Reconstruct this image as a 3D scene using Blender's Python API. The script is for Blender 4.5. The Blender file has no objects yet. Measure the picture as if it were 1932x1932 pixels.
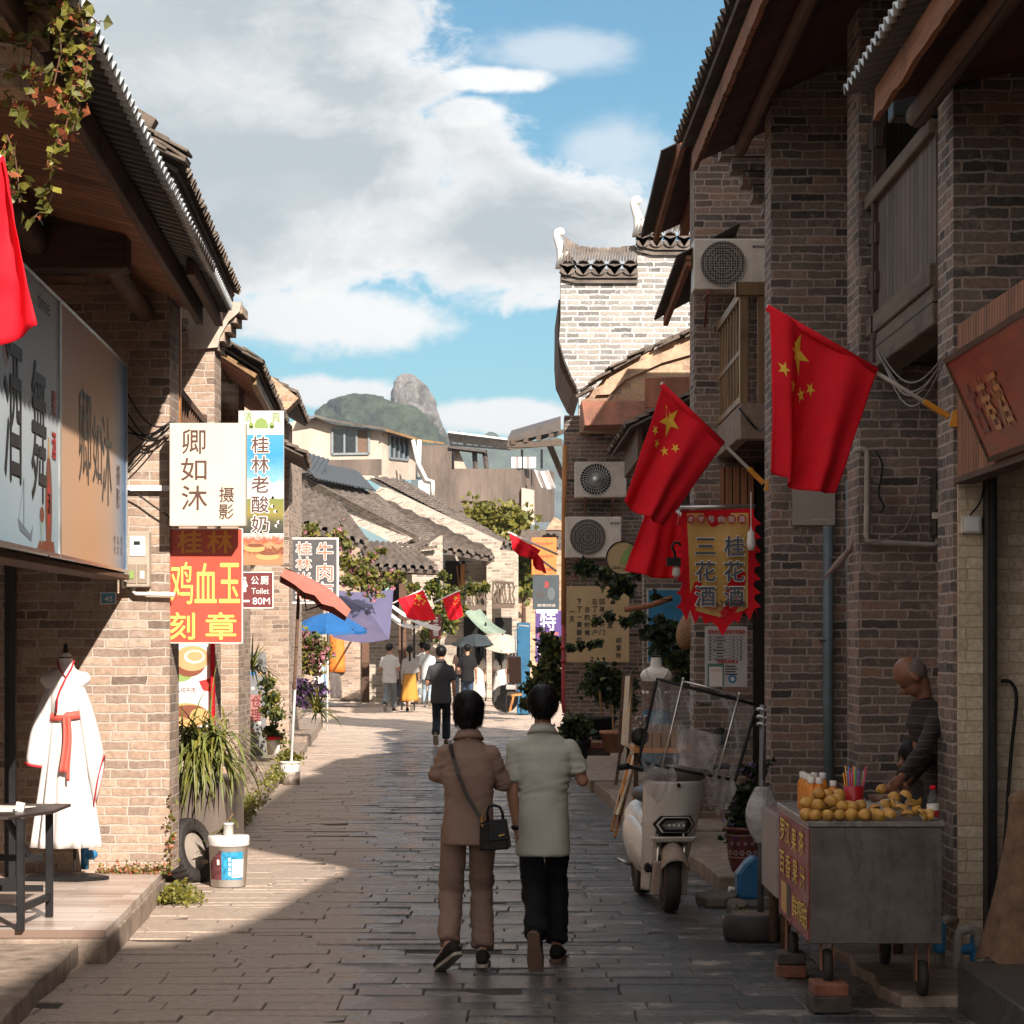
import bpy, bmesh, math, random
from mathutils import Vector, Matrix, noise
V = Vector
rnd = random.Random(7)
SC = bpy.context.scene
COL = SC.collection
R = math.radians
# ------------------------------------------------------------------ camera
FL, HC, CX, CY = 4562.0, 1.95, 966.0, 1200.0      # focal length and horizon in photo units (1932 wide), eye height in metres
cam = bpy.data.cameras.new('camera')
cam.lens, cam.sensor_width, cam.sensor_fit = 85.0, 36.0, 'HORIZONTAL'
cam.shift_y = (CY - 966.0) / 1932.0
cam.clip_start, cam.clip_end = 0.5, 30000
co = bpy.data.objects.new('camera', cam)
COL.objects.link(co)
co.location = (0, 0, HC)
co.rotation_euler = (R(90), 0, 0)
SC.camera = co
def P(px, py, d):
 return V(((px - CX) * d / FL, d, HC + (CY - py) * d / FL))
def GD(py, z=0.0):
 return (HC - z) * FL / (py - CY)
def XD(px, d):
 return (px - CX) * d / FL
def ZD(py, d):
 return HC + (CY - py) * d / FL
# ------------------------------------------------------------------ nodes
class NT:
 def __init__(s, tree):
  s.t = tree
  tree.nodes.clear()
 def n(s, typ, **kw):
  nd = s.t.nodes.new('ShaderNode' + typ)
  for k, v in kw.items():
   if k[0] == 'i' and k[1:].isdigit():
    s.put(nd, int(k[1:]), v)
   elif hasattr(nd, k):
    setattr(nd, k, v)
   else:
    s.put(nd, k.replace('_', ' '), v)
  return nd
 def put(s, nd, key, v):
  sock = nd.inputs[key]
  if hasattr(v, 'outputs'):
   v = v.outputs[0]
  if isinstance(v, bpy.types.NodeSocket):
   s.t.links.new(v, sock)
  else:
   if isinstance(v, (tuple, list)) and len(v) == 3 and sock.type == 'RGBA':
    v = (*v, 1)
   sock.default_value = v
 def m(s, op, a, b=0.0, c=None, clamp=False):
  nd = s.n('Math', operation=op, use_clamp=clamp)
  s.put(nd, 0, a)
  s.put(nd, 1, b)
  if c is not None:
   s.put(nd, 2, c)
  return nd.outputs[0]
 def mix(s, f, a, b, mode='MIX'):
  nd = s.n('Mix', data_type='RGBA', blend_type=mode)
  s.put(nd, 0, f)
  s.put(nd, 6, a)
  s.put(nd, 7, b)
  return nd.outputs[2]
 def ramp(s, f, stops, interp='LINEAR'):
  nd = s.n('ValToRGB')
  nd.color_ramp.interpolation = interp
  e = nd.color_ramp.elements
  while len(e) < len(stops):
   e.new(0.5)
  for i, (p, c) in enumerate(stops):
   e[i].position = p
   e[i].color = (*c, 1) if len(c) == 3 else c
  s.put(nd, 0, f)
  return nd.outputs[0]
 def noise(s, vec, scale, detail=3, rough=0.55, dist=0.0):
  nd = s.n('TexNoise', Scale=scale, Detail=detail, Roughness=rough, Distortion=dist)
  s.put(nd, 'Vector', vec)
  return nd.outputs[0]
 def smooth(s, x, a, b):
  nd = s.n('MapRange', interpolation_type='SMOOTHSTEP')
  s.put(nd, 0, x)
  s.put(nd, 1, a)
  s.put(nd, 2, b)
  return nd.outputs[0]
 def vmul(s, v, xyz):
  nd = s.n('VectorMath', operation='MULTIPLY')
  s.put(nd, 0, v)
  nd.inputs[1].default_value = xyz
  return nd.outputs[0]
 def xyz(s, v):
  nd = s.n('SeparateXYZ')
  s.put(nd, 0, v)
  return nd.outputs
 def comb(s, x, y, z=0.0):
  nd = s.n('CombineXYZ')
  for i, v in enumerate((x, y, z)):
   s.put(nd, i, v)
  return nd.outputs[0]
# ------------------------------------------------------------------ world, sun, exposure
LDIR = V((-0.42, 1.0, -0.65)).normalized()       # the way the sunlight travels
CLOUD_DARK, CLOUD_LIGHT, CLOUD_BACK, SKY_TINT = (3.0, 3.35, 3.6), (6.3, 6.2, 6.1), (7.3, 6.3, 5.6), (0.34, 0.60, 0.64)
SC.world = bpy.data.worlds.new('World')
SC.world.use_nodes = True
w = NT(SC.world.node_tree)
sky = w.n('TexSky', sky_type='NISHITA', sun_disc=False, sun_elevation=R(31), sun_rotation=R(157), air_density=1.0, dust_density=0.6, ozone_density=1.6)
tc = w.n('TexCoord')
D = w.xyz(tc.outputs['Generated'])
ay = w.m('MAXIMUM', w.m('ABSOLUTE', D[1]), 0.08)
cu = w.m('DIVIDE', D[0], ay)
cv = w.m('DIVIDE', D[2], ay)
# cloud banks as functions of direction only (u across, v up, measured on the plane one unit ahead)
pv = w.comb(cu, w.m('MULTIPLY', cv, 1.45), 0.0)
n1 = w.m('SUBTRACT', w.noise(pv, 11.0, 8, 0.62, 0.5), 0.5)
n2 = w.m('SUBTRACT', w.noise(w.comb(w.m('ADD', cu, 3.1), w.m('MULTIPLY', cv, 1.6), 0.4), 38.0, 8, 0.64, 0.5), 0.5)
def bank(px, py, rx, ry):
 dx = w.m('DIVIDE', w.m('SUBTRACT', cu, (px - CX) / FL), rx / FL)
 dy = w.m('DIVIDE', w.m('SUBTRACT', cv, (CY - py) / FL), ry / FL)
 return w.m('SUBTRACT', 1.0, w.m('SQRT', w.m('ADD', w.m('MULTIPLY', dx, dx), w.m('MULTIPLY', dy, dy))))
big = None
for q in ((470, 340, 560, 270), (960, 440, 330, 150), (330, 40, 520, 190), (660, 170, 210, 110)):
 e = bank(*q)
 big = e if big is None else w.m('SMOOTH_MAX', big, e, 0.25)
small = None
for q in ((600, 600, 270, 85), (600, 742, 230, 40), (950, 785, 200, 40), (925, 150, 140, 30), (880, 215, 90, 40)):
 e = bank(*q)
 small = e if small is None else w.m('MAXIMUM', small, e)
wob = w.m('ADD', w.m('MULTIPLY', n1, 1.5), w.m('MULTIPLY', n2, 0.85))
fb = w.m('ADD', big, wob)
fsm = w.m('ADD', w.m('MULTIPLY', small, 0.8), w.m('MULTIPLY', wob, 0.8))
veil = w.m('MULTIPLY', w.smooth(w.m('ADD', w.m('MAXIMUM', bank(1170, 290, 150, 100), bank(1060, 95, 190, 60)), w.m('MULTIPLY', wob, 1.0)), -0.05, 0.7), 0.50)
rest = w.m('MULTIPLY', w.smooth(w.m('ADD', n1, w.smooth(cv, 0.28, 0.5)), 0.1, 0.7), 0.75)
back = w.smooth(D[1], 0.15, -0.35)
dens = w.m('MAXIMUM', w.m('MAXIMUM', w.smooth(fb, -0.04, 0.26), w.m('MULTIPLY', w.smooth(fsm, -0.02, 0.34), 0.95)), w.m('MAXIMUM', veil, w.m('MAXIMUM', rest, w.m('MULTIPLY', back, 0.6))))
# sunlit rims, grey bellies
n3 = w.m('SUBTRACT', w.noise(w.comb(cu, w.m('MULTIPLY', cv, 1.9), 0.9), 8.0, 6, 0.58, 0.3), 0.5)
lit = w.m('SUBTRACT', 1.25, w.m('MULTIPLY', w.m('MAXIMUM', fb, 0.0), 1.7))
lit = w.m('MAXIMUM', lit, w.m('MULTIPLY', w.smooth(fsm, 0.0, 0.5), 1.0))
lit = w.m('ADD', w.m('MULTIPLY', lit, 0.85), w.m('MULTIPLY', n3, 1.7), clamp=True)
lit = w.m('MULTIPLY', lit, w.m('SUBTRACT', 1.0, w.m('MULTIPLY', w.smooth(cu, -0.05, -0.20), 0.45)))
ccol = w.mix(lit, CLOUD_DARK, CLOUD_LIGHT)
ccol = w.mix(back, ccol, CLOUD_BACK)                     # the sky around the sun, behind the viewer, is brighter
skyc = w.mix(1.0, sky.outputs[0], SKY_TINT, 'MULTIPLY')
bg = w.n('Background', Strength=0.1)
w.put(bg, 0, w.mix(dens, skyc, ccol))
w.put(w.n('OutputWorld'), 0, bg)
SC.world.cycles.sampling_method = 'MANUAL'
SC.world.cycles.sample_map_resolution = 512
sun = bpy.data.lights.new('sun', 'SUN')
sun.energy, sun.angle, sun.color = 5.0, R(0.6), (1.0, 0.89, 0.785)
so = bpy.data.objects.new('sun', sun)
COL.objects.link(so)
so.rotation_euler = LDIR.to_track_quat('-Z', 'Y').to_euler()
so.location = (20, -60, 40)
vs = SC.view_settings
vs.view_transform, vs.look, vs.exposure, vs.gamma = 'Standard', 'None', 0.85, 1.0
SC.render.engine = 'CYCLES'
SC.cycles.use_denoising = True
SC.cycles.max_bounces = 6
SC.cycles.diffuse_bounces = 3
SC.cycles.glossy_bounces = 3
SC.cycles.transmission_bounces = 4
SC.cycles.transparent_max_bounces = 12
SC.cycles.caustics_reflective = SC.cycles.caustics_refractive = False
SC.cycles.sample_clamp_indirect = 6
# ------------------------------------------------------------------ objects
def tag(o, label=None, cat=None, group=None, kind=None):
 for k, v in (('label', label), ('category', cat), ('group', group), ('kind', kind)):
  if v:
   o[k] = v
 return o
def thing(name, loc, label, cat, group=None, kind=None):
 o = bpy.data.objects.new(name, None)
 o.empty_display_size = 0.1
 o.location = loc
 COL.objects.link(o)
 return tag(o, label, cat, group, kind)
def root_of(o):
 p = V((0, 0, 0))
 while o is not None:
  p += o.location
  o = o.parent
 return p
def copy_tree(o, parent=None):
 c = o.copy()
 COL.objects.link(c)
 c.parent = parent
 for ch in list(o.children):
  copy_tree(ch, c)
 return c
def link_mesh(name, me, mats, parent=None, smooth=False):
 o = bpy.data.objects.new(name, me)
 COL.objects.link(o)
 if not isinstance(mats, (list, tuple)):
  mats = [mats]
 for m in mats:
  me.materials.append(m)
 if parent is not None:
  o.parent = parent
  me.transform(Matrix.Translation(-root_of(parent)))
 if smooth:
  me.polygons.foreach_set('use_smooth', [True] * len(me.polygons))
 return o
def ortho(d):
 d = V(d).normalized()
 a = V((0, 0, 1)) if abs(d.z) < 0.9 else V((1, 0, 0))
 u = d.cross(a).normalized()
 return d, u, u.cross(d).normalized()
class MB:
 def __init__(s):
  s.v, s.f, s.m, s.u = [], [], [], []
 def face(s, pts, m=0):
  b = len(s.v)
  s.v += [tuple(p) for p in pts]
  s.f.append(tuple(range(b, b + len(pts))))
  s.m.append(m)
  return s
 def raw(s, vs_, fs, m=0):
  b = len(s.v)
  s.u.append((b, len(s.f)))
  s.v += [tuple(p) for p in vs_]
  for f in fs:
   s.f.append(tuple(i + b for i in f))
   s.m.append(m)
  return s
 def hexa(s, p, m=0):          # p: 4 bottom, 4 top, counter-clockwise seen from above
  return s.raw(p, [(3, 2, 1, 0), (4, 5, 6, 7), (0, 1, 5, 4), (1, 2, 6, 5), (2, 3, 7, 6), (3, 0, 4, 7)], m)
 def bb(s, x0, x1, y0, y1, z0, z1, m=0):
  return s.hexa([(x0, y0, z0), (x1, y0, z0), (x1, y1, z0), (x0, y1, z0), (x0, y0, z1), (x1, y0, z1), (x1, y1, z1), (x0, y1, z1)], m)
 def box(s, c, size, rot=None, m=0):
  c = V(c)
  h = V(size) / 2
  M = rot.to_matrix() if hasattr(rot, 'to_matrix') else (rot or Matrix.Identity(3))
  q = [(-1, -1, -1), (1, -1, -1), (1, 1, -1), (-1, 1, -1), (-1, -1, 1), (1, -1, 1), (1, 1, 1), (-1, 1, 1)]
  return s.hexa([c + M @ V((a * h.x, b * h.y, e * h.z)) for a, b, e in q], m)
 def beam(s, a, b, wd, ht, up=(0, 0, 1), m=0):     # a bar of rectangular section from a to b
  a, b = V(a), V(b)
  d = (b - a).normalized()
  u = d.cross(V(up))
  u = u.normalized() if u.length > 1e-4 else V((1, 0, 0))
  t = u.cross(d).normalized()
  u, t = u * wd / 2, t * ht / 2
  return s.raw([a - u - t, a + u - t, a + u + t, a - u + t, b - u - t, b + u - t, b + u + t, b - u + t],
                     [(0, 1, 2, 3), (7, 6, 5, 4), (0, 4, 5, 1), (1, 5, 6, 2), (2, 6, 7, 3), (3, 7, 4, 0)], m)
 def tube(s, pts, r, n=8, m=0, cap=True):
  pts = [V(p) for p in pts]
  k = len(pts)
  rs = r if isinstance(r, (list, tuple)) else [r] * k
  vs_, fs = [], []
  pu = None
  for i, p in enumerate(pts):
   d = (pts[min(i + 1, k - 1)] - pts[max(i - 1, 0)])
   d = d.normalized() if d.length > 1e-9 else V((0, 0, 1))
   if pu is None:
    _, u, t = ortho(d)
   else:
    u = (pu - d * pu.dot(d))
    u = u.normalized() if u.length > 1e-6 else ortho(d)[1]
   t = d.cross(u)
   pu = u
   for j in range(n):
    a = 2 * math.pi * j / n
    vs_.append(p + (u * math.cos(a) + t * math.sin(a)) * rs[i])
  for i in range(k - 1):
   for j in range(n):
    a, b = i * n + j, i * n + (j + 1) % n
    fs.append((a, b, b + n, a + n))
  if cap:
   fs.append(tuple(range(n - 1, -1, -1)))
   fs.append(tuple(range((k - 1) * n, k * n)))
  return s.raw(vs_, fs, m)
 def lathe(s, prof, c=(0, 0, 0), n=20, m=0, ax=(0, 0, 1), cap=True):     # prof: (radius, height along ax)
  c = V(c)
  d, u, t = ortho(ax)
  vs_, fs = [], []
  for r, h in prof:
   for j in range(n):
    a = 2 * math.pi * j / n
    vs_.append(c + d * h + (u * math.cos(a) - t * math.sin(a)) * r)
  k = len(prof)
  for i in range(k - 1):
   for j in range(n):
    a, b = i * n + j, i * n + (j + 1) % n
    fs.append((a, b, b + n, a + n))
  if cap:
   fs.append(tuple(range(n - 1, -1, -1)))
   fs.append(tuple(range((k - 1) * n, k * n)))
  return s.raw(vs_, fs, m)
 def ell(s, c, r, nu=14, nv=9, m=0, rot=None):
  c = V(c)
  r = V(r) if not isinstance(r, (int, float)) else V((r, r, r))
  M = rot.to_matrix() if hasattr(rot, 'to_matrix') else (rot or Matrix.Identity(3))
  vs_ = [c + M @ V((0, 0, -r.z))]
  fs = []
  for i in range(1, nv):
   a = -math.pi / 2 + math.pi * i / nv
   for j in range(nu):
    b = 2 * math.pi * j / nu
    vs_.append(c + M @ V((r.x * math.cos(a) * math.cos(b), r.y * math.cos(a) * math.sin(b), r.z * math.sin(a))))
  vs_.append(c + M @ V((0, 0, r.z)))
  for j in range(nu):
   fs.append((0, 1 + (j + 1) % nu, 1 + j))
   L = 1 + (nv - 2) * nu
   fs.append((L + j, L + (j + 1) % nu, len(vs_) - 1))
  for i in range(nv - 2):
   for j in range(nu):
    a, b = 1 + i * nu + j, 1 + i * nu + (j + 1) % nu
    fs.append((a, b, b + nu, a + nu))
  return s.raw(vs_, fs, m)
 def cap(s, a, b, ra, rb, n=12, m=0):              # tapered capsule
  a, b = V(a), V(b)
  d = (b - a)
  L = d.length
  d = d.normalized() if L > 1e-6 else V((0, 0, 1))
  pts, rs = [], []
  for k in range(5):
   t = math.pi / 2 * (1 - k / 4)
   pts.append(a - d * ra * math.sin(t) * 0.999)
   rs.append(max(ra * math.cos(t), 1e-4))
  for k in range(5):
   t = math.pi / 2 * k / 4
   pts.append(b + d * rb * math.sin(t) * 0.999)
   rs.append(max(rb * math.cos(t), 1e-4))
  return s.tube(pts, rs, n, m)
 def prism(s, poly, vec, m=0):
  vec = V(vec)
  k = len(poly)
  a = [V(p) for p in poly]
  nrm = V((0, 0, 0))
  for i in range(k):
   nrm += a[i].cross(a[(i + 1) % k])
  if nrm.dot(vec) < 0:
   a.reverse()
  return s.raw(a + [p + vec for p in a], [tuple(range(k - 1, -1, -1)), tuple(range(k, 2 * k))] + [(i, (i + 1) % k, (i + 1) % k + k, i + k) for i in range(k)], m)
 def grid(s, fn, nu, nv, m=0):
  vs_ = [fn(i / nu, j / nv) for j in range(nv + 1) for i in range(nu + 1)]
  fs = [(j * (nu + 1) + i, j * (nu + 1) + i + 1, (j + 1) * (nu + 1) + i + 1, (j + 1) * (nu + 1) + i) for j in range(nv) for i in range(nu)]
  return s.raw(vs_, fs, m)
 def mesh(s, name='mesh'):
  me = bpy.data.meshes.new(name)
  me.from_pydata(s.v, [], s.f)
  me.polygons.foreach_set('material_index', s.m)
  me.update()
  return me
 def each(s, name, mats, parent=None, smooth=False, **k):      # one object for every piece
  ends = s.u[1:] + [(len(s.v), len(s.f))]
  for (v0, f0), (v1, f1) in zip(s.u, ends):
   q = MB()
   q.raw(s.v[v0:v1], [tuple(i - v0 for i in f) for f in s.f[f0:f1]])
   o = q.build(name, mats, parent, smooth, **k)
  return o
 def build(s, name, mats, parent=None, smooth=False, bevel=0.0, solid=0.0, sub=0, seg=1):
  me = s.mesh(name)
  o = link_mesh(name, me, mats, parent, smooth)
  if solid:
   md = o.modifiers.new('solid', 'SOLIDIFY')
   md.thickness = solid
   md.offset = 0
  if bevel:
   md = o.modifiers.new('bevel', 'BEVEL')
   md.width, md.segments, md.limit_method = bevel, seg, 'ANGLE'
   md.angle_limit = R(50)
  if sub:
   md = o.modifiers.new('sub', 'SUBSURF')
   md.levels = md.render_levels = sub
  return o
def remesh_obj(name, mb, mat, parent, voxel, smooth_it=6, fac=0.5, disp=None, strands=None):
 """one continuous skin grown over overlapping volumes"""
 tmp = bpy.data.objects.new('tmp', mb.mesh())
 COL.objects.link(tmp)
 md = tmp.modifiers.new('r', 'REMESH')
 md.mode, md.voxel_size = 'VOXEL', voxel
 if smooth_it:
  ms = tmp.modifiers.new('s', 'SMOOTH')
  ms.iterations, ms.factor = smooth_it, fac
 dg = bpy.context.evaluated_depsgraph_get()
 me = bpy.data.meshes.new_from_object(tmp.evaluated_get(dg))
 old = tmp.data
 bpy.data.objects.remove(tmp)
 bpy.data.meshes.remove(old)
 if disp:
  ns = [tuple(v.normal) for v in me.vertices]
  for v, n in zip(me.vertices, ns):
   v.co += V(n) * disp(v.co, V(n))
  me.update()
 if strands is not None:                       # locks combed away from the crown over the cap of hair
  g = MB()
  g.raw([v.co.copy() for v in me.vertices], [tuple(p.vertices) for p in me.polygons])
  pl = [(p.center.copy(), p.normal.copy()) for p in me.polygons]
  for _ in range(2600):
   c, n = rnd.choice(pl)
   d = c - strands
   d = d - n * d.dot(n) + V((rnd.gauss(0, .012), rnd.gauss(0, .012), -.02))
   d.normalize()
   s_ = d.cross(n).normalized() * rnd.uniform(.0012, .0024)
   L = rnd.uniform(.025, .06)
   a, b, e = c + n * .001, c + d * L * .5 + n * .0035, c + d * L + n * rnd.uniform(-.004, .004)
   g.raw([a - s_, a + s_, b + s_, b - s_, e], [(0, 1, 2, 3), (3, 2, 4)])
  me = g.mesh()
 return link_mesh(name, me, mat, parent, True)
# ------------------------------------------------------------------ materials
MATS = {}
def base_mat(name):
 m = bpy.data.materials.new(name)
 m.use_nodes = True
 t = NT(m.node_tree)
 b = t.n('BsdfPrincipled')
 t.put(t.n('OutputMaterial'), 0, b)
 return m, t, b
def bump(t, b, h, strength=0.5, dist=0.01):
 nd = t.n('Bump', Strength=strength, Distance=dist)
 t.put(nd, 'Height', h)
 t.put(b, 'Normal', nd.outputs[0])
def pos(t):
 return t.n('NewGeometry').outputs['Position']
def plain(name, c, rough=0.6, metal=0.0, var=0.18, scale=6.0, bmp=0.15, spec=0.5, streak=None, sheen=0.0):
 """a surface with uneven tone, uneven gloss and a little relief"""
 if name in MATS:
  return MATS[name]
 m, t, b = base_mat(name)
 p = pos(t)
 if streak:
  p = t.vmul(p, streak)
 n = t.noise(p, scale, 5, 0.6)
 f = t.noise(p, scale * 9, 3, 0.6)
 k = t.m('ADD', t.m('MULTIPLY', n, 0.75), t.m('MULTIPLY', f, 0.25))
 c0 = tuple(x * (1 - var * 1.5) for x in c)
 c1 = tuple(min(1, x * (1 + var)) for x in c)
 t.put(b, 'Base Color', t.ramp(k, [(0.3, c0), (0.7, c1)]))
 t.put(b, 'Roughness', t.m('MULTIPLY_ADD', n, 0.25, max(0.02, rough - 0.12)))
 b.inputs['Metallic'].default_value = metal
 b.inputs['Specular IOR Level'].default_value = spec
 if sheen:
  b.inputs['Sheen Weight'].default_value = sheen
 if bmp:
  bump(t, b, k, bmp, 0.01)
 MATS[name] = m
 return m
def wall_uv(t):
 g = t.n('NewGeometry')
 q = t.xyz(g.outputs['Position'])
 nx = t.xyz(g.outputs['True Normal'])
 fx = t.m('GREATER_THAN', t.m('ABSOLUTE', nx[0]), 0.72)
 fz = t.m('GREATER_THAN', t.m('ABSOLUTE', nx[2]), 0.72)
 u = t.m('ADD', t.m('MULTIPLY', q[0], t.m('SUBTRACT', 1.0, fx)), t.m('MULTIPLY', q[1], fx))
 v = t.m('ADD', t.m('MULTIPLY', q[2], t.m('SUBTRACT', 1.0, fz)), t.m('MULTIPLY', q[1], fz))
 return u, v, g.outputs['Position']
def brick(name, stops, mortar, row=0.069, wd=0.255, stain=0.5, mort=0.007, wob=0.012, paint=None):
 m, t, b = base_mat(name)
 u, v, p = wall_uv(t)
 wn = t.noise(p, 7.0, 3)
 wn2 = t.noise(p, 26.0, 3)
 dx = t.m('ADD', t.m('MULTIPLY', t.m('SUBTRACT', wn, 0.5), wob * 1.6), t.m('MULTIPLY', t.m('SUBTRACT', wn2, 0.5), wob))
 vec = t.comb(t.m('ADD', u, dx), t.m('ADD', v, dx))
 bt = t.n('TexBrick', offset=0.5, squash=0.62, squash_frequency=3, Color1=(0, 0, 0), Color2=(1, 1, 1), Scale=1.0, Mortar_Size=mort, Mortar_Smooth=0.35, Bias=0.0, Brick_Width=wd, Row_Height=row)
 t.put(bt, 'Vector', vec)
 bt.inputs['Mortar'].default_value = (0.5, 0.5, 0.5, 1)
 c = t.ramp(bt.outputs[0], stops)
 n = t.noise(p, 1.3, 5, 0.6)
 f = t.noise(p, 34.0, 4, 0.65)
 g = t.noise(p, 9.0, 4, 0.7)
 c = t.mix(1.0, c, t.ramp(f, [(0.25, (0.62, 0.62, 0.62)), (0.75, (1.18, 1.16, 1.12))]), 'MULTIPLY')
 c = t.mix(t.m('MULTIPLY', t.smooth(g, 0.52, 0.75), 0.55), c, mortar)                     # smeared lime and salts
 c = t.mix(bt.outputs[1], c, t.mix(f, tuple(x * 0.72 for x in mortar), mortar))
 c = t.mix(t.m('MULTIPLY', t.smooth(n, 0.50, 0.72), stain), c, tuple(x * 0.28 for x in stops[0][1]))  # soot and damp
 t.put(b, 'Base Color', c)
 b.inputs['Roughness'].default_value = 0.88
 h = t.m('ADD', t.m('MULTIPLY', t.m('SUBTRACT', 1.0, bt.outputs[1]), 0.75), t.m('ADD', t.m('MULTIPLY', f, 0.35), t.m('MULTIPLY', g, 0.3)))
 bump(t, b, h, 0.75, 0.012)
 MATS[name] = m
 return m
def wood(name, c, axis='x', plank=0.12, rough=0.7, dark=0.35, gap=0.006):
 """boards running along axis; seams every `plank` metres across it"""
 m, t, b = base_mat(name)
 g = t.n('NewGeometry')
 q = t.xyz(g.outputs['Position'])
 i = 'xyz'.index(axis)
 a = q[i]
 nz = t.xyz(g.outputs['True Normal'])
 o1, o2 = [q[k] for k in range(3) if k != i]
 n2 = [nz[k] for k in range(3) if k != i][1]
 fl = t.m('GREATER_THAN', t.m('ABSOLUTE', n2), 0.6)
 o = t.m('ADD', t.m('MULTIPLY', o1, fl), t.m('MULTIPLY', o2, t.m('SUBTRACT', 1.0, fl)))
 vec = t.comb(t.m('MULTIPLY', a, 1.6), t.m('MULTIPLY', o1, 26.0), t.m('MULTIPLY', o2, 26.0))
 gr = t.noise(vec, 1.0, 6, 0.65, 0.6)
 st = t.noise(g.outputs['Position'], 1.6, 4, 0.6)
 idx = t.m('FLOOR', t.m('DIVIDE', o, plank))
 wnz = t.n('TexWhiteNoise', noise_dimensions='1D')
 t.put(wnz, 'W', idx)
 pr = wnz.outputs[0]
 fr = t.m('FRACT', t.m('DIVIDE', o, plank))
 seam = t.m('LESS_THAN', t.m('MINIMUM', fr, t.m('SUBTRACT', 1.0, fr)), gap / plank)
 col = t.ramp(gr, [(0.28, tuple(x * dark for x in c)), (0.5, c), (0.75, tuple(min(1, x * 1.35) for x in c))])
 col = t.mix(1.0, col, t.ramp(pr, [(0, (0.68, 0.68, 0.70)), (1, (1.15, 1.1, 1.06))]), 'MULTIPLY')
 col = t.mix(t.m('MULTIPLY', t.smooth(st, 0.52, 0.74), 0.6), col, tuple(x * 0.22 for x in c))
 col = t.mix(seam, col, (0.006, 0.005, 0.004))
 t.put(b, 'Base Color', col)
 t.put(b, 'Roughness', t.m('MULTIPLY_ADD', gr, 0.3, rough - 0.15))
 b.inputs['Specular IOR Level'].default_value = 0.3
 bump(t, b, t.m('SUBTRACT', gr, t.m('MULTIPLY', seam, 1.5)), 0.5, 0.006)
 MATS[name] = m
 return m
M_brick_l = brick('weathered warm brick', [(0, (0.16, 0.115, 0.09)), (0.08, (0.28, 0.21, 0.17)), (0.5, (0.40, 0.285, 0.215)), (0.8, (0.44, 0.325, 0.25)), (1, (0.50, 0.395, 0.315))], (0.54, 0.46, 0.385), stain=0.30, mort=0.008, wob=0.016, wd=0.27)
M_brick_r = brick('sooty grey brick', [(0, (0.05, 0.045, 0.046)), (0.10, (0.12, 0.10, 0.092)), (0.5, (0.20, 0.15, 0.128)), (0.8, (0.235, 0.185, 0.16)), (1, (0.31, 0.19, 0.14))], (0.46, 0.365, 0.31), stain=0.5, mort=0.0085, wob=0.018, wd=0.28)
M_brick_w = brick('limewashed brick', [(0, (0.15, 0.15, 0.15)), (0.45, (0.27, 0.26, 0.25)), (1, (0.42, 0.39, 0.36))], (0.64, 0.615, 0.59), row=0.095, wd=0.38, mort=0.017, wob=0.03, stain=0.15)
M_brick_mid = brick('pale worn brick', [(0, (0.26, 0.22, 0.185)), (0.5, (0.42, 0.35, 0.285)), (1, (0.56, 0.48, 0.40))], (0.60, 0.53, 0.45), row=0.11, wd=0.40, mort=0.016, wob=0.03, stain=0.4)
M_brick_cream = brick('cream painted brick', [(0, (0.56, 0.44, 0.31)), (0.5, (0.70, 0.57, 0.42)), (1, (0.76, 0.64, 0.50))], (0.56, 0.44, 0.32), mort=0.004, stain=0.10)
M_brick_o = brick('broken orange brick', [(0, (0.30, 0.20, 0.14)), (0.5, (0.50, 0.33, 0.22)), (1, (0.62, 0.42, 0.26))], (0.55, 0.46, 0.36), row=0.10, wd=0.30, stain=0.25)
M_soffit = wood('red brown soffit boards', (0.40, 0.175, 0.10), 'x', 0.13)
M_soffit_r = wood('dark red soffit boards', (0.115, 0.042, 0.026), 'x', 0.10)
M_log = wood('smoked timber', (0.13, 0.075, 0.05), 'y', 0.6, 0.75)
M_beam_x = wood('dark timber beam', (0.085, 0.048, 0.032), 'x', 0.7, 0.75)
M_post = wood('dark timber post', (0.075, 0.048, 0.036), 'z', 0.7, 0.75)
M_greywood = wood('weathered grey boards', (0.17, 0.135, 0.115), 'z', 0.17, 0.8, 0.45)
M_greybeam = wood('weathered grey timber', (0.15, 0.115, 0.09), 'y', 0.5, 0.8, 0.45)
M_fascia = wood('raw reddish timber', (0.26, 0.115, 0.06), 'y', 0.8, 0.8, 0.5)
M_orange = wood('orange varnished timber', (0.55, 0.24, 0.075), 'z', 0.5, 0.45, 0.6)
M_yel = wood('tan varnished timber', (0.30, 0.185, 0.09), 'z', 0.5, 0.5, 0.6)
M_clad = wood('brown cladding boards', (0.34, 0.15, 0.075), 'z', 0.075, 0.75, 0.5, 0.006)
M_tile = plain('grey clay roof tile', (0.135, 0.105, 0.082), 0.85, var=0.5, scale=5, bmp=0.5)
M_tile_far = plain('grey brown clay roof tile', (0.165, 0.135, 0.115), 0.85, var=0.45, scale=3, bmp=0.6)
M_tin = plain('brown aged tin sheet', (0.085, 0.07, 0.062), 0.55, var=0.35, scale=4)
M_tin_pale = plain('pale fibreglass sheet', (0.52, 0.56, 0.58), 0.4, var=0.2)
M_rust = plain('rusted sheet steel', (0.27, 0.105, 0.062), 0.7, var=0.5, scale=3, streak=(1, 1, 0.3))
M_white_pl = plain('white plastic', (0.78, 0.76, 0.72), 0.4, var=0.08)
M_pvc = plain('old grey plastic pipe', (0.38, 0.33, 0.29), 0.5, var=0.2)
M_steel_d = plain('dark painted steel', (0.016, 0.016, 0.018), 0.45, var=0.3, spec=.3)
M_alu = plain('brushed aluminium', (0.55, 0.55, 0.54), 0.35, 1.0, var=0.1)
M_black = plain('black rubber and plastic', (0.009, 0.009, 0.0095), 0.5, var=0.3, spec=.3)
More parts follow.
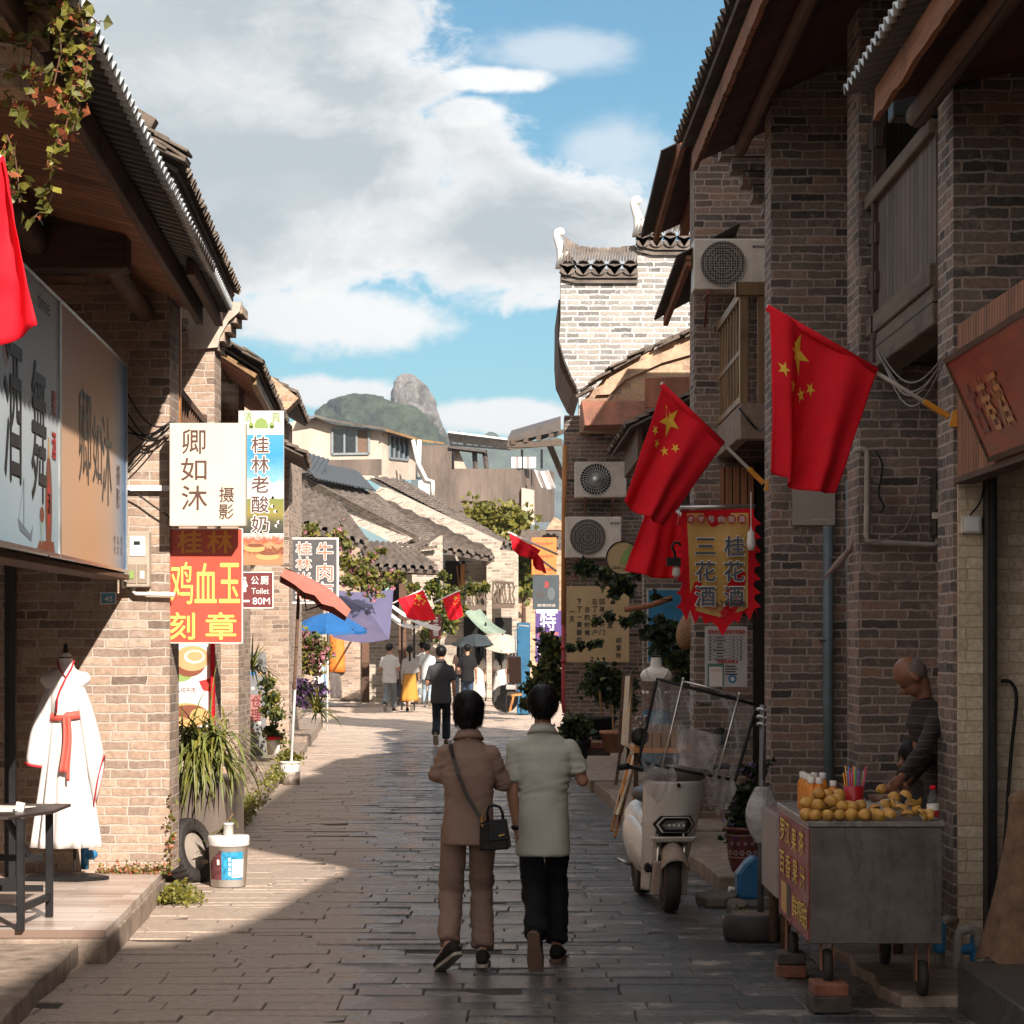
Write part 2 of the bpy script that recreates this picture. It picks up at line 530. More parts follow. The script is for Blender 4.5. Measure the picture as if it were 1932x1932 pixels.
M_rubber = plain('worn tyre rubber', (0.030, 0.026, 0.024), 0.75, var=0.4, bmp=0.4)
M_red = plain('red cloth', (0.74, 0.010, 0.024), 0.75, var=0.10, bmp=0.1, spec=0.2)
M_yellow = plain('yellow cloth', (0.85, 0.52, 0.05), 0.7, var=0.08, bmp=0.1)
M_white = plain('white paint', (0.8, 0.78, 0.74), 0.5, var=0.08)
M_conc = plain('weathered concrete', (0.30, 0.255, 0.215), 0.85, var=0.35, scale=2.5, bmp=0.4)
M_conc_d = plain('dark weathered concrete', (0.155, 0.12, 0.10), 0.85, var=0.4, scale=1.2, bmp=0.4, streak=(1, 1, 0.25))
M_dark = plain('unlit interior', (0.012, 0.01, 0.009), 0.9)  # near-black colour stands in for the shade inside recesses
M_ink = plain('black ink', (0.02, 0.02, 0.024), 0.5, var=0.1, bmp=0)
# ------------------------------------------------------------------ lettering, signs
def glyph_mesh(txt, bold=0.0, spacing=1.0):
 c = bpy.data.curves.new('txt', 'FONT')
 c.body = txt
 c.offset = bold
 c.resolution_u = 3
 c.space_character = spacing
 c.align_x = 'CENTER'
 o = bpy.data.objects.new('txt', c)
 COL.objects.link(o)
 dg = bpy.context.evaluated_depsgraph_get()
 me = bpy.data.meshes.new_from_object(o.evaluated_get(dg))
 bpy.data.objects.remove(o)
 bpy.data.curves.remove(c)
 vs_ = [v.co.copy() for v in me.vertices]
 fs = [tuple(p.vertices) for p in me.polygons]
 bpy.data.meshes.remove(me)
 return vs_, fs
GC = {}
def put_text(mb, txt, o, u, v, nrm, cx, cy, w_, h_, m=0, bold=0.0, lift=0.003, slant=0.0):
 """letters fitted into a box w_ x h_ centred at (cx, cy) metres in the frame o,u,v; nrm points out of the face"""
 if bold > 0 and len(txt) < 12:
  e = bold * .8 * min(abs(w_) / max(1, len(txt) * .6), h_)
  ds = [(0, 0), (e, 0), (-e, 0), (0, e), (0, -e)] + ([(e * .7, e * .7), (-e * .7, e * .7), (e * .7, -e * .7), (-e * .7, -e * .7)] if bold > .03 else [])
  for i, (a, b) in enumerate(ds):
   put_text(mb, txt, o, u, v, nrm, cx + a, cy + b, w_ - 2 * e, h_ - 2 * e, m, 0, lift + i * .0004, slant)
  return
 key = (txt, 0)
 if key not in GC:
  GC[key] = glyph_mesh(txt, 0)
 vs_, fs = GC[key]
 if not vs_:
  return
 x0, x1 = min(p.x for p in vs_), max(p.x for p in vs_)
 y0, y1 = min(p.y for p in vs_), max(p.y for p in vs_)
 sx, sy = w_ / max(x1 - x0, 1e-6), h_ / max(y1 - y0, 1e-6)
 if len(txt) == 1 and (y1 - y0) < 0.25:            # a flat stroke such as one: keep it flat
  sy = sx
 if txt == '1':
  sx = min(sx, sy * 1.2)
 q = []
 for p in vs_:
  a, b = (p.x - (x0 + x1) / 2) * sx, (p.y - (y0 + y1) / 2) * sy
  q.append(o + u * (cx + a + slant * b) + v * (cy + b) + nrm * lift)
 mb.raw(q, fs, m)
class Sign:
 """a board in the frame o (lower corner), u (along), v (up); lettering is added as parts"""
 def __init__(s, name, label, cat, o, u, v, w_, h_, th, mat, group=None, edge=None, frame=None, fw=0.02, root=None):
  s.o, s.u, s.v, s.w, s.h = V(o), V(u).normalized(), V(v).normalized(), w_, h_
  s.n = s.u.cross(s.v).normalized()
  s.root = root or thing(name, s.o + s.u * w_ / 2, label, cat, group)
  a, b = s.u * w_, s.v * h_
  mb = MB()
  mb.prism([s.o, s.o + a, s.o + a + b, s.o + b], -s.n * th)
  mb.m[0] = 0
  s.board = mb.build('board', mat, s.root, bevel=0.002)
  if frame:
   fb = MB()
   q = [s.o, s.o + a, s.o + a + b, s.o + b]
   for i in range(4):
    p0, p1 = q[i], q[(i + 1) % 4]
    e = (p1 - p0).normalized() * fw / 2
    if i % 2:
     e = -e
    fb.beam(p0 - e - s.n * th * 0.45, p1 + e - s.n * th * 0.45, fw, th + 0.012, s.n)
   fb.build('frame', frame, s.root)
  s.pend = {}
  s.k = 0
 def text(s, txt, cx, cy, w_, h_, mat, bold=0.0, lift=0.004, part='lettering', slant=0.0):
  mb = s.pend.setdefault((part, mat.name), (MB(), mat))[0]
  put_text(mb, txt, s.o, s.u, s.v, s.n, cx * s.w, cy * s.h, w_ * s.w, h_ * s.h, 0, bold, lift, slant)
  return s
 def col(s, txt, cx, y1, y0, w_, mat, bold=0.0, fill=0.86, **k):      # a column of characters from y1 down to y0
  st = (y1 - y0) / len(txt)
  for i, ch in enumerate(txt):
   s.text(ch, cx, y1 - st * (i + 0.5), w_, st * fill, mat, bold, **k)
  return s
 def row(s, txt, x0, x1, cy, h_, mat, bold=0.0, fill=0.86, **k):
  st = (x1 - x0) / len(txt)
  for i, ch in enumerate(txt):
   s.text(ch, x0 + st * (i + 0.5), cy, st * fill, h_, mat, bold, **k)
  return s
 def patch(s, pts, mat, part='panel', lift=0.002):
  mb = s.pend.setdefault((part, mat.name), (MB(), mat))[0]
  mb.face([s.o + s.u * (a * s.w) + s.v * (b * s.h) + s.n * lift for a, b in pts])
  return s
 def disc(s, cx, cy, r, mat, part='roundel', lift=0.002, n=20, ry=None, a0=0, a1=360):
  ry = ry or r * s.w / s.h
  k = [(cx + r * math.cos(R(a0 + (a1 - a0) * i / n)), cy + ry * math.sin(R(a0 + (a1 - a0) * i / n))) for i in range(n + (1 if a1 - a0 < 360 else 0))]
  return s.patch(k, mat, part, lift)
 def done(s):
  for (part, _), (mb, mat) in s.pend.items():
   mb.build(part, mat, s.root)
  return s.root
def leaf_cloud(mb, pts, size, elong=1.6, up=0.3, m=0, mats=1, droop=0.0):
 """small folded leaves at the given points"""
 for p in pts:
  d = V((rnd.gauss(0, 1), rnd.gauss(0, 1), rnd.gauss(0, 1) * 0.6 + up - droop)).normalized()
  _, u, t = ortho(d)
  a = rnd.uniform(0, 6.28)
  u, t = u * math.cos(a) + t * math.sin(a), t * math.cos(a) - u * math.sin(a)
  L = size * rnd.uniform(0.6, 1.3)
  wv = u * L * 0.5 / elong * 1.6
  fold = t * L * 0.12
  q = V(p)
  mi = rnd.randrange(mats) if mats > 1 else m
  mb.raw([q, q + d * L * .28 + wv * 1.1 + fold, q + d * L * .58 + wv * .62 + fold * .6, q + d * L, q + d * L * .58 - wv * .62 + fold * .6, q + d * L * .28 - wv * 1.1 + fold], [(0, 1, 2, 3), (0, 3, 4, 5)], mi)
def blade(mb, base, d, L, w_, bend, m=0, seg=5):
 """an arching strap leaf"""
 d = V(d).normalized()
 side = d.cross(V((0, 0, 1)))
 side = side.normalized() if side.length > 1e-3 else V((1, 0, 0))
 p = V(base)
 pts = []
 for i in range(seg + 1):
  t = i / seg
  ww = w_ * (1 - t ** 1.6) * (0.55 + 0.45 * min(1, t * 4)) + 0.001
  pts.append((p - side * ww / 2, p + side * ww / 2))
  d = (d + V((0, 0, -bend / seg))).normalized()
  p = p + d * L / seg
 vs_ = [x for q in pts for x in q]
 mb.raw(vs_, [(2 * i, 2 * i + 1, 2 * i + 3, 2 * i + 2) for i in range(seg)], m)
def leafmat(name, c, trans=0.25, var=0.45):
 if name in MATS:
  return MATS[name]
 m, t, b = base_mat(name)
 p = pos(t)
 k = t.noise(p, 14.0, 2)
 c0, c1 = tuple(x * (1 - var) for x in c), tuple(min(1, x * (1 + var)) for x in c)
 cc = t.ramp(k, [(0.3, c0), (0.7, c1)])
 t.put(b, 'Base Color', cc)
 b.inputs['Roughness'].default_value = 0.5
 tr = t.n('BsdfTranslucent')
 t.put(tr, 0, cc)
 mx = t.n('MixShader')
 t.put(mx, 0, trans)
 t.put(mx, 1, b)
 t.put(mx, 2, tr)
 out = [n for n in t.t.nodes if n.type == 'OUTPUT_MATERIAL'][0]
 t.put(out, 0, mx)
 MATS[name] = m
 return m
L_green = leafmat('green foliage', (0.075, 0.105, 0.022))
L_dark = leafmat('dark foliage', (0.022, 0.040, 0.016))
L_yel = leafmat('yellow green foliage', (0.20, 0.185, 0.03))
L_olive = leafmat('olive foliage', (0.13, 0.135, 0.028))
L_pink = leafmat('pink bracts', (0.50, 0.20, 0.26))
L_purple = leafmat('purple foliage', (0.10, 0.055, 0.12))
L_red = leafmat('dry red leaves', (0.36, 0.11, 0.05))
L_strap = leafmat('glossy strap leaves', (0.16, 0.19, 0.045), 0.2)
L_violet = leafmat('violet petals', (0.16, 0.09, 0.24))
def tile_roof(mb, a, b, up, length, pitch=0.2, row=0.14, amp=0.035, step=0.022, sag=0.0, th=0.05, jit=0.006, m=0, spp=6):
 """rows of channel tiles on the slope that starts at the eave a-b and climbs along up"""
 a, b, up = V(a), V(b), V(up).normalized()
 e = (b - a)
 L = e.length
 e = e.normalized()
 n = e.cross(up).normalized()
 if n.z < 0:
  n = -n
 nu = max(6, int(L / pitch * spp))
 rows = max(2, int(length / row))
 vs_ = []
 for j in range(rows):
  for k in (0, 1):
   for i in range(nu + 1):
    x = L * i / nu
    ph = 2 * math.pi * x / pitch
    s_ = math.sin(ph)
    h = amp * (abs(s_) ** 0.6 * (1 if s_ > 0 else -0.6))
    cell = int(x / pitch * 2)
    rj = noise.noise(V((cell * 3.7, j * 5.1, 0.3)))
    y = row * (j + k) - (0.03 if k == 0 else 0) + rj * 0.02 * (1 if k == 0 else 0)
    h += step * (1 - k) + rj * jit + sag * math.sin(math.pi * i / nu) * -1
    vs_.append(a + e * x + up * y + n * h)
 fs = []
 for q in range(rows * 2 - 1):
  for i in range(nu):
   o = q * (nu + 1) + i
   fs.append((o, o + 1, o + nu + 2, o + nu + 1))
 mb.raw(vs_, fs, m)
 # underside and edge
 lo = [a - n * th * 0.4, b - n * th * 0.4, b + up * length - n * th * 0.4, a + up * length - n * th * 0.4]
 mb.raw(lo + [p - n * th * 0.5 for p in lo], [(0, 1, 2, 3), (7, 6, 5, 4), (0, 4, 5, 1), (1, 5, 6, 2), (2, 6, 7, 3), (3, 7, 4, 0)], m)
def corrugated(mb, a, b, up, length, pitch=0.14, amp=0.02, spp=6, nv=4, wav=0.0, m=0):
 a, b, up = V(a), V(b), V(up).normalized()
 e = b - a
 L = e.length
 e = e.normalized()
 n = e.cross(up).normalized()
 if n.z < 0:
  n = -n
 nu = int(L / pitch * spp)
 def fn(s, t):
  return a + e * (L * s) + up * (length * t) + n * (amp * math.sin(2 * math.pi * L * s / pitch) + wav * noise.noise(V((s * L * 0.6, t, 2.2))))
 mb.grid(fn, nu, nv, m)
# ================================================================== ground
def street_mat():
 m, t, b = base_mat('worn paving stone')
 p = pos(t)
 g = t.n('NewGeometry')
 rp = g.outputs['Random Per Island']
 n = t.noise(p, 2.2, 5, 0.6)
 f = t.noise(p, 17.0, 6, 0.68)
 ff = t.noise(p, 62.0, 4, 0.7)
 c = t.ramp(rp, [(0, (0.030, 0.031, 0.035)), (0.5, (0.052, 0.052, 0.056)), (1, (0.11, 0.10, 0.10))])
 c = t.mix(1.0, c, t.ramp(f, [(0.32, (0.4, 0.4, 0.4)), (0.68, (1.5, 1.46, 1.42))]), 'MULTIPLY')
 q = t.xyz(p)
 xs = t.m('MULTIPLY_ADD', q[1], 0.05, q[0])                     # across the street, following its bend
 dry = t.m('MAXIMUM', t.smooth(xs, 0.25, -0.65), t.smooth(q[1], 34.0, 62.0))  # sunlit side and far end lightened in the colour, along with real dust
 dust_sunlit = t.m('MULTIPLY', t.smooth(t.m('ADD', t.m('MULTIPLY_ADD', dry, 0.42, t.m('MULTIPLY', rp, 0.10)), n), 0.58, 0.86), 0.9)
 c = t.mix(dust_sunlit, c, t.ramp(f, [(0.3, (0.36, 0.275, 0.21)), (0.7, (0.58, 0.46, 0.37))]))
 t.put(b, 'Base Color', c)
 t.put(b, 'Roughness', t.m('ADD', t.m('MULTIPLY', dust_sunlit, 0.5), t.m('ADD', t.m('MULTIPLY', ff, 0.22), t.m('MULTIPLY', rp, 0.08)), clamp=True))
 b.inputs['Specular IOR Level'].default_value = 0.9
 bump(t, b, t.m('ADD', t.m('MULTIPLY', f, 1.0), t.m('MULTIPLY', ff, 0.35)), 0.9, 0.022)
 return m
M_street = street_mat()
M_joint = plain('earth filled joint', (0.07, 0.056, 0.046), 0.95, var=0.4, scale=8, bmp=0.5)
g = MB()
g.face([(-6000, -3000, -0.008), (6000, -3000, -0.008), (6000, 9000, -0.008), (-6000, 9000, -0.008)])
tag(g.build('ground', M_joint), kind='structure')
r1 = random.Random(11)
g = MB()
y = 8.0
while y < 96:
 dy = r1.uniform(0.15, 0.29)
 off = -0.05 * (y - 15)
 x = -4.2 + off - r1.random()
 while x < 4.3 + off:
  wdt = r1.uniform(0.28, 0.95)
  j = 0.003
  z = r1.gauss(0, 0.0018)
  tx, ty = r1.gauss(0, 0.0018), r1.gauss(0, 0.0026)
  x0, x1, y0, y1 = x + j, x + wdt - j, y + j, y + dy - j
  sk = r1.gauss(0, 0.003)
  tp = []
  for (a, bq) in ((x0 + sk, y0), (x1 + sk, y0), (x1 - sk, y1), (x0 - sk, y1)):
   tp.append((a, bq, z + tx * (a - x) / wdt * 2 + ty * (bq - y) / dy))
  e = 0.005
  ctr = V(((x0 + x1) / 2, (y0 + y1) / 2, 0))
  lo = []
  for q in tp:
   s = V((e if q[0] < ctr.x else -e, e if q[1] < ctr.y else -e, 0))
   lo.append((q[0], q[1], q[2] - 0.006))
  ti = [(q[0] + (e if q[0] < ctr.x else -e), q[1] + (e if q[1] < ctr.y else -e), q[2]) for q in tp]
  bs = [(q[0], q[1], -0.04) for q in tp]
  g.raw(bs + lo + ti, [(8, 9, 10, 11)] + [(i, (i + 1) % 4, (i + 1) % 4 + 4, i + 4) for i in range(4)] + [(i + 4, (i + 1) % 4 + 4, (i + 1) % 4 + 8, i + 8) for i in range(4)])
  x += wdt
 y += dy
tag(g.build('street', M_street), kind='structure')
def terrace_mat():
 m, t, b = base_mat('striped ceramic floor tile')
 p = pos(t)
 q = t.xyz(p)
 bt = t.n('TexBrick', offset=0.37, Color1=(0, 0, 0), Color2=(1, 1, 1), Scale=1.0, Mortar_Size=0.003, Brick_Width=0.6, Row_Height=0.15)
 t.put(bt, 'Vector', p)
 st = t.noise(t.comb(t.m('MULTIPLY', q[0], 1.3), t.m('MULTIPLY', q[1], 16.0), 0.0), 1.0, 4, 0.7)
 k = t.m('ADD', t.m('MULTIPLY', st, 0.8), t.m('MULTIPLY', bt.outputs[0], 0.25))
 c = t.ramp(k, [(0.33, (0.27, 0.18, 0.145)), (0.46, (0.47, 0.37, 0.31)), (0.6, (0.56, 0.48, 0.43)), (0.8, (0.62, 0.57, 0.53))])
 c = t.mix(t.m('MULTIPLY', bt.outputs[1], 0.7), c, (0.2, 0.14, 0.11))
 t.put(b, 'Base Color', c)
 b.inputs['Roughness'].default_value = 0.33
 return m
def XF(d):
 return -2.53 - 0.0495 * (d - 17.9)
g = MB()
g.prism([(-7, 14.4, 0.2), (XF(14.4) - 0.06, 14.4, 0.2), (XF(17.9) - 0.06, 17.9, 0.2), (-7, 17.9, 0.2)], (0, 0, -0.05))
tag(g.build('terrace_floor', terrace_mat(), bevel=0.003), kind='structure')
g = MB()
r1 = random.Random(3)
# kerb below the tiles, then the lower rough step nearer the camera
edge = [(XF(14.4) - 0.055 + 0.008, 14.36)] + [(XF(14.4 + 3.55 * i / 8) - 0.045 + r1.uniform(-0.012, 0.012), 14.4 + 3.55 * i / 8) for i in range(1, 9)]
g.prism([(x, y, 0.149) for x, y in edge] + [(-7, 17.95, 0.149), (-7, 14.36, 0.149)], (0, 0, -0.18))
edge = [(-2.56 + 0.05 * (14.3 - yy) + r1.uniform(-0.022, 0.022) - 0.02, yy) for yy in (9, 9.6, 10.3, 11, 11.5, 12, 12.4, 12.9, 13.3, 13.7, 14.05, 14.35)]
g.prism([(x, y, 0.125) for x, y in edge] + [(-7, 14.35, 0.125), (-7, 9, 0.125)], (0, 0, -0.16))
tag(g.build('kerb', plain('rough grey pavement concrete', (0.30, 0.235, 0.185), 0.8, var=0.4, scale=7, bmp=0.9), bevel=0.012, seg=2), kind='structure')
g = MB()
r1 = random.Random(5)
for (x0, y0, x1, y1, z) in ((-5, 19.2, -2.42, 21.6, 0.17), (-5, 22.9, -2.62, 26.5, 0.13), (-6, 27.5, -2.85, 33.0, 0.10), (-7, 33.4, -3.1, 41, 0.15), (-8, 42, -3.55, 52, 0.2)):
 k = 8
 pts = [(x1 - 0.05 * (yy - y0) + r1.uniform(-0.03, 0.03), yy) for yy in [y0 + (y1 - y0) * i / k for i in range(k + 1)]]
 g.prism([(a, b_, z) for a, b_ in pts] + [(x0, y1, z), (x0, y0, z)], (0, 0, -z - 0.05))
tag(g.build('pavement', MATS['rough grey pavement concrete'], bevel=0.015, seg=2), kind='structure')
g = MB()
for (x0, y0, x1, y1, z) in ((2.33, 8.0, 6, 12.65, 0.25), ):
 g.bb(x0, x1, y0, y1, -0.05, z)
tag(g.build('granite_step', plain('dark granite step', (0.06, 0.06, 0.063), 0.4, var=0.4, scale=20, bmp=0.4), bevel=0.012, seg=2), 'dark granite step under the burlap by the cream wall', 'step')
g = MB()
r1 = random.Random(15)
for (x0, y0, x1, y1, z) in ((2.02, 12.7, 6, 15.6, 0.06), (2.1, 15.65, 6, 18.2, 0.09), (1.55, 18.3, 6, 22.5, 0.13), (1.25, 22.6, 6, 30.0, 0.14), (0.95, 30.2, 6, 40, 0.15)):
 k = 7
 pts = [(x0 - 0.03 * (yy - y0) + r1.uniform(-0.03, 0.03), yy) for yy in [y0 + (y1 - y0) * i / k for i in range(k + 1)]]
 g.prism([(a, b_, z) for a, b_ in pts] + [(x1, y1, z), (x1, y0, z)], (0, 0, -z - 0.05))
tag(g.build('kerb', MATS['rough grey pavement concrete'], bevel=0.015, seg=2), kind='structure')
# ================================================================== left houses
# nearest shop: brick gable pier, timber soffit, corrugated sheets
T = thing('shop_house', (-4, 14, 0), 'brick shop house with corrugated eave above the big fascia boards', 'house')
g = MB()
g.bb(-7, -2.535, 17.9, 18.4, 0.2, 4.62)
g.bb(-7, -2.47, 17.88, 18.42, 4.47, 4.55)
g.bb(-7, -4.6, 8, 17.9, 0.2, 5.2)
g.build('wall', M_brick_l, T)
def eave_l(d, dx=0.0):
 return -2.15 + 0.0495 * (18.5 - d) + dx
g = MB()
corrugated(g, (eave_l(8.3), 8.3, 4.47), (eave_l(13.6), 13.6, 4.47), (-1, 0.05, 0.26), 3.2, 0.15, 0.022, 8, 3, 0.02)
corrugated(g, (eave_l(13.5), 13.5, 4.49), (eave_l(16.6) + 0.02, 16.6, 4.46), (-1, 0.05, 0.26), 3.2, 0.15, 0.022, 8, 3, 0.02)
corrugated(g, (eave_l(16.5, -0.03), 16.5, 4.50), (eave_l(18.6, -0.03), 18.6, 4.45), (-1, 0.05, 0.26), 3.2, 0.11, 0.02, 8, 3, 0.02)
tin = g.build('roof_sheet', M_tin, T, True, solid=0.006)
g = MB()
for (d0, d1, dz) in ((8.3, 13.6, 0), (13.5, 16.6, 0.005), (16.5, 18.6, 0.012)):
 corrugated(g, (eave_l(d0, 0.004), d0, 4.475 + dz), (eave_l(d1, 0.004), d1, 4.475 + dz - 0.01), (-1, 0.05, 0.26), 0.05, 0.15 if d0 < 16 else 0.11, 0.024, 8, 1)
g.build('sheet_edge', M_tin_pale, tin, True, solid=0.012)
g = MB()
sl = V((-1, 0.05, 0.24))
a, b = V((eave_l(8.3, -0.27), 8.3, 4.44)), V((eave_l(18.5, -0.27), 18.5, 4.44))
g.prism([a, b, b + sl * 2.9, a + sl * 2.9], (0, 0, 0.025))
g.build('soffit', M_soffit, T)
g = MB()
g.beam(a + V((0.03, 0, -0.035)), b + V((0.03, 0, -0.035)), 0.05, 0.15)
g.beam(V((eave_l(16.2, -0.12), 16.2, 4.42)), V((eave_l(18.9, -0.12), 18.9, 4.42)), 0.06, 0.10)
g.build('fascia_board', M_log, T, bevel=0.006)
for (xa, da, za, xb, db, zb, rr) in ((-2.72, 9.5, 4.43, -3.02, 15.7, 4.43, 0.085), (-2.62, 15.4, 4.40, -2.72, 17.95, 4.34, 0.075), (-3.55, 10, 4.62, -3.75, 17.9, 4.60, 0.08)):
 g = MB()
 pts = [V((xa, da, za)).lerp(V((xb, db, zb)), i / 6) + V((rnd.gauss(0, .008), 0, rnd.gauss(0, .008))) for i in range(7)]
 g.tube(pts, [rr * rnd.uniform(.92, 1.06) for _ in pts], 12)
 g.build('purlin', M_log, T, True)
g = MB()
g.bb(-5, -2.44, 15.25, 15.5, 4.27, 4.62)
g.bb(-5, -2.7, 10.6, 10.85, 4.2, 4.55)
g.each('cross_beam', M_beam_x, T, bevel=0.012)
g = MB()
for k, (x1, zz) in enumerate(((-1.79, 4.62), (-1.84, 4.52), (-1.88, 4.42), (-1.92, 4.31), (-1.965, 4.22))):
 g.bb(-3.2, x1 + rnd.uniform(-.02, .02), 9.6, 9.85, zz - 0.09, zz)
g.build('corbel', M_brick_o, T, bevel=0.006)
g = MB()
g.bb(-3.62, -3.57, 17.38, 17.43, 0.2, 4.5)
g.bb(-3.70, -3.64, 17.62, 17.66, 0.2, 3.0)
g.build('steel_post', M_steel_d, T, bevel=0.003)
# second house with the tiled eave and timber balcony
T = thing('brick_house', (-3.6, 20, 0), 'tile roofed house with orange post and narrow balcony behind the cream sign', 'house')
g = MB()
g.bb(-7, -2.757, 22.4, 22.9, 0, 5.0)
g.bb(-7, -3.5, 18.4, 22.4, 0, 5.0)
for k in range(5):
 g.bb(-3.3, -2.72 + 0.055 * k, 22.41, 22.89, 4.60 + 0.085 * k, 4.68 + 0.085 * k)
g.build('wall', M_brick_l, T)
g = MB()
up = V((-1, 0.05, 0.62))
tile_roof(g, (-2.30, 16.75, 5.2), (-2.585, 22.65, 5.16), up, 4.2, 0.19, 0.13, 0.04, 0.024, jit=0.014)
rf = g.build('roof', M_tile, T)
g = MB()
n = up.normalized()
for k in range(11):
 c = V((-2.36, 16.72, 5.24)) + n * (0.16 * k)
 for q in range(3):
  g.box(c + V((rnd.uniform(-.03, .03), rnd.uniform(-.02, .02), 0.03 + 0.035 * q)), (0.26, 0.24, 0.022), Matrix.Rotation(0.50 + rnd.uniform(-.08, .08), 3, 'Y'))
for k in range(4):
 g.box(V((-2.62, 16.76, 5.56)) + n * (0.30 * k), (0.32, 0.14, 0.10), Matrix.Rotation(0.53, 3, 'Y'))
g.build('verge_tiles', M_tile, rf, bevel=0.004)
g = MB()
a, b = V((-2.40, 16.8, 5.10)), V((-2.66, 22.6, 5.06))
g.prism([a, b, b + up * 1.6, a + up * 1.6], (0, 0, 0.03))
g.build('soffit', M_soffit, T)
g = MB()
g.beam(a + V((0.03, 0, -0.01)), b + V((0.03, 0, -0.01)), 0.05, 0.13)
g.beam(a + V((-0.35, 0, 0.08)), b + V((-0.35, 0, 0.08)), 0.10, 0.12)
g.build('fascia_board', M_log, T, bevel=0.006)
g = MB()
g.bb(-2.625, -2.545, 18.55, 18.63, 3.2, 4.75)
g.build('post', M_orange, T, bevel=0.004)
rl = MB()
a, b = V((-2.585, 18.45, 3.87)), V((-2.71, 21.3, 3.82))
rl.beam(a, b, 0.05, 0.06)
rl.beam(a - V((0, 0, .38)), b - V((0, 0, .38)), 0.05, 0.05)
for k in range(16):
 q = a.lerp(b, k / 15)
 rl.beam(q, q - V((0, 0, .40)), 0.03, 0.03, (0, 1, 0))
rl.bb(-2.76, -2.69, 21.25, 21.33, 2.6, 3.9)
rl.build('balustrade', M_log, T)
g = MB()
g.prism([(-2.99, 22.35, 4.60), (-2.72, 22.35, 4.62), (-2.70, 22.35, 4.72), (-2.62, 22.35, 4.86), (-2.52, 22.35, 4.95), (-2.5, 22.35, 5.04), (-2.99, 22.35, 5.04)], (0, 0.06, 0))
g.build('eave_bracket', plain('pale plaster', (0.50, 0.43, 0.36), 0.8, var=0.2), T)
# third house: small tiled gable further on
T = thing('brick_house', (-4, 27, 0), 'small house with tiled gable eave above the blue yogurt sign', 'house')
g = MB()
g.bb(-8, -3.054, 27, 27.6, 0, 4.9)
g.bb(-8, -3.3, 24.9, 30.5, 0, 4.6)
g.build('wall', M_brick_l, T)
g = MB()
up = V((-1, 0.05, 0.64))
tile_roof(g, (-2.54, 24.4, 4.66), (-2.84, 30.3, 4.62), up, 3.6, 0.19, 0.13, 0.04, 0.024, jit=0.016)
rf = g.build('roof', M_tile, T)
g = MB()
n = up.normalized()
for k in range(9):
 for q in range(2):
  g.box(V((-2.62, 24.36, 4.72)) + n * (0.16 * k) + V((rnd.uniform(-.03, .03), rnd.uniform(-.02, .02), 0.03 + 0.035 * q)), (0.24, 0.24, 0.022), Matrix.Rotation(0.52 + rnd.uniform(-.08, .08), 3, 'Y'))
g.build('verge_tiles', M_tile, rf, bevel=0.004)
g = MB()
a, b = V((-2.62, 24.5, 4.56)), V((-2.9, 30.2, 4.53))
g.prism([a, b, b + up * 1.6, a + up * 1.6], (0, 0, 0.03))
g.build('soffit', M_soffit, T)
g = MB()
g.beam(V((-2.58, 24.45, 4.57)), V((-2.58, 24.45, 4.57)) + up * 1.3, 0.05, 0.14, (0, 1, 0))
g.beam(a, b, 0.06, 0.13)
g.beam(V((-3.1, 24.6, 4.86)), V((-3.3, 29, 4.86)), 0.10, 0.12)
g.build('bargeboard', M_yel, T, bevel=0.005)
# fourth house: sunlit end wall behind the pandanus
T = thing('brick_house', (-5, 38, 0), 'sunlit brick house end wall behind the toilet sign and pink awning', 'house')
g = MB()
g.bb(-10, -3.507, 38, 38.6, 0, 5.3)
g.bb(-10, -4.2, 31, 38, 0, 5.0)
g.bb(-10, -4.0, 38.6, 46, 0, 5.3)
g.build('wall', M_brick_l, T)
g = MB()
tile_roof(g, (-3.12, 34.6, 5.42), (-3.30, 38.9, 5.36), (-1, 0.05, 0.55), 4, 0.22, 0.16, 0.05, 0.03, jit=0.02)
tile_roof(g, (-3.05, 35.5, 4.62), (-3.22, 38.2, 4.60), (-1, 0.05, 0.5), 1.0, 0.22, 0.16, 0.05, 0.03, jit=0.02)
g.build('roof', M_tile, T)
g = MB()
g.prism([(-3.05, 34.55, 5.35), (-3.55, 34.55, 5.75), (-4.1, 34.55, 5.9), (-4.1, 34.55, 5.1), (-3.6, 34.55, 5.0), (-3.3, 34.55, 5.1)], (0, 0.4, 0))
g.build('gable_end', M_brick_o, T)
# ================================================================== right houses
T = thing('shop_house', (4, 13, 0), 'dark brick shop house with cream painted lower wall behind the fruit cart', 'house')
g = MB()
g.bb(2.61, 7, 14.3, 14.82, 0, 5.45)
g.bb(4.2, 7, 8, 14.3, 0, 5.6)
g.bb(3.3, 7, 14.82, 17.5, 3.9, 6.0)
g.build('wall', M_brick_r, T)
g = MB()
g.bb(2.632, 7, 14.262, 14.297, 0.06, 2.96)
g.build('painted_wall', M_brick_cream, T)
g = MB()
corrugated(g, (2.02, 7, 5.27), (1.985, 14.45, 5.2), (1, 0, 0.24), 3, 0.15, 0.02, 8, 3, 0.02)
tin = g.build('roof_sheet', M_tin, T, True, solid=0.006)
g = MB()
corrugated(g, (2.016, 7, 5.275), (1.981, 14.45, 5.205), (1, 0, 0.24), 0.045, 0.15, 0.024, 8, 1)
g.build('sheet_edge', M_tin_pale, tin, True, solid=0.012)
g = MB()
g.prism([(2.2, 7, 5.17), (2.2, 14.35, 5.11), (5, 14.35, 5.75), (5, 7, 5.8)], (0, 0, 0.025))
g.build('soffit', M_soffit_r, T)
g = MB()
r1 = random.Random(8)
k = 40
lo = [V((2.14, 7 + 7.33 * i / k, 5.06 - 0.06 * i / k + r1.uniform(-0.012, 0.014))) for i in range(k + 1)]
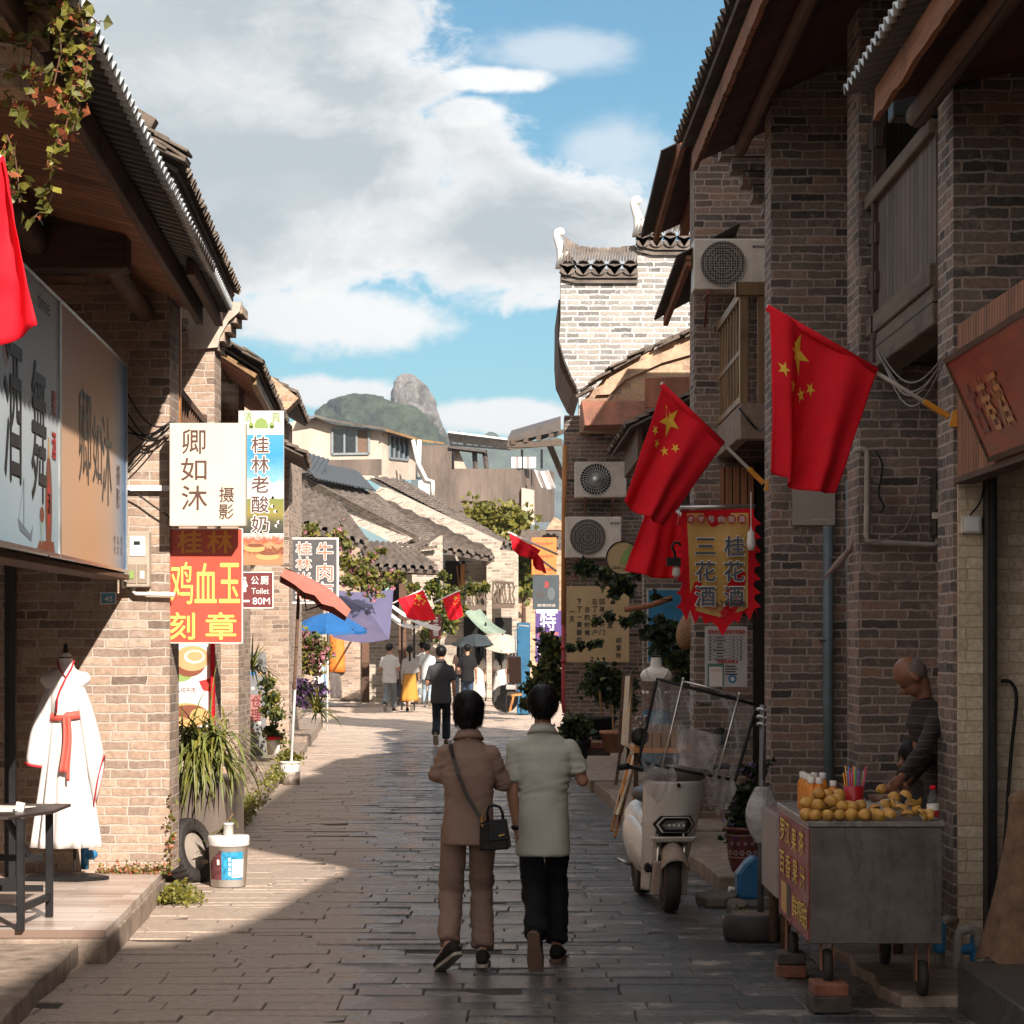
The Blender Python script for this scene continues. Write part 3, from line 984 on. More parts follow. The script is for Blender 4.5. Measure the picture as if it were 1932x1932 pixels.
hi = [V((2.14, 7 + 7.33 * i / k, 5.235 - 0.06 * i / k)) for i in range(k + 1)]
hi[-1].y -= 0.09
for i in range(k):
 g.hexa([lo[i], lo[i] + V((.035, 0, 0)), lo[i + 1] + V((.035, 0, 0)), lo[i + 1], hi[i], hi[i] + V((.035, 0, 0)), hi[i + 1] + V((.035, 0, 0)), hi[i + 1]])
g.build('fascia_board', M_fascia, T)
g = MB()
g.tube([V((2.42, 7 + 1.5 * i, 5.12 - 0.01 * i)) + V((rnd.gauss(0, .01), 0, rnd.gauss(0, .008))) for i in range(6)], 0.07, 12)
g.tube([V((3.2, 7 + 1.5 * i, 5.28 - 0.01 * i)) for i in range(6)], 0.07, 12)
g.each('purlin', M_log, T, True)
g = MB()
g.bb(2.34, 4, 14.85, 15.05, 5.14, 5.33)
g.build('cross_beam', M_steel_d, T, bevel=0.008)
g = MB()
g.bb(2.60, 2.635, 14.83, 17.46, 4.08, 5.06)
g.build('parapet_boards', wood('weathered grey parapet boards', (0.16, 0.125, 0.105), 'z', 0.17, 0.8, 0.45, 0.008), T)
g = MB()
g.bb(2.55, 2.66, 14.84, 17.52, 5.03, 5.13)
g.bb(2.56, 2.68, 14.84, 17.52, 4.10, 4.24)
g.bb(2.58, 2.80, 14.84, 17.54, 3.86, 4.10)
g.build('parapet_rail', M_greybeam, T, bevel=0.008)
g = MB()
for k in range(6):
 g.box((2.60 - 0.0, 17.35, 4.15 + 0.34 * k), (0.06, 0.5, 0.14), Matrix.Rotation(0.1, 3, 'X'))
g.bb(2.56, 2.66, 17.16, 17.24, 3.9, 6.0)
g.bb(2.6, 2.66, 17.3, 17.36, 3.9, 6.0)
g.build('gallery_post', M_post, T, bevel=0.004)
g = MB()
g.bb(3.26, 3.3, 14.9, 17.5, 3.9, 6.2)
g.bb(2.66, 3.3, 17.40, 17.44, 3.9, 6.2)
g.bb(2.6, 3.3, 14.86, 17.4, 3.92, 3.96)
g.build('gallery_partition', wood('dark gallery boards', (0.05, 0.033, 0.027), 'z', 0.14), T)
g = MB()
g.bb(2.62, 2.70, 10, 14.23, 2.88, 3.78)
cl = g.build('timber_cladding', M_clad, T, bevel=0.004)
g = MB()
g.bb(2.60, 2.72, 10, 14.24, 2.845, 2.88)
g.build('cladding_sill', M_log, cl)
g = MB()
g.bb(2.775, 2.83, 14.10, 14.255, 0.1, 2.88)
g.bb(2.79, 2.815, 14.06, 14.10, 0.1, 2.88)
g.build('door_track', M_steel_d, T, bevel=0.003)
T = thing('brick_house', (3.5, 18, 0), 'tall sooty brick house with tiled eave carrying the large flag pipes', 'house')
g = MB()
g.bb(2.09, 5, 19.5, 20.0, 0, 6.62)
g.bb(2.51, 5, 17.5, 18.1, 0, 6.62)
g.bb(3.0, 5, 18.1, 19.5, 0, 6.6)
for k in range(5):
 g.bb(2.09 - 0.075 * (k + 1), 2.3, 19.52, 19.98, 6.24 + 0.105 * k, 6.335 + 0.105 * k)
for k in range(7):
 g.bb(2.42 - 0.095 * k, 3.0, 21.4, 21.7, 5.45 + 0.125 * k, 5.56 + 0.125 * k + (0.9 if k == 6 else 0))
g.bb(2.42, 3, 21.41, 21.69, 5.3, 6.4)
g.build('wall', M_brick_r, T)
g = MB()
tile_roof(g, (1.56, 13.5, 6.34), (1.46, 21.15, 6.24), (1, 0, 0.5), 4, 0.2, 0.14, 0.045, 0.026, jit=0.02)
g.build('roof', M_tile, T)
g = MB()
a, b = V((1.66, 13.5, 6.17)), V((1.58, 21.05, 6.06))
g.prism([a, b, b + V((3, 0, 1.35)), a + V((3, 0, 1.35))], (0, 0, 0.03))
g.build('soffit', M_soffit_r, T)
g = MB()
k = 44
r1 = random.Random(9)
for i in range(k):
 p0, p1 = a.lerp(b, i / k), a.lerp(b, (i + 1) / k)
 l0, l1 = V((-.015, 0, -0.07 + r1.uniform(-.012, .012))), V((-.015, 0, -0.07 + r1.uniform(-.012, .012)))
 g.hexa([p0 + l0, p0 + l0 + V((.04, 0, 0)), p1 + l1 + V((.04, 0, 0)), p1 + l1, p0 + V((-.015, 0, .09)), p0 + V((.025, 0, .09)), p1 + V((.025, 0, .09)), p1 + V((-.015, 0, .09))])
g.build('fascia_board', M_fascia, T)
g = MB()
g.tube([V((2.02, 13.5, 6.27)), V((1.98, 21, 6.17))], 0.06, 10)
g.bb(1.78, 4, 19.3, 19.46, 6.5, 6.62)
g.each('purlin', M_log, T)
T = thing('brick_house', (3.5, 24, 0), 'dark brick house with balcony and brown tin eaves beyond the first pier', 'house')
g = MB()
g.bb(1.81, 5, 24, 24.6, 0, 7.0)
g.bb(2.6, 5, 20.0, 24, 0, 7.0)
g.bb(2.40, 5, 24.6, 29, 0, 6.6)
g.build('wall', M_brick_r, T)
g = MB()
corrugated(g, (1.50, 24.3, 6.82), (1.50, 28.2, 6.60), (1, 0, 0.50), 2.4, 0.10, 0.014, 6, 3, 0.02)
corrugated(g, (1.60, 23.5, 5.64), (1.57, 26.7, 5.44), (1, 0, 0.52), 0.7, 0.09, 0.012, 6, 2, 0.015)
g.build('roof_sheet', M_tin, T, True, solid=0.006)
g = MB()
g.prism([(1.72, 23.9, 6.82), (1.70, 28.1, 6.62), (3.2, 28.1, 7.3), (3.2, 23.9, 7.5)], (0, 0, 0.02))
g.build('soffit', M_soffit_r, T)
g = MB()
g.beam((1.68, 23.8, 6.82), (1.67, 28.1, 6.60), 0.05, 0.16)
g.beam((2.0, 23.8, 6.86), (2.0, 28.1, 6.68), 0.10, 0.14)
g.beam((1.72, 23.5, 5.60), (1.69, 26.6, 5.41), 0.05, 0.10)
g.build('fascia_board', M_fascia, T)
g = MB()
g.bb(2.03, 2.9, 21.5, 21.65, 3.70, 4.02)
g.bb(2.03, 2.14, 21.65, 24.0, 3.72, 4.02)
g.bb(2.05, 2.9, 21.55, 24.0, 3.95, 4.0)
g.build('balcony_slab', plain('brown grey balcony concrete', (0.23, 0.17, 0.13), 0.85, var=0.3, bmp=0.4), T, bevel=0.008)
rl = MB()
for x in (2.03, 2.19):
 rl.bb(x, x + 0.075, 21.52, 21.60, 4.02, 4.98)
rl.bb(1.99, 2.45, 21.49, 21.63, 4.98, 5.10)
a, b = V((2.06, 21.6, 5.0)), V((2.06, 23.95, 5.0))
rl.beam(a, b, 0.07, 0.08)
rl.beam(a - V((0, 0, .5)), b - V((0, 0, .5)), 0.04, 0.05)
rl.beam(a - V((0, 0, .93)), b - V((0, 0, .93)), 0.05, 0.06)
for k in range(8):
 q = a.lerp(b, (k + .5) / 8)
 rl.beam(q, q - V((0, 0, .95)), 0.035, 0.035, (0, 1, 0))
 if k < 7:
  q2 = a.lerp(b, (k + 1.5) / 8)
  rl.beam(q, q2 - V((0, 0, .92)), 0.02, 0.02)
rl.build('balustrade', M_yel, T, bevel=0.004)
g = MB()
g.bb(XD(1360, 23.9), XD(1421, 23.9), 23.85, 23.98, 2.2, 3.62)
g.build('timber_panel', M_clad, T)
g = MB()
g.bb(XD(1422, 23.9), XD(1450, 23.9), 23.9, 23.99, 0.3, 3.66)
g.build('recess_shade', M_dark, T)  # dark sheet on the wall, painted shade of a narrow recess
T = thing('brick_house', (3, 36, 0), 'old brick house with two outdoor fan units and rusted metal canopy', 'house')
g = MB()
g.bb(0.868, 4.5, 40, 40.6, 0, 5.6)
g.bb(1.855, 4.5, 34, 34.5, 0, 4.7)
g.each('wall', M_brick_r, T)
g = MB()
d = 39.6
prof = [(1095, 815), (1095, 762), (1112, 742), (1128, 728), (1140, 712), (1172, 690), (1205, 672), (1262, 648), (1315, 628), (1315, 815)]
g.prism([P(px, py, d) for px, py in prof], (0, 0.4, 0))
g.build('broken_wall', M_brick_o, T)
g = MB()
for i in range(60):
 t = rnd.random()
 px = 1098 + 215 * t
 py = 757 - 129 * t ** 0.62 - rnd.uniform(0, 10)
 g.box(P(px, py, 39.7 + rnd.uniform(-.25, .2)), (0.30, 0.26, 0.03), Matrix.Rotation(-0.42 + rnd.uniform(-.1, .1), 3, 'Y'))
g.build('verge_tiles', M_tile, T)
g = MB()
q = [P(px, py, 39.52) for px, py in ((1125, 745), (1150, 712), (1200, 684), (1262, 660), (1306, 640), (1306, 668), (1250, 684), (1180, 716), (1150, 744))]
g.prism(q, (0, 0.07, 0))
g.build('render_patch', plain('crumbling ochre plaster', (0.50, 0.35, 0.24), 0.9, var=0.35, scale=4, bmp=0.6), T)
g = MB()
p0, p1 = P(1097, 756, 38.6), P(1226, 756, 38.6)
q0, q1 = P(1103, 803, 38.4), P(1222, 800, 38.4)
g.hexa([q0, q1, q1 + V((0, 1, 0)), q0 + V((0, 1, 0)), p0, p1, p1 + V((0, 1, 0)), p0 + V((0, 1, 0))])
p0, p1 = P(1216, 770, 38.3), P(1316, 768, 38.3)
g.hexa([p0, p1, p1 + V((0, .05, 0)), p0 + V((0, .05, 0)), P(1216, 712, 38.3), P(1316, 710, 38.3), P(1316, 710, 38.4), P(1216, 712, 38.4)])
g.build('rusted_canopy', M_rust, T, bevel=0.01)
g = MB()
tile_roof(g, (1.48, 30.6, 4.62), (1.40, 34.6, 4.55), (1, 0, 0.5), 2.5, 0.2, 0.15, 0.045, 0.028, jit=0.02)
g.build('roof', M_tile, T)
g = MB()
g.bb(1.60, 1.66, 30.8, 34.4, 4.2, 4.6)
g.build('eave_beam', M_log, T)
# white fire wall with horned copings
T = thing('fire_wall', (2, 42, 0), 'tall limewashed fire wall with tiled coping and white curled horns', 'wall')
d = 42.0
g = MB()
prof = [(1058, 515), (1202, 515), (1202, 462), (1330, 462), (1330, 900), (1092, 900), (1092, 738), (1086, 724), (1079, 712), (1072, 694), (1066, 680), (1060, 660), (1055, 640), (1058, 600)]
g.prism([P(px, py, d) for px, py in prof], (0, 0.5, 0))
g.build('wall', M_brick_w, T)
cp = MB()
for (xa, xb, yt, yb, lift) in ((1056, 1204, 470, 515, 8), (1200, 1330, 425, 462, 6)):
 n = 26
 for i in range(n):
  t0, t1 = i / n, (i + 1) / n
  f = lambda t: yt - lift * (1 - min(1, t * 3.2)) ** 2 * 2 + 4 * math.sin(t * 3.1)
  px0, px1 = xa + 8 + (xb - xa - 8) * t0, xa + 8 + (xb - xa - 8) * t1
  y0 = f(t0)
  c0, c1 = P(px0, y0, d + .25), P(px1, y0, d + .25)
  for sg in (-1, 1):
   e0, e1 = P(px0, yb - 24, d + .25 + sg * .42), P(px1 - 2, yb - 24, d + .25 + sg * .42)
   rr = V((0, 0, rnd.uniform(-.02, .02)))
   cp.hexa([e0 + rr, e1 + rr, c1 + rr, c0 + rr, e0 + rr + V((0, 0, .06)), e1 + rr + V((0, 0, .06)), c1 + rr + V((0, 0, .06)), c0 + rr + V((0, 0, .06))] if sg < 0 else
     [e1 + rr, e0 + rr, c0 + rr, c1 + rr, e1 + rr + V((0, 0, .06)), e0 + rr + V((0, 0, .06)), c0 + rr + V((0, 0, .06)), c1 + rr + V((0, 0, .06))])
 k = max(5, int((xb - xa) / 25))
 for i in range(k):
  px = xa + (xb - xa) * (i + .5) / k
  c = P(px, yb - 18, d - .16)
  ring = [c + V((0.105 * math.cos(a), 0, 0.075 * math.sin(a))) for a in [math.pi * j / 6 for j in range(7)]]
  ring = [p + V((0, 0, 0)) for p in ring] + [c + V((0.085 * math.cos(a), 0, 0.055 * math.sin(a))) for a in [math.pi * j / 6 for j in range(6, -1, -1)]]
  cp.prism(ring, (0, .5, 0))
  c = P(px, yb - 4, d - .16)
  w2 = (xb - xa) / k * d / FL / 2
  ring = [c + V((w2 * math.cos(a), 0, -0.10 * abs(math.sin(a)) + .03)) for a in [math.pi * j / 6 for j in range(7)]] + [c + V((w2, 0, .12)), c + V((-w2, 0, .12))][::-1][::-1]
  cp.prism(ring, (0, .14, 0))
 cp.prism([P(xa - 1, yb - 2, d - .12), P(xb, yb - 2, d - .12), P(xb, yb + 9, d - .12), P(xa + 36, yb + 9, d - .12), P(xa + 3, yb + 2, d - .12)], (0, .1, 0))
 cp.prism([P(xa + 1, yb + 10, d - .07), P(xb, yb + 12, d - .07), P(xb, yb + 19, d - .07), P(xa + 32, yb + 19, d - .07), P(xa + 3, yb + 12, d - .07)], (0, .05, 0))
cp.build('coping', M_tile_far, T)
for (px, py) in ((1062, 508), (1207, 448)):
 g = MB()
 pts = [P(px + a, py + b, d + .2) for a, b in ((6, -6), (2, -22), (-3, -38), (-9, -54), (-12, -64), (-10, -72), (-5, -74), (-3, -69), (-6, -66))]
 g.tube(pts, [0.20, 0.13, 0.085, 0.07, 0.065, 0.06, 0.055, 0.05, 0.04], 8)
 g.prism([P(px - 4, py, d - .06), P(px + 26, py, d - .06), P(px + 16, py - 18, d - .06), P(px + 8, py - 34, d - .06), P(px - 2, py - 30, d - .06)], (0, .4, 0))
 g.ell(P(px - 4, py - 70, d + .2), 0.075, 10, 6)
 g.build('horn', plain('white lime plaster', (0.78, 0.75, 0.70), 0.7, var=0.1), T, True)
g = MB()
g.prism([P(x, y, 42.6) for x, y in ((1054, 565), (1060, 565), (1062, 640), (1072, 690), (1088, 722), (1094, 736), (1092, 752), (1079, 738), (1066, 712), (1056, 690), (1053, 650))], (0, 4, 0))
g.build('side_eave', M_log, T)
# unseen houses added beside the camera and behind the eaves to cast shade
g = MB()
T = thing('unseen_house', (5, -4, 0), 'unseen brick house added beside and behind the viewer to shade the street', 'house')
g.prism([(3.4, y_, z_) for y_, z_ in ((-30, 0), (8, 0), (8, 7.55), (4.9, 7.93), (3.5, 8.17), (1.9, 8.7), (.9, 9.25), (-3, 9.6), (-30, 9.6))], (6, 0, 0))
g.build('wall', M_brick_r, T)
g = MB()
T = thing('unseen_house', (6, 18, 0), 'unseen rear house added behind the fruit cart eaves to cast shade', 'house')
g.bb(2.78, 8, 29.2, 37.4, 0, 7.7)
g.prism([(3.45, y_, z_) for y_, z_ in ((9, 0), (29, 0), (29, 7.9), (25.5, 9.15), (20.7, 9.35), (17.9, 9.85), (8.0, 9.85), (8.2, 8.95), (8.75, 7.6))], (5, 0, 0))
g.build('wall', M_brick_r, T)
# ================================================================== hills
HAZE = 0.00017
def dome(mb, prof, d, ztop=None, nd=40, amp=0.03, dep=1.0, seed=0, fs=1.0):
 """a rounded hill; prof = (py, left px, right px) from the foot up"""
 rows = []
 for py, a, b in prof:
  z, xa, xb = ZD(py, d), XD(a, d), XD(b, d)
  rows.append((z, (xa + xb) / 2, (xb - xa) / 2))
 fine = []
 for i in range(len(rows) - 1):
  for k in range(12):
   t = k / 12
   fine.append(tuple(rows[i][q] * (1 - t) + rows[i + 1][q] * t for q in range(3)))
 fine.append(rows[-1])
 vs_, fs_ = [], []
 for (z, cx, r) in fine:
  for j in range(nd):
   a = 2 * math.pi * j / nd
   p = V((cx + r * math.cos(a), d + r * dep * math.sin(a), z))
   n = noise.fractal(p * (0.018 * fs) + V((seed, 0, 0)), 1.0, 2.0, 5) * amp * d * 0.06
   q = V((math.cos(a), math.sin(a), 0.4)).normalized()
   vs_.append(p + q * n)
 k = len(fine)
 for i in range(k - 1):
  for j in range(nd):
   a, b = i * nd + j, i * nd + (j + 1) % nd
   fs_.append((a, b, b + nd, a + nd))
 fs_.append(tuple(range((k - 1) * nd, k * nd)))
 mb.raw(vs_, fs_)
def hill_mat(name, rock, green, amt, sc):
 m, t, b = base_mat(name)
 p = pos(t)
 n = t.noise(p, sc, 8, 0.72)
 f = t.noise(t.vmul(p, (1, 1, 0.35)), sc * 4, 6, 0.7)
 c = t.ramp(f, [(0.36, tuple(x * 0.28 for x in rock)), (0.52, tuple(x * 0.8 for x in rock)), (0.68, tuple(x * 1.25 for x in rock))])
 gg = t.ramp(t.noise(p, sc * 9, 4, 0.7), [(0.36, tuple(x * 0.25 for x in green)), (0.64, tuple(x * 1.6 for x in green))])
 c = t.mix(t.smooth(n, amt - 0.06, amt + 0.06), c, gg)
 t.put(b, 'Base Color', c)
 b.inputs['Roughness'].default_value = 0.95
 bump(t, b, t.m('ADD', f, n), 1.0, 8.0)
 return m
g = MB()
dome(g, [(900, 560, 846), (830, 575, 838), (800, 588, 812), (785, 599, 790), (770, 611, 765), (757, 626, 742), (748, 640, 690), (742, 654, 668)], 1700, amp=0.07, nd=220, dep=0.7, seed=3, fs=3)
tag(g.build('hills', hill_mat('forest hill', (0.10, 0.10, 0.085), (0.030, 0.045, 0.022), 0.25, 0.010), smooth=True), kind='structure')
g = MB()
dome(g, [(900, 728, 868), (850, 730, 852), (835, 731, 848), (810, 732, 840), (790, 733, 832), (772, 734, 824), (755, 735, 816), (737, 738, 806), (722, 745, 796), (712, 755, 786), (707, 764, 776)], 1780, amp=0.035, nd=200, dep=0.9, seed=9, fs=3.2)
tag(g.build('mountain', hill_mat('bare karst rock', (0.27, 0.25, 0.235), (0.05, 0.055, 0.032), 0.54, 0.022), smooth=True), kind='structure')
g = MB()
d = 5200
top = []
for i in range(81):
 px = 780 + 300 * i / 80
 py = 822 - 12 * noise.fractal(V((px * 0.022, 0.4, 0)), 1.0, 2.0, 4) - 5 * math.sin(px * 0.11)
 top.append((px, py))
rows = []
for k, (dd, f) in enumerate(((0, 1.0), (-250, 0.55), (-600, 0.0), (500, 0.6), (900, 0))):
 rows.append([V((XD(px, d), d + dd, -50 + (ZD(py, d) + 50) * f)) for px, py in top])
for a, b in ((2, 1), (1, 0), (0, 3), (3, 4)):
 for i in range(80):
  g.face([rows[a][i], rows[a][i + 1], rows[b][i + 1], rows[b][i]])
tag(g.build('hills', hill_mat('far forest hill', (0.09, 0.10, 0.09), (0.04, 0.06, 0.035), 0.25, 0.004), smooth=True), kind='structure')
g = MB()
g.bb(-2500, 2500, -60, 7000, -1.1, 260)
hz = bpy.data.materials.new('pale air')
hz.use_nodes = True
t = NT(hz.node_tree)
vp = t.n('VolumePrincipled', Color=(0.70, 0.80, 0.92), Density=HAZE, Anisotropy=0.2)
t.t.links.new(vp.outputs[0], t.n('OutputMaterial').inputs['Volume'])
hz.cycles.homogeneous_volume = True
tag(g.build('haze', hz), kind='stuff')
HAZED = True
# ================================================================== buildings beyond the bend
M_buff = plain('stained buff render', (0.56, 0.45, 0.37), 0.9, var=0.22, scale=1.0, bmp=0.2, streak=(1, 1, 0.5))
M_frame = plain('grey blue window frame', (0.22, 0.25, 0.27), 0.5)
M_glass = plain('dark window glass', (0.02, 0.024, 0.028), 0.08, var=0.3, bmp=0, spec=0.8)
M_curt = plain('brown curtain', (0.17, 0.11, 0.075), 0.8)
T = thing('concrete_house', P(640, 1100, 106), 'buff rendered upper storey with wide windows above the tiled roofs', 'house')
d = 106
g = MB()
g.hexa([P(548, 905, d), P(720, 905, d), P(784, 905, d + 4), P(548, 905, d + 6), P(548, 797, d), P(720, 812, d), P(784, 829, d + 4), P(548, 797, d + 6)])
g.prism([P(548, 797, d), P(563, 793, d), P(597, 788, d), P(627, 800, d), P(720, 812, d)], (0, 6, 0))
g.build('wall', M_buff, T)
g = MB()
g.prism([P(585, 868, d - .03), P(720, 866, d - .03), P(720, 896, d - .03), P(560, 896, d - .03)], (0, 0.02, 0))
g.build('stained_band', M_conc_d, T)
g = MB()
pts = [(562, 792), (597, 786), (628, 795), (690, 805), (728, 810)]
for (a, b) in zip(pts, pts[1:]):
 g.hexa([P(a[0], a[1], d - .7), P(b[0], b[1], d - .7), P(b[0], b[1], d + 6), P(a[0], a[1], d + 6), P(a[0], a[1] - 3, d - .7), P(b[0], b[1] - 3, d - .7), P(b[0], b[1] - 3, d + 6), P(a[0], a[1] - 3, d + 6)])
g.build('roof', M_conc_d, T)
g = MB()
g.hexa([P(727, 813, d - .8), P(796, 834, d + 2.5), P(796, 834, d + 7), P(727, 813, d + 7), P(727, 808, d - .8), P(796, 829, d + 2.5), P(796, 829, d + 7), P(727, 808, d + 7)])
g.hexa([P(796, 833, d + 2.5), P(838, 838, d + 3.5), P(838, 838, d + 7), P(796, 833, d + 7), P(796, 829, d + 2.5), P(838, 835, d + 3.5), P(838, 835, d + 7), P(796, 829, d + 7)])
g.build('canopy', M_yel, T)
def far_window(T, q, n, panes, curtain=None):
 """q: four corners (lower left, lower right, upper right, upper left) in the wall's plane"""
 ll, lr, ur, ul = q
 nrm = (lr - ll).cross(ul - ll).normalized()
 fr = MB()
 for a, b in ((ll, lr), (lr, ur), (ur, ul), (ul, ll)):
  fr.beam(a + nrm * .04, b + nrm * .04, .10, .10, nrm)
 for i in range(1, n):
  t = i / n
  fr.beam(ll.lerp(lr, t) + nrm * .04, ul.lerp(ur, t) + nrm * .04, .08, .09, nrm)
 f = fr.build('window', M_frame, T)
 for i in range(n):
  a, b = i / n, (i + 1) / n
  MB().face([ll.lerp(lr, a) + nrm * .02, ll.lerp(lr, b) + nrm * .02, ul.lerp(ur, b) + nrm * .02, ul.lerp(ur, a) + nrm * .02]).build('pane', M_curt if i == curtain else M_glass, f)
 return f
far_window(T, [P(627, 857, d), P(696, 856, d), P(696, 810, d), P(627, 809, d)], 3, 3, 2)
e = lambda px, py: P(px, py, d + 4 * (px - 720) / 64)
far_window(T, [e(733, 864), e(768, 868), e(768, 826), e(733, 819)], 4, 4)
g = MB()
g.tube([P(791, 830, d), P(790, 900, d)], .10, 8)
g.tube([P(779, 830, d - .2), P(788, 872, d - .2), P(804, 905, d - .2), P(816, 908, d - .2), P(816, 935, d - .2)], .09, 8)
g.build('drain_pipe', M_white, T, True)
g = MB()
g.bb(XD(790, d), XD(818, d), d - .1, d + 2, ZD(934, d), ZD(907, d))
g.build('stair_wall', M_white, T)
T = thing('concrete_house', P(900, 1100, 122), 'unrendered brown concrete block with a roof terrace and steel truss shed', 'house')
d = 122
g = MB()
g.hexa([P(796, 985, d), P(984, 985, d), P(1046, 985, d + 4), P(796, 985, d + 5), P(796, 884, d), P(984, 884, d), P(1046, 890, d + 4), P(796, 884, d + 5)])
g.hexa([P(796, 884, d), P(853, 884, d), P(853, 884, d + 4), P(796, 884, d + 4), P(796, 840, d), P(853, 840, d), P(853, 840, d + 4), P(796, 840, d + 4)])
g.build('wall', M_conc_d, T)
g = MB()
g.hexa([P(853, 884, d + .6), P(880, 884, d + .6), P(880, 884, d + 4), P(853, 884, d + 4), P(853, 845, d + .6), P(866, 850, d + .6), P(866, 850, d + 4), P(853, 845, d + 4)])
g.hexa([P(984, 990, d - .3), P(1008, 990, d - .3), P(1008, 990, d + 2), P(984, 990, d + 2), P(984, 920, d - .3), P(1008, 925, d - .3), P(1008, 925, d + 2), P(984, 920, d + 2)])
g.each('pale_wall', M_buff, T)
g = MB()
g.beam(P(848, 845, d + .5), P(915, 853, d + .5), 1.4, .12)
g.tube([P(897, 884, d + .6), P(895, 850, d + .6)], .15, 6)
g.tube([P(918, 884, d + .6), P(914, 850, d + .6)], .15, 6)
g.build('lean_to', M_tin, T)
g = MB()
a, b = P(845, 818, d), P(957, 832, d)
g.hexa([a, b, b + V((0, 5, 0)), a + V((0, 5, 0)), a + V((0, 0, .14)), b + V((0, 0, .14)), b + V((0, 5, .14)), a + V((0, 5, .14))])
tr = g.build('shed_roof', M_white_pl, T)
g = MB()
lo0, lo1 = P(850, 839, d), P(962, 848, d)
g.beam(a, b, .09, .09)
g.beam(lo0, lo1, .09, .09)
for i in range(9):
 p, q = a.lerp(b, i / 8), lo0.lerp(lo1, i / 8)
 g.beam(p, q, .05, .05, (0, 1, 0))
 if i < 8:
  q2 = lo0.lerp(lo1, (i + 1) / 8)
  g.beam(p if i % 2 else q, q2 if i % 2 else a.lerp(b, (i + 1) / 8), .05, .05, (0, 1, 0))
g.build('steel_truss', M_steel_d, tr)
g = MB()
for px in (855, 985, 1022):
 g.tube([P(px, 842 if px < 900 else 848, d), P(px, 884, d)], .07, 6)
g.each('post', M_steel_d, tr)
g = MB()
g.grid(lambda s, t: P(965 + 46 * s, 862 + 21 * t, d + .15 * math.sin(s * 14)), 18, 3)
tag(g.build('laundry', plain('white laundry', (0.75, 0.70, 0.68), 0.8, var=0.12, scale=3), solid=.02), 'white laundry hung out on the concrete roof terrace', 'laundry')
g = MB()
g.grid(lambda s, t: P(1008 + 26 * s + 14 * t, 886 + 34 * t + 3 * math.sin(s * 3), d - .6 + .15 * math.sin(s * 11)), 12, 6)
tag(g.build('sheet', MATS['white laundry'], solid=.02), 'white sheet draped down over the edge of the concrete terrace', 'sheet')
# three tiled houses standing across the bend
def slope(mb, el, er, rr, rl, pitch=0.24, row=0.2):
 """tiled slope: eave left, eave right, ridge right, ridge left"""
 el, er, rr, rl = map(V, (el, er, rr, rl))
 n = (er - el).cross(rl - el).normalized()
 if n.z < 0:
  n = -n
 nu = max(8, int((er - el).length / pitch * 4))
 nv = max(3, int((rl - el).length / row))
 vs_, fs_ = [], []
 for j in range(nv + 1):
  for k in (0, 1):
   for i in range(nu + 1):
    s, t = i / nu, min(1.0, (j + k) / (nv + 1))
    p = el.lerp(er, s).lerp(rl.lerp(rr, s), t)
    ph = math.sin(2 * math.pi * s * (er - el).length / pitch)
    p += n * (0.055 * (abs(ph) ** .6 * (1 if ph > 0 else -.5)) + 0.035 * (1 - k) + .02 * noise.noise(V((int(i / 2) * 3.1, j * 7.7, 1))))
    vs_.append(p)
 rows = (nv + 1) * 2
 for q in range(rows - 1):
  for i in range(nu):
   o = q * (nu + 1) + i
   fs_.append((o, o + 1, o + nu + 2, o + nu + 1))
 mb.raw(vs_, fs_)
 lo = [p - n * .06 for p in (el, er, rr, rl)]
 mb.raw(lo + [p - n * .10 for p in lo], [(0, 1, 2, 3), (7, 6, 5, 4), (0, 4, 5, 1), (1, 5, 6, 2), (2, 6, 7, 3), (3, 7, 4, 0)])
 # row of round tile ends along the eave
 k = int((er - el).length / pitch)
 dn = (el - rl).normalized()
 for i in range(k):
  c = el.lerp(er, (i + .5) / k) + n * .02
  mb.box(c + dn * .05, (.10, .10, .10), Matrix.Rotation(i * .3, 3, 'Y'))
T = thing('tiled_house', P(600, 1230, 64), 'low tiled house half hidden by the beef noodle sign and creepers', 'house')
g = MB()
slope(g, P(560, 980, 62), P(700, 1030, 62), P(640, 950, 66), P(545, 905, 66))
g.build('roof', M_tile_far, T)
g = MB()
g.hexa([P(540, 1320, 66), P(680, 1320, 66), P(680, 1320, 67), P(540, 1320, 67), P(540, 975, 66), P(680, 1020, 66), P(680, 1020, 67), P(540, 975, 67)])
g.build('wall', M_brick_l, T)
T = thing('tiled_house', P(720, 1300, 70), 'tiled house with porch roof upturned ridge and long lit party wall', 'house')
d = 70
g = MB()
q = [P(545, 926, 74), P(752, 1030, 69.5), P(778, 1016, 69.7), P(545, 897, 74.2)]
g.prism(q, (0.25, .45, 0))
g.hexa([P(757, 1330, 69), P(831, 1330, 69), P(831, 1330, 70), P(757, 1330, 70), P(757, 1030, 69), P(831, 1033, 69), P(831, 1033, 70), P(757, 1030, 70)])
g.hexa([P(660, 1330, 71), P(835, 1330, 71), P(835, 1330, 71.5), P(660, 1330, 71.5), P(660, 1050, 71), P(835, 1010, 71), P(835, 1010, 71.5), P(660, 1050, 71.5)])
g.build('wall', M_brick_mid, T)
g = MB()
slope(g, P(786, 1018, 70.3), P(838, 1034, 72), P(708, 930, 77), P(548, 886, 75))
slope(g, P(694, 1066, 67), P(830, 1073, 67), P(765, 1026, 69.4), P(676, 1020, 69.4))
g.build('roof', M_tile_far, T)
g = MB()
for k in range(3):
 g.prism([P(545, 884 + 6 * k, 74 - .1 * k), P(784, 1010 + 5 * k, 69.8 - .1 * k), P(784, 1014 + 5 * k, 69.8 - .1 * k), P(545, 888 + 6 * k, 74 - .1 * k)], (.1, .25, 0))
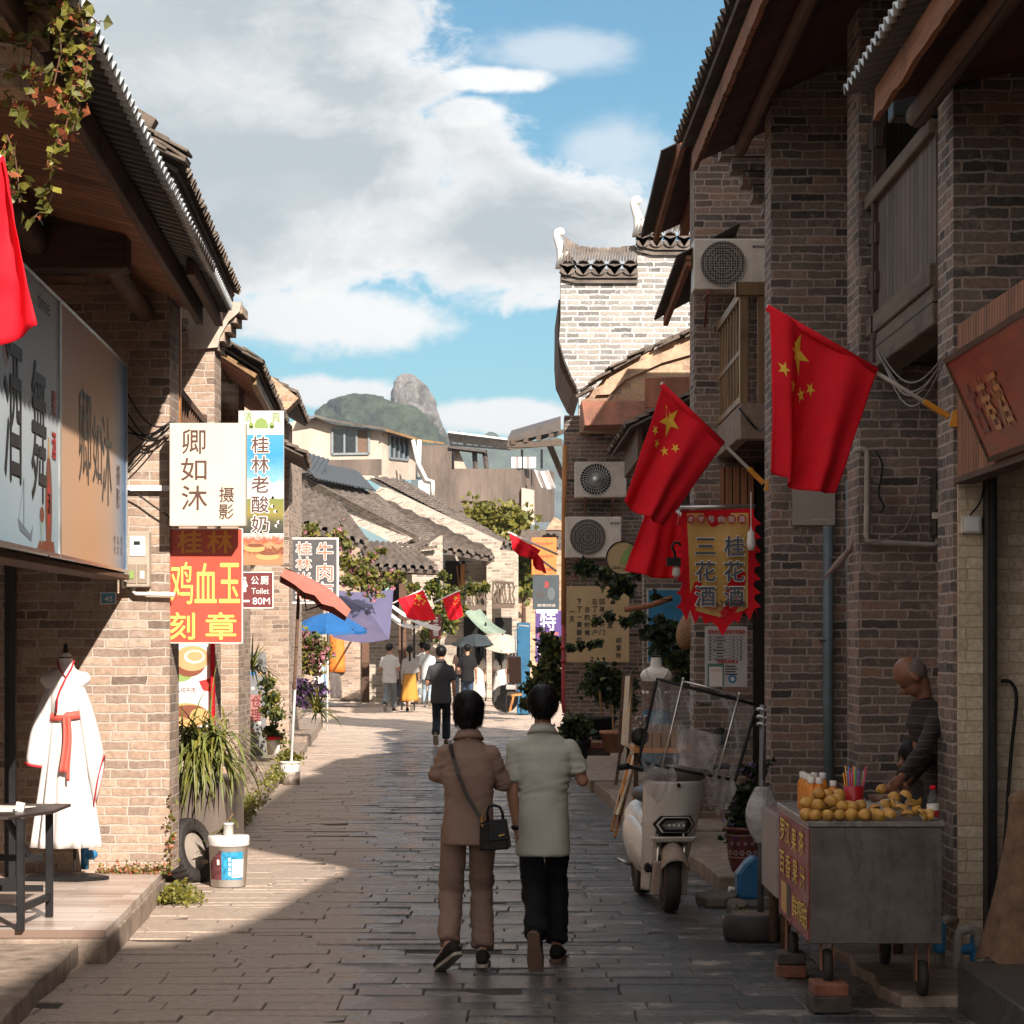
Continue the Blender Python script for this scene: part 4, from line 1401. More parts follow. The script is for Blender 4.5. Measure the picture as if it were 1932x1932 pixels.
g.build('verge', M_tile, T)
g = MB()
pts = []
for i in range(13):
 t = i / 12
 pts.append((758 + 80 * t, 1028 - 8 * t - 24 * t ** 3))
for i in range(12):
 a, b = pts[i], pts[i + 1]
 h0, h1 = 11 - 5 * (i / 12), 11 - 5 * ((i + 1) / 12)
 g.hexa([P(a[0], a[1] + h0, 68.8), P(b[0], b[1] + h1, 68.8), P(b[0], b[1] + h1, 70.2), P(a[0], a[1] + h0, 70.2), P(a[0], a[1], 69.3), P(b[0], b[1], 69.3), P(b[0], b[1], 69.7), P(a[0], a[1], 69.7)])
for i in range(9):
 g.box(P(766 + 7 * i, 1037 - i * .7, 68.75), (.09, .12, .08))
g.build('upturned_ridge', M_tile, T)
g = MB()
g.beam(P(690, 1078, 67.3), P(833, 1082, 67.3), .12, .10)
for px in (690, 760):
 g.beam(P(px, 1078, 67.6), P(px, 1325, 67.6), .2, .2, (0, 1, 0))
g.build('porch_frame', M_log, T)
g = MB()
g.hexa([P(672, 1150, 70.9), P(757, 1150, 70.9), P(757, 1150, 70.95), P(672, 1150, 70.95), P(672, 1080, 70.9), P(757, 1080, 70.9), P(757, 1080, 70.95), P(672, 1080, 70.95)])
g.build('porch_shade', M_dark, T)  # flat dark sheet stands in for the shade under the porch
g = MB()
a, b = V(P(548, 882, 73)), V(P(706, 925, 76))
corrugated(g, P(596, 903, 72.6), P(710, 926, 76), P(683, 897, 77) - P(710, 926, 76), 1.6, .2, .02)
corrugated(g, P(545, 878, 72.5), P(605, 897, 73.5), (0.1, .9, .35), 1.6, .2, .02)
g.build('tin_cover', plain('dark slate tin', (0.07, 0.08, 0.09), 0.35, 0.3), T, solid=.03)
T = thing('tiled_house', P(900, 1300, 78), 'two storey house with branch balcony under the widest tiled slope', 'house')
g = MB()
q = [P(704, 932, 81), P(926, 1040, 76.3), P(934, 1022, 76.5), P(716, 919, 81.2)]
g.prism(q, (.25, .45, 0))
g.hexa([P(836, 1330, 78), P(928, 1330, 78), P(928, 1330, 79), P(836, 1330, 79), P(836, 1046, 78), P(928, 1052, 78), P(928, 1052, 79), P(836, 1046, 79)])
g.hexa([P(918, 1330, 77.2), P(928, 1330, 77.2), P(928, 1330, 78), P(918, 1330, 78), P(918, 1055, 77.2), P(928, 1055, 77.2), P(928, 1055, 78), P(918, 1055, 78)])
g.hexa([P(928, 1330, 80.5), P(978, 1330, 80.5), P(978, 1330, 81), P(928, 1330, 81), P(928, 1036, 80.5), P(978, 1040, 80.5), P(978, 1040, 81), P(928, 1036, 81)])
g.hexa([P(969, 1330, 78.6), P(977, 1330, 78.6), P(977, 1330, 79.2), P(969, 1330, 79.2), P(969, 1060, 78.6), P(977, 1060, 78.6), P(977, 1060, 79.2), P(969, 1060, 79.2)])
g.build('wall', M_brick_mid, T)
g = MB()
slope(g, P(832, 1034, 75), P(934, 1052, 75.5), P(926, 1038, 76.3), P(700, 930, 80.5), .26, .22)
slope(g, P(935, 1021, 78), P(972, 1032, 78.5), P(758, 906, 86), P(700, 898, 84), .26, .22)
g.build('roof', M_tile_far, T)
g = MB()
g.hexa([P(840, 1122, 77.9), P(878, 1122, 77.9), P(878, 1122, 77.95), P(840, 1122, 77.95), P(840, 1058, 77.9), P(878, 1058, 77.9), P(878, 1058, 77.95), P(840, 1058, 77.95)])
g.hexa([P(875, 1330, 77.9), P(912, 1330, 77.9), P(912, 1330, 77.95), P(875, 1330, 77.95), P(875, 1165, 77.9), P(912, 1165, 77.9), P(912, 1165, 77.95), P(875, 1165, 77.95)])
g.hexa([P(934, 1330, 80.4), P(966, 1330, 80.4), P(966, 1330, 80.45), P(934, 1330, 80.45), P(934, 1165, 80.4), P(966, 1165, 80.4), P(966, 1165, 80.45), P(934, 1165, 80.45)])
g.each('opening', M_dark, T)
g = MB()
g.beam(P(873, 1064, 77.7), P(873, 1120, 77.7), .14, .14, (0, 1, 0))
g.beam(P(862, 1068, 77.8), P(868, 1118, 77.8), .05, .05, (0, 1, 0))
g.build('post', M_orange, T)
for (xa, xb, y0, y1, dd) in ((878, 918, 1100, 1146, 76.4), (929, 970, 1098, 1142, 77.6)):
 g = MB()
 g.beam(P(xa, y0, dd), P(xb, y0 + 2, dd), .08, .08)
 g.beam(P(xa, y1, dd), P(xb, y1, dd), .16, .14)
 for i in range(9):
  px = xa + 2 + (xb - xa - 4) * i / 8
  g.tube([P(px + rnd.uniform(-1, 1), y1 + (y0 - y1) * t / 4, dd) + V((rnd.uniform(-.05, .05), 0, 0)) for t in range(5)], .028, 5)
 g.build('balcony_rail', M_greybeam, T)
 g = MB()
 g.hexa([P(xa, y1 + 6, dd - .1), P(xb, y1 + 6, dd - .1), P(xb, y1 + 6, dd + 2), P(xa, y1 + 6, dd + 2), P(xa, y1, dd - .1), P(xb, y1, dd - .1), P(xb, y1, dd + 2), P(xa, y1, dd + 2)])
 g.build('balcony_floor', M_greybeam, T)
T = thing('tiled_house', P(1010, 1200, 96), 'far small tiled house between the yellow trees and the fan units', 'house')
g = MB()
slope(g, P(975, 1030, 90), P(1060, 1030, 90), P(1060, 1000, 94), P(985, 1000, 94), .26, .22)
g.build('roof', M_tile_far, T)
g = MB()
g.hexa([P(975, 1330, 92), P(1075, 1330, 92), P(1075, 1330, 93), P(975, 1330, 93), P(975, 1025, 92), P(1075, 1025, 92), P(1075, 1025, 93), P(975, 1025, 93)])
g.prism([P(1030, 1000, 91), P(1062, 1000, 91), P(1062, 985, 91), P(1046, 975, 91)], (0, 1, 0))
g.build('wall', M_brick_o, T)
T = thing('timber_awning', P(1010, 840, 56), 'dark tin awning on timber rafters reaching out from the fire wall', 'awning')
g = MB()
d = 56
g.hexa([P(958, 836, d - 4), P(1058, 812, d - 4), P(1058, 800, d + 3), P(965, 822, d + 3), P(958, 826, d - 4), P(1058, 790, d - 4), P(1058, 785, d + 3), P(965, 812, d + 3)])
g.build('sheet', M_tin, T)
g = MB()
g.beam(P(958, 842, d - 4), P(1060, 834, d - 4), .12, .14)
for i in range(4):
 g.beam(P(968 + 24 * i, 834 - 4 * i, d - 4.1), P(990 + 24 * i, 826 - 4 * i, d + 3), .1, .1)
g.beam(P(1035, 835, d - 4), P(1062, 900, d - 2), .12, .12, (0, 1, 0))
g.build('rafter', M_greybeam, T)
# ================================================================== trees and creepers
def crown(mb, blobs, n, size, mats=1, hollow=0.55):
 """leaves spread through the volume of several uneven clumps"""
 tot = sum(b[1] ** 2 for b in blobs)
 for c, r in blobs:
  k = int(n * r * r / tot)
  pts = []
  for _ in range(k):
   v = V((rnd.gauss(0, 1), rnd.gauss(0, 1), rnd.gauss(0, 1))).normalized()
   q = r * min(1.6, abs(rnd.gauss(0, .62)) + hollow * .45)
   q *= 1 + 0.7 * noise.noise(v * 1.9 + V(c) * 3)
   pts.append(V(c) + V((v.x, v.y, v.z * 0.85)) * q)
  leaf_cloud(mb, pts, size, mats=mats)
def tree(name, label, foot, blobs, n, size, mats, cat='tree', trunk_r=.1, group=None):
 T = thing(name, foot, label, cat, group)
 g = MB()
 foot = V(foot)
 top = sum((V(c) for c, r in blobs), V((0, 0, 0))) / len(blobs)
 g.tube([foot, foot.lerp(top, .5) + V((rnd.uniform(-.1, .1), 0, 0)), top], [trunk_r, trunk_r * .7, trunk_r * .3], 7)
 for c, r in blobs:
  g.tube([foot.lerp(top, .55), V(c)], [trunk_r * .5, trunk_r * .15], 5)
 g.build('trunk', M_log, T)
 g = MB()
 crown(g, blobs, n, size, len(mats))
 g.build('crown', mats, T)
 return T
def blob(px, py, d, rpx):
 return (P(px, py, d), rpx * d / FL)
tree('broadleaf_tree', 'yellow green tree behind the tiled slopes below the concrete block', P(930, 1120, 100), [blob(905, 975, 100, 26), blob(940, 985, 100, 28), blob(975, 978, 100, 24), blob(965, 1010, 100, 24), blob(925, 1005, 100, 24)], 2600, .26, [L_yel, L_olive, L_yel])
tree('broadleaf_tree', 'orange tinged tree at the end of the street beside the orange banner', P(988, 1200, 92), [blob(985, 1075, 92, 22), blob(990, 1110, 92, 22), blob(978, 1050, 92, 18)], 1100, .24, [L_yel, L_olive, L_green])
def climber(name, label, blobs, n, size, mats, cat='climbing plant', stems=(), sr=.012):
 T = thing(name, blobs[0][0], label, cat)
 g = MB()
 for s in stems:
  g.tube([V(p) for p in s], sr, 5)
 if not stems:
  for c, r in blobs:
   g.tube([V(c) + V((0, 0, -r)), V(c) + V((rnd.uniform(-r, r) * .3, 0, 0)), V(c) + V((rnd.uniform(-r, r) * .6, 0, r * .8))], sr, 5)
 g.build('stem', M_log, T)
 g = MB()
 crown(g, blobs, n, size, len(mats), .35)
 g.build('foliage', mats, T)
 return T
d = 58
climber('bougainvillea', 'creeper with pink flowers climbing beside the beef noodle sign', [blob(x, y, 58, r) for x, y, r in ((560, 1010, 14), (590, 1000, 10), (640, 1010, 12), (650, 1030, 12), (655, 1060, 16), (675, 1075, 16), (700, 1085, 14), (665, 1095, 18), (700, 1110, 16), (560, 1005, 14))], 2400, .13, [L_olive, L_green, L_yel, L_pink, L_olive, L_yel])
climber('bougainvillea', 'long creeper with pink blossom over the purple canopy and porch', [blob(x, y, 64, r) for x, y, r in ((735, 1095, 12), (755, 1085, 8), (780, 1110, 9), (700, 1050, 9), (720, 1040, 8), (690, 1060, 9), (672, 1010, 7), (645, 985, 6))], 1000, .13, [L_olive, L_yel, L_green, L_pink, L_olive, L_yel, L_green])
climber('bougainvillea', 'thick creeper hanging round the flag on the two storey house', [blob(x, y, 67, r) for x, y, r in ((815, 1110, 14), (835, 1130, 16), (862, 1125, 12), (890, 1112, 12), (915, 1110, 9), (825, 1160, 16), (845, 1180, 16), (812, 1195, 14), (870, 1150, 10), (795, 1165, 10), (836, 1085, 8))], 2400, .14, [L_olive, L_green, L_yel, L_dark])
climber('bougainvillea', 'pink flowering bush under the purple canopy beside the banana plant', [blob(x, y, 72, r) for x, y, r in ((705, 1195, 20), (735, 1205, 18), (690, 1215, 16), (725, 1230, 16), (750, 1190, 12), (700, 1240, 14))], 2200, .15, [L_olive, L_pink, L_green, L_yel])
T = climber('flowering_bush', 'large bush of pink and yellow leaves under the blue umbrella', [blob(x, y, 48, r) for x, y, r in ((560, 1205, 18), (585, 1215, 18), (605, 1235, 16), (565, 1240, 20), (590, 1260, 16), (552, 1265, 16), (612, 1225, 12), (555, 1180, 10))], 3000, .10, [L_yel, L_olive, L_green, L_pink])
climber('purple_bush', 'low bush of purple leaves behind the thin white umbrella pole', [blob(x, y, 44, r) for x, y, r in ((565, 1295, 14), (585, 1305, 16), (605, 1300, 12), (575, 1325, 14), (556, 1310, 12))], 1400, .085, [L_purple, L_purple, L_violet, L_dark])
climber('hanging_plant', 'purple leaved plant above the wooden fence behind the white shirt man', [blob(x, y, 74, r) for x, y, r in ((712, 1262, 12), (700, 1275, 10), (725, 1275, 8))], 500, .11, [L_purple, L_olive, L_violet])
def strap_plant(name, label, foot, n, L, w_, bend, mats, cat='plant', spread=1.0, h=0.0, tilt=0.0, group=None, parent=None):
 T = parent or thing(name, foot, label, cat, group)
 g = MB()
 for i in range(n):
  a = rnd.uniform(0, 6.28)
  el = rnd.uniform(.15, 1.35)
  dv = V((math.cos(a) * math.cos(el) * spread + tilt, math.sin(a) * math.cos(el) * spread, math.sin(el)))
  b = V(foot) + V((rnd.gauss(0, .03), rnd.gauss(0, .03), h))
  blade(g, b, dv, L * rnd.uniform(.6, 1.1), w_ * rnd.uniform(.7, 1.15), bend * rnd.uniform(.6, 1.3), rnd.randrange(len(mats)))
 g.build('leaves', mats, T)
 return T
T = thing('banana_plant', P(690, 1330, 73), 'upright banana plant with broad yellow leaves in a pale pot', 'plant')
g = MB()
for (a, b, L, wd) in ((-.1, 1.0, 1.5, .34), (.25, 1.1, 1.3, .3), (-.5, .8, 1.2, .28), (.5, .6, 1.1, .26), (.1, .5, 1.0, .3), (-.25, .4, 1.1, .25)):
 blade(g, P(693, 1275, 73), (a, -.3, b), L, wd, .5, 0, 7)
g.build('leaves', [L_yel], T)
g = MB()
g.tube([P(692, 1312, 73), P(693, 1270, 73)], .08, 8)
g.build('stem', M_yel, T)
g = MB()
g.lathe([(.16, 0), (.24, .42), (.22, .42), (.2, .36)], P(689, 1332, 73), 14)
g.build('pot', plain('terracotta', (0.42, 0.20, 0.11), 0.8, var=.25), T)
strap_plant('strap_plant', 'dark spiky plant hanging beside the sunlit end wall', P(476, 1262, 34), 70, .62, .035, 1.3, [L_strap, L_olive, L_dark], h=0)
strap_plant('strap_plant', 'yellow spotted strap plant by the foot of the bushes', P(600, 1345, 42), 60, .62, .06, 1.5, [L_yel, L_olive, L_dark])
climber('potted_shrub', 'yellow green shrub spilling beside the clearance banner', [blob(x, y, 35, r) for x, y, r in ((505, 1290, 14), (512, 1320, 16), (520, 1350, 16), (510, 1380, 14), (524, 1395, 12), (500, 1340, 10))], 1700, .06, [L_yel, L_olive, L_dark, L_green])
climber('potted_shrub', 'yellow weedy plant around the paint tin of the umbrella', [blob(x, y, 33.5, r) for x, y, r in ((545, 1424, 10), (528, 1432, 9), (562, 1430, 8))], 500, .05, [L_yel, L_olive])
# ================================================================== helpers for props
def sign_px(name, label, cat, rect, d, mat, th=0.05, yaw=0.0, **k):
 x0, y0, x1, y1 = rect
 o = P(x0, y1, d)
 s = Sign(name, label, cat, o, V((math.cos(yaw), math.sin(yaw), 0)), (0, 0, 1), (x1 - x0) * d / FL, (y1 - y0) * d / FL, th, mat, **k)
 s.rect = rect
 def t(txt, cx, cy, w_, h_, m, bold=0.0, **kk):
  W, H = x1 - x0, y1 - y0
  return s.text(txt, (cx - x0) / W, (y1 - cy) / H, w_ / W, h_ / H, m, bold, **kk)
 def pt(pts, m, part='panel', lift=0.002):
  return s.patch([((a - x0) / (x1 - x0), (y1 - b) / (y1 - y0)) for a, b in pts], m, part, lift)
 def el(cx, cy, r, ry, m, part='printed_picture', lift=0.002, n=20, a0=0, a1=360):
  return s.disc((cx - x0) / (x1 - x0), (y1 - cy) / (y1 - y0), r / (x1 - x0), m, part, lift, n, ry / (y1 - y0), a0, a1)
 s.t, s.p, s.e = t, pt, el
 return s
def ink(name, c, rough=0.5):
 return plain(name, c, rough, var=0.06, bmp=0)
I_brown = ink('dark brown ink', (0.10, 0.045, 0.035))
I_grey = ink('charcoal ink', (0.055, 0.05, 0.05))
I_gold = ink('yellow vinyl', (0.86, 0.62, 0.13))
I_orange = ink('orange vinyl', (0.80, 0.33, 0.05))
I_white = ink('white vinyl', (0.82, 0.80, 0.77))
I_red = ink('red vinyl', (0.55, 0.03, 0.03))
I_green = ink('green print', (0.24, 0.36, 0.10))
I_maroon = ink('maroon vinyl', (0.17, 0.028, 0.03))
I_blue = ink('blue print', (0.02, 0.22, 0.50))
I_bun = ink('toasted bun print', (0.62, 0.36, 0.14))
I_meat = ink('browned meat print', (0.22, 0.07, 0.035))
I_pale = ink('pale print', (0.70, 0.62, 0.52))
def print_mat(name, axis, a, b, stops, nz=0.08, rough=0.4, sc=6.0, spec=.5):
 """a printed picture: colour bands along one world axis, broken up by noise"""
 m, t, bs = base_mat(name)
 p = pos(t)
 q = t.xyz(p)['xyz'.index(axis)]
 k = t.m('DIVIDE', t.m('SUBTRACT', q, a), b - a)
 k = t.m('ADD', k, t.m('MULTIPLY', t.m('SUBTRACT', t.noise(p, sc, 5, .6), .5), nz * 2))
 t.put(bs, 'Base Color', t.ramp(k, stops))
 bs.inputs['Roughness'].default_value = rough
 bs.inputs['Specular IOR Level'].default_value = spec
 return m
def star(mb, fn, cs, ct, r, ang, asp):
 """five pointed star laid on a cloth; asp = fly length / hoist length"""
 pts = []
 for i in range(10):
  a = ang + math.pi / 5 * i
  q = r if i % 2 == 0 else r * 0.382
  pts.append((cs + q * math.sin(a), ct + q * math.cos(a) / asp))
 c = fn(cs, ct)
 e1, e2 = fn(cs + .01, ct) - c, fn(cs, ct + .01) - c
 n = e1.cross(e2).normalized()
 for sg in (-1, 1):
  L = n * (0.004 * sg)
  cc = c + L
  for i in range(10):
   mb.face([cc, fn(*pts[i]) + L, fn(*pts[(i + 1) % 10]) + L])
def flag(label, pole, quad, d, ripple=0.03, seed=0.0, stars=True, group=None, rp=0.011, fold=0.0, dd=(0, 0, 0, 0), bracket=None, n=34, sleeve=True):
 """pole: two points; quad: pole-top, pole-low, free-low, free-top corners in photo units"""
 T = thing('national_flag', pole[0], label, 'flag', group)
 c00, c10, c11, c01 = [P(x, y, d + e) for (x, y), e in zip(quad, dd)]
 def fn(s, t):
  p = c00.lerp(c10, s).lerp(c01.lerp(c11, s), t)
  w_ = ripple * (0.25 + t)
  off = w_ * (math.sin(s * 8.5 + seed + t * 1.3) + .5 * math.sin(s * 17 + seed * 2 + t * 2.1)) + .35 * ripple * noise.noise(V((s * 3, t * 4, seed)))
  p = p + V((off * .35, -off, 0))
  if fold:
   f = math.exp(-((s - .16) / .10) ** 2)
   p += V((fold * .55 * f * (0.3 + t), -fold * f * (.4 + .6 * t), 0))
  p.z -= .04 * math.sin(math.pi * s) * t
  return p
 g = MB()
 g.grid(fn, n, n)
 cl = g.build('cloth', M_red, T, True, solid=.003)
 if stars:
  g = MB()
  asp = ((c01 - c00).length + (c11 - c10).length) / ((c10 - c00).length * 2)
  star(g, fn, .25, .18, .16, math.pi / 2, asp * .95)
  for (a, b, rt) in ((.10, .34, .4), (.2, .41, .8), (.36, .41, 1.2), (.46, .34, 1.7)):
   star(g, fn, a, b, .055, rt, asp * .95)
  g.build('star', M_yellow, cl)
 g = MB()
 g.tube([pole[0], pole[1]], rp, 8)
 g.build('pole', M_white_pl, T, True)
 if sleeve:
  g = MB()
  g.tube([c00 + (V(pole[1]) - V(pole[0])).normalized() * .012, c10], rp * 1.7, 8)
  g.build('sleeve', M_red, T, True)
 if bracket:
  b = V(pole[0])
  ax = (V(pole[1]) - b).normalized()
  g = MB()
  g.tube([b, b + ax * .17], rp * 1.5, 10)
  g.prism([b + V((bracket * .0, -.012, -.06)), b + V((bracket * .075, -.012, -.06)), b + V((bracket * .075, -.012, .06)), b + V((bracket * .02, -.012, .03))], (0, .024, 0))
  g.bb(min(b.x + bracket * .06, b.x + bracket * .08), max(b.x + bracket * .06, b.x + bracket * .08), b.y - .03, b.y + .03, b.z - .075, b.z + .075)
  g.build('bracket', plain('orange plastic bracket', (0.72, 0.30, 0.03), .4), T)
 return T
# ================================================================== fascia boards above the near shop
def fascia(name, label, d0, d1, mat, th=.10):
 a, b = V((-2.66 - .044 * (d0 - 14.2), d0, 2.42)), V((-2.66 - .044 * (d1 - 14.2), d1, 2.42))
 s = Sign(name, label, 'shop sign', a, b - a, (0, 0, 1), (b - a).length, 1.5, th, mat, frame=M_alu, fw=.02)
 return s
s = fascia('fascia_sign', 'tan to blue fascia board with three thin black characters', 14.22, 17.6, print_mat('tan to blue print with painted reflection', 'y', 14.2, 17.6, [(0, (0.70, 0.46, 0.31)), (.40, (0.72, 0.42, 0.24)), (.72, (0.60, 0.42, 0.31)), (.86, (0.36, 0.38, 0.42)), (.97, (0.08, 0.20, 0.38))], .03, .5, 2.0, .12))  # gradient is part print, part sunlight and reflection put into the colour
for ch, u, v, w_, h_ in (('卿', .33, .53, .17, .40), ('如', .51, .50, .14, .30), ('沐', .66, .48, .16, .40)):
 s.text(ch, u, v, w_, h_, M_ink)
s.col('摄影', .85, .50, .28, .06, I_brown)
s.col('时光', .79, .16, .07, .03, I_brown)
s.col('私定', .85, .16, .07, .03, I_brown)
s.col('写真', .91, .16, .07, .03, I_brown)
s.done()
s = fascia('fascia_sign', 'pale blue fascia board with heavy black brush characters and wine jar', 11.3, 14.18, print_mat('pale blue mist print', 'z', 2.4, 3.9, [(0, (0.32, 0.45, 0.54)), (.5, (0.55, 0.62, 0.66)), (1, (0.62, 0.66, 0.68))], .12, .5, 2.0, .12))
s.text('酒', .425, .47, .20, .50, M_ink, .014)
s.text('舞', .73, .44, .19, .52, M_ink, .012)
s.text('果', .925, .58, .06, .10, I_red, .03)
s.text('酒', .925, .42, .06, .11, I_red, .03)
s.text('time', .79, .93, .16, .06, I_grey)
s.disc(.86, .18, .045, I_meat, 'printed_picture', .002, ry=.20)
s.patch([(.845, .36), (.875, .36), (.868, .44), (.852, .44)], I_bun, 'printed_picture')
s.patch([(.86, .30), (.885, .20), (.86, .08), (.835, .20)], I_red, 'printed_picture', .003)
s.text('酒', .86, .19, .03, .08, M_ink, .02, .005)
s.patch([(.74, .14), (.80, .14), (.775, .05), (.765, .02)], ink('celadon print', (.30, .42, .38)), 'printed_picture')
s.disc(.77, .14, .028, I_meat, 'printed_picture', .003, ry=.03)
s.patch([(.70, -.0), (.95, -.0), (.93, .05), (.74, .04)], I_meat, 'printed_picture', .001)
B = ink('faded slate print', (.17, .22, .27))
s.patch([(.46, .14), (.48, .10), (.62, .055), (.66, .09), (.64, .03), (.50, .06)], B, 'printed_picture')
s.patch([(.545, .07), (.553, .07), (.553, .25), (.545, .25)], B, 'printed_picture')
s.patch([(.49, .10), (.494, .10), (.551, .25), (.547, .25)], B, 'printed_picture')
s.disc(.35, .72, .035, ink('faint pink print', (.55, .33, .33)), 'printed_picture', .0015, ry=.12)
s.done()
g = MB()
g.prism([(-2.62, 11.3, 2.36), (-2.90, 11.3, 2.36), (-3.0, 17.7, 2.36), (-2.80, 17.7, 2.36)], (0, 0, .04))
tag(g.build('sign_shelf', M_log, bevel=.005), 'rough timber shelf under the two fascia boards', 'shelf')
# ================================================================== projecting signs
s = sign_px('hanging_sign', 'cream box sign with four thin brown characters of the photo studio', 'sign', (320, 798, 463, 992), 17.62, ink('cream acrylic', (.66, .60, .48)), .12)
for ch, x, y, w_, h_ in (('卿', 366, 833, 44, 46), ('如', 366, 885, 48, 42), ('沐', 367, 939, 48, 46), ('摄', 428, 933, 28, 28), ('影', 427, 965, 28, 28)):
 s.t(ch, x, y, w_, h_, I_brown, .004)
s.done()
s = sign_px('hanging_sign', 'bright red sign with fat yellow characters below the cream sign', 'sign', (320, 998, 457, 1213), 17.95, ink('coral red acrylic', (.60, .085, .055), .35), .05, frame=M_white, fw=.006)
for ch, x, y, w_, h_ in (('桂', 358, 1022, 48, 44), ('林', 415, 1022, 50, 44)):
 s.t(ch, x, y, w_, h_, I_orange, .03)
for ch, x, y, w_, h_ in (('鸡', 343, 1100, 42, 80), ('血', 388, 1100, 42, 76), ('玉', 433, 1100, 40, 76), ('刻', 344, 1181, 48, 52), ('章', 417, 1181, 58, 52)):
 s.t(ch, x, y, w_, h_, I_gold, .012 if ch == '鸡' else .022)
s.done()
d = 21.9
s = sign_px('hanging_sign', 'tall narrow yogurt sign with blue sky print and sandwich photo', 'sign', (450, 775, 535, 1066), d, I_white, .06)
Z = lambda py: ZD(py, d)
sky_p = print_mat('printed blue sky', 'z', Z(945), Z(820), [(0, (.72, .74, .75)), (.22, (.60, .68, .74)), (.35, (.20, .45, .66)), (.7, (.05, .30, .58)), (1, (.08, .34, .62))], .16, .35, 9)
field = print_mat('printed meadow', 'z', Z(1006), Z(945), [(0, (.05, .05, .045)), (.35, (.10, .10, .06)), (.6, (.30, .25, .06)), (1, (.22, .25, .07))], .12, .4, 14)
meat = print_mat('printed sandwich photo', 'z', Z(1066), Z(1008), [(0, (.40, .22, .12)), (.3, (.50, .24, .12)), (.5, (.20, .05, .03)), (.6, (.55, .33, .18)), (.8, (.45, .10, .05)), (1, (.62, .55, .50))], .30, .35, 26)
s.p([(450, 820), (535, 820), (535, 947), (450, 947)], sky_p, 'printed_sky')
s.p([(450, 940), (535, 940), (535, 1006), (450, 1006)], field, 'printed_meadow', .003)
s.p([(450, 1008), (535, 1008), (535, 1066), (450, 1066)], meat, 'printed_sandwich')
for (a, b, h) in ((465, 24, 16), (508, 20, 18), (522, 22, 22)):
 s.p([(a - b / 2, 941), (a + b / 2, 941), (a + 2, 941 - h)], I_white, 'printed_peak', .0035)
for (x, y, r) in ((480, 1035, 20), (505, 1050, 22)):
 s.e(x, y, r, 7, I_bun, 'printed_bun', .004)
 s.e(x + 2, y - 6, r * .8, 3.5, I_meat, 'printed_bun', .005)
for (x, y) in ((520, 965), (526, 985), (514, 955), (522, 992)):
 s.e(x, y, 4, 3, I_white, 'printed_cow', .004, 8)
 s.e(x + 2, y, 2, 2.5, M_ink, 'printed_cow', .005, 8)
s.t('清', 467, 787, 19, 20, I_green)
s.t('真', 521, 787, 19, 20, I_green)
s.e(493, 800, 12, 11, I_green, 'mosque_emblem', .003, 16, 0, 180)
s.p([(493 - 13, 800), (506, 800), (506, 808), (480, 808)], I_green, 'mosque_emblem', .003)
s.p([(492.3, 790), (493.7, 790), (493.2, 779), (492.8, 779)], I_green, 'mosque_emblem', .003)
for x in (474, 513):
 s.e(x, 802, 5, 5, I_green, 'mosque_emblem', .003, 14)
 s.p([(x - 4, 804), (x + 4, 804), (x + 4, 809), (x - 4, 809)], I_green, 'mosque_emblem', .003)
for i, ch in enumerate('桂林老酸奶'):
 y = 839 + i * 37.5
 s.t(ch, 491, y, 37, 36, I_white, .07, lift=.006, part='lettering_edge')
 s.t(ch, 491, y, 33, 32, I_brown, .018, lift=.009)
s.done()
s = sign_px('toilet_sign', 'brown public toilet direction sign with white figure and distance', 'sign', (456, 1080, 515, 1147), 21.3, I_maroon, .04, frame=I_white, fw=.008)
s.t('公', 481, 1095, 15, 16, I_white, .02)
s.t('厕', 499, 1095, 15, 16, I_white, .02)
s.t('Toilet', 491, 1115, 33, 11, I_white, .012)
s.t('80M', 493, 1134, 33, 13, I_white, .02)
s.p([(456, 1132), (471, 1132), (471, 1136), (456, 1136)], I_white, 'arrow')
s.e(462, 1091, 2.6, 2.8, I_white, 'pictogram', .004, 14)
s.p([(460, 1095), (464, 1095), (468, 1107), (464.5, 1107), (464.5, 1117), (459.5, 1117), (459.5, 1107), (456.5, 1107)], I_white, 'pictogram', .004)
s.done()
s = sign_px('hanging_sign', 'dark grey noodle shop sign with red outlined characters', 'sign', (550, 1016, 637, 1137), 41, ink('dark grey panel', (.085, .083, .088)), .08, frame=M_white, fw=.03)
I_coral = ink('coral vinyl', (.72, .18, .12))
for i, ch in enumerate('桂林米粉'):
 s.t(ch, 573, 1035 + i * 28.5, 32, 27, I_white, .06, lift=.006, part='lettering_edge')
 s.t(ch, 573, 1035 + i * 28.5, 29, 24, I_coral, .015, lift=.010)
for i, ch in enumerate('牛肉面'):
 s.t(ch, 613, 1040 + i * 40, 33, 36, I_white, .06, lift=.006, part='lettering_edge')
 s.t(ch, 613, 1040 + i * 40, 30, 33, I_coral, .015, lift=.010)
s.done()
d = 22.33
s = sign_px('food_poster', 'white poster with round filled bun and sandwich behind the strap plant', 'poster', (316, 1215, 397, 1372), d, ink('poster white', (.74, .72, .71)), .02)
s.e(350, 1262, 44, 34, I_white, 'printed_plate', .002, 28)
s.e(336, 1275, 26, 12, I_green, 'printed_filling', .003)
s.e(320, 1252, 20, 16, I_meat, 'printed_filling', .003)
s.e(357, 1252, 31, 25, I_meat, 'printed_filling', .0035)
s.e(363, 1242, 32, 24, ink('golden bun print', (.58, .34, .16)), 'printed_bun', .004, 26)
s.e(367, 1239, 20, 13, I_pale, 'printed_bun', .0045)
s.e(368, 1238, 15, 9, ink('golden bun print', (.58, .34, .16)), 'printed_bun', .005)
s.p([(375, 1285), (396, 1280), (396, 1305), (383, 1302)], I_red, 'printed_peppers', .003)
s.e(350, 1350, 44, 24, I_bun, 'printed_sandwich', .003)
s.e(356, 1342, 34, 12, I_meat, 'printed_sandwich', .004)
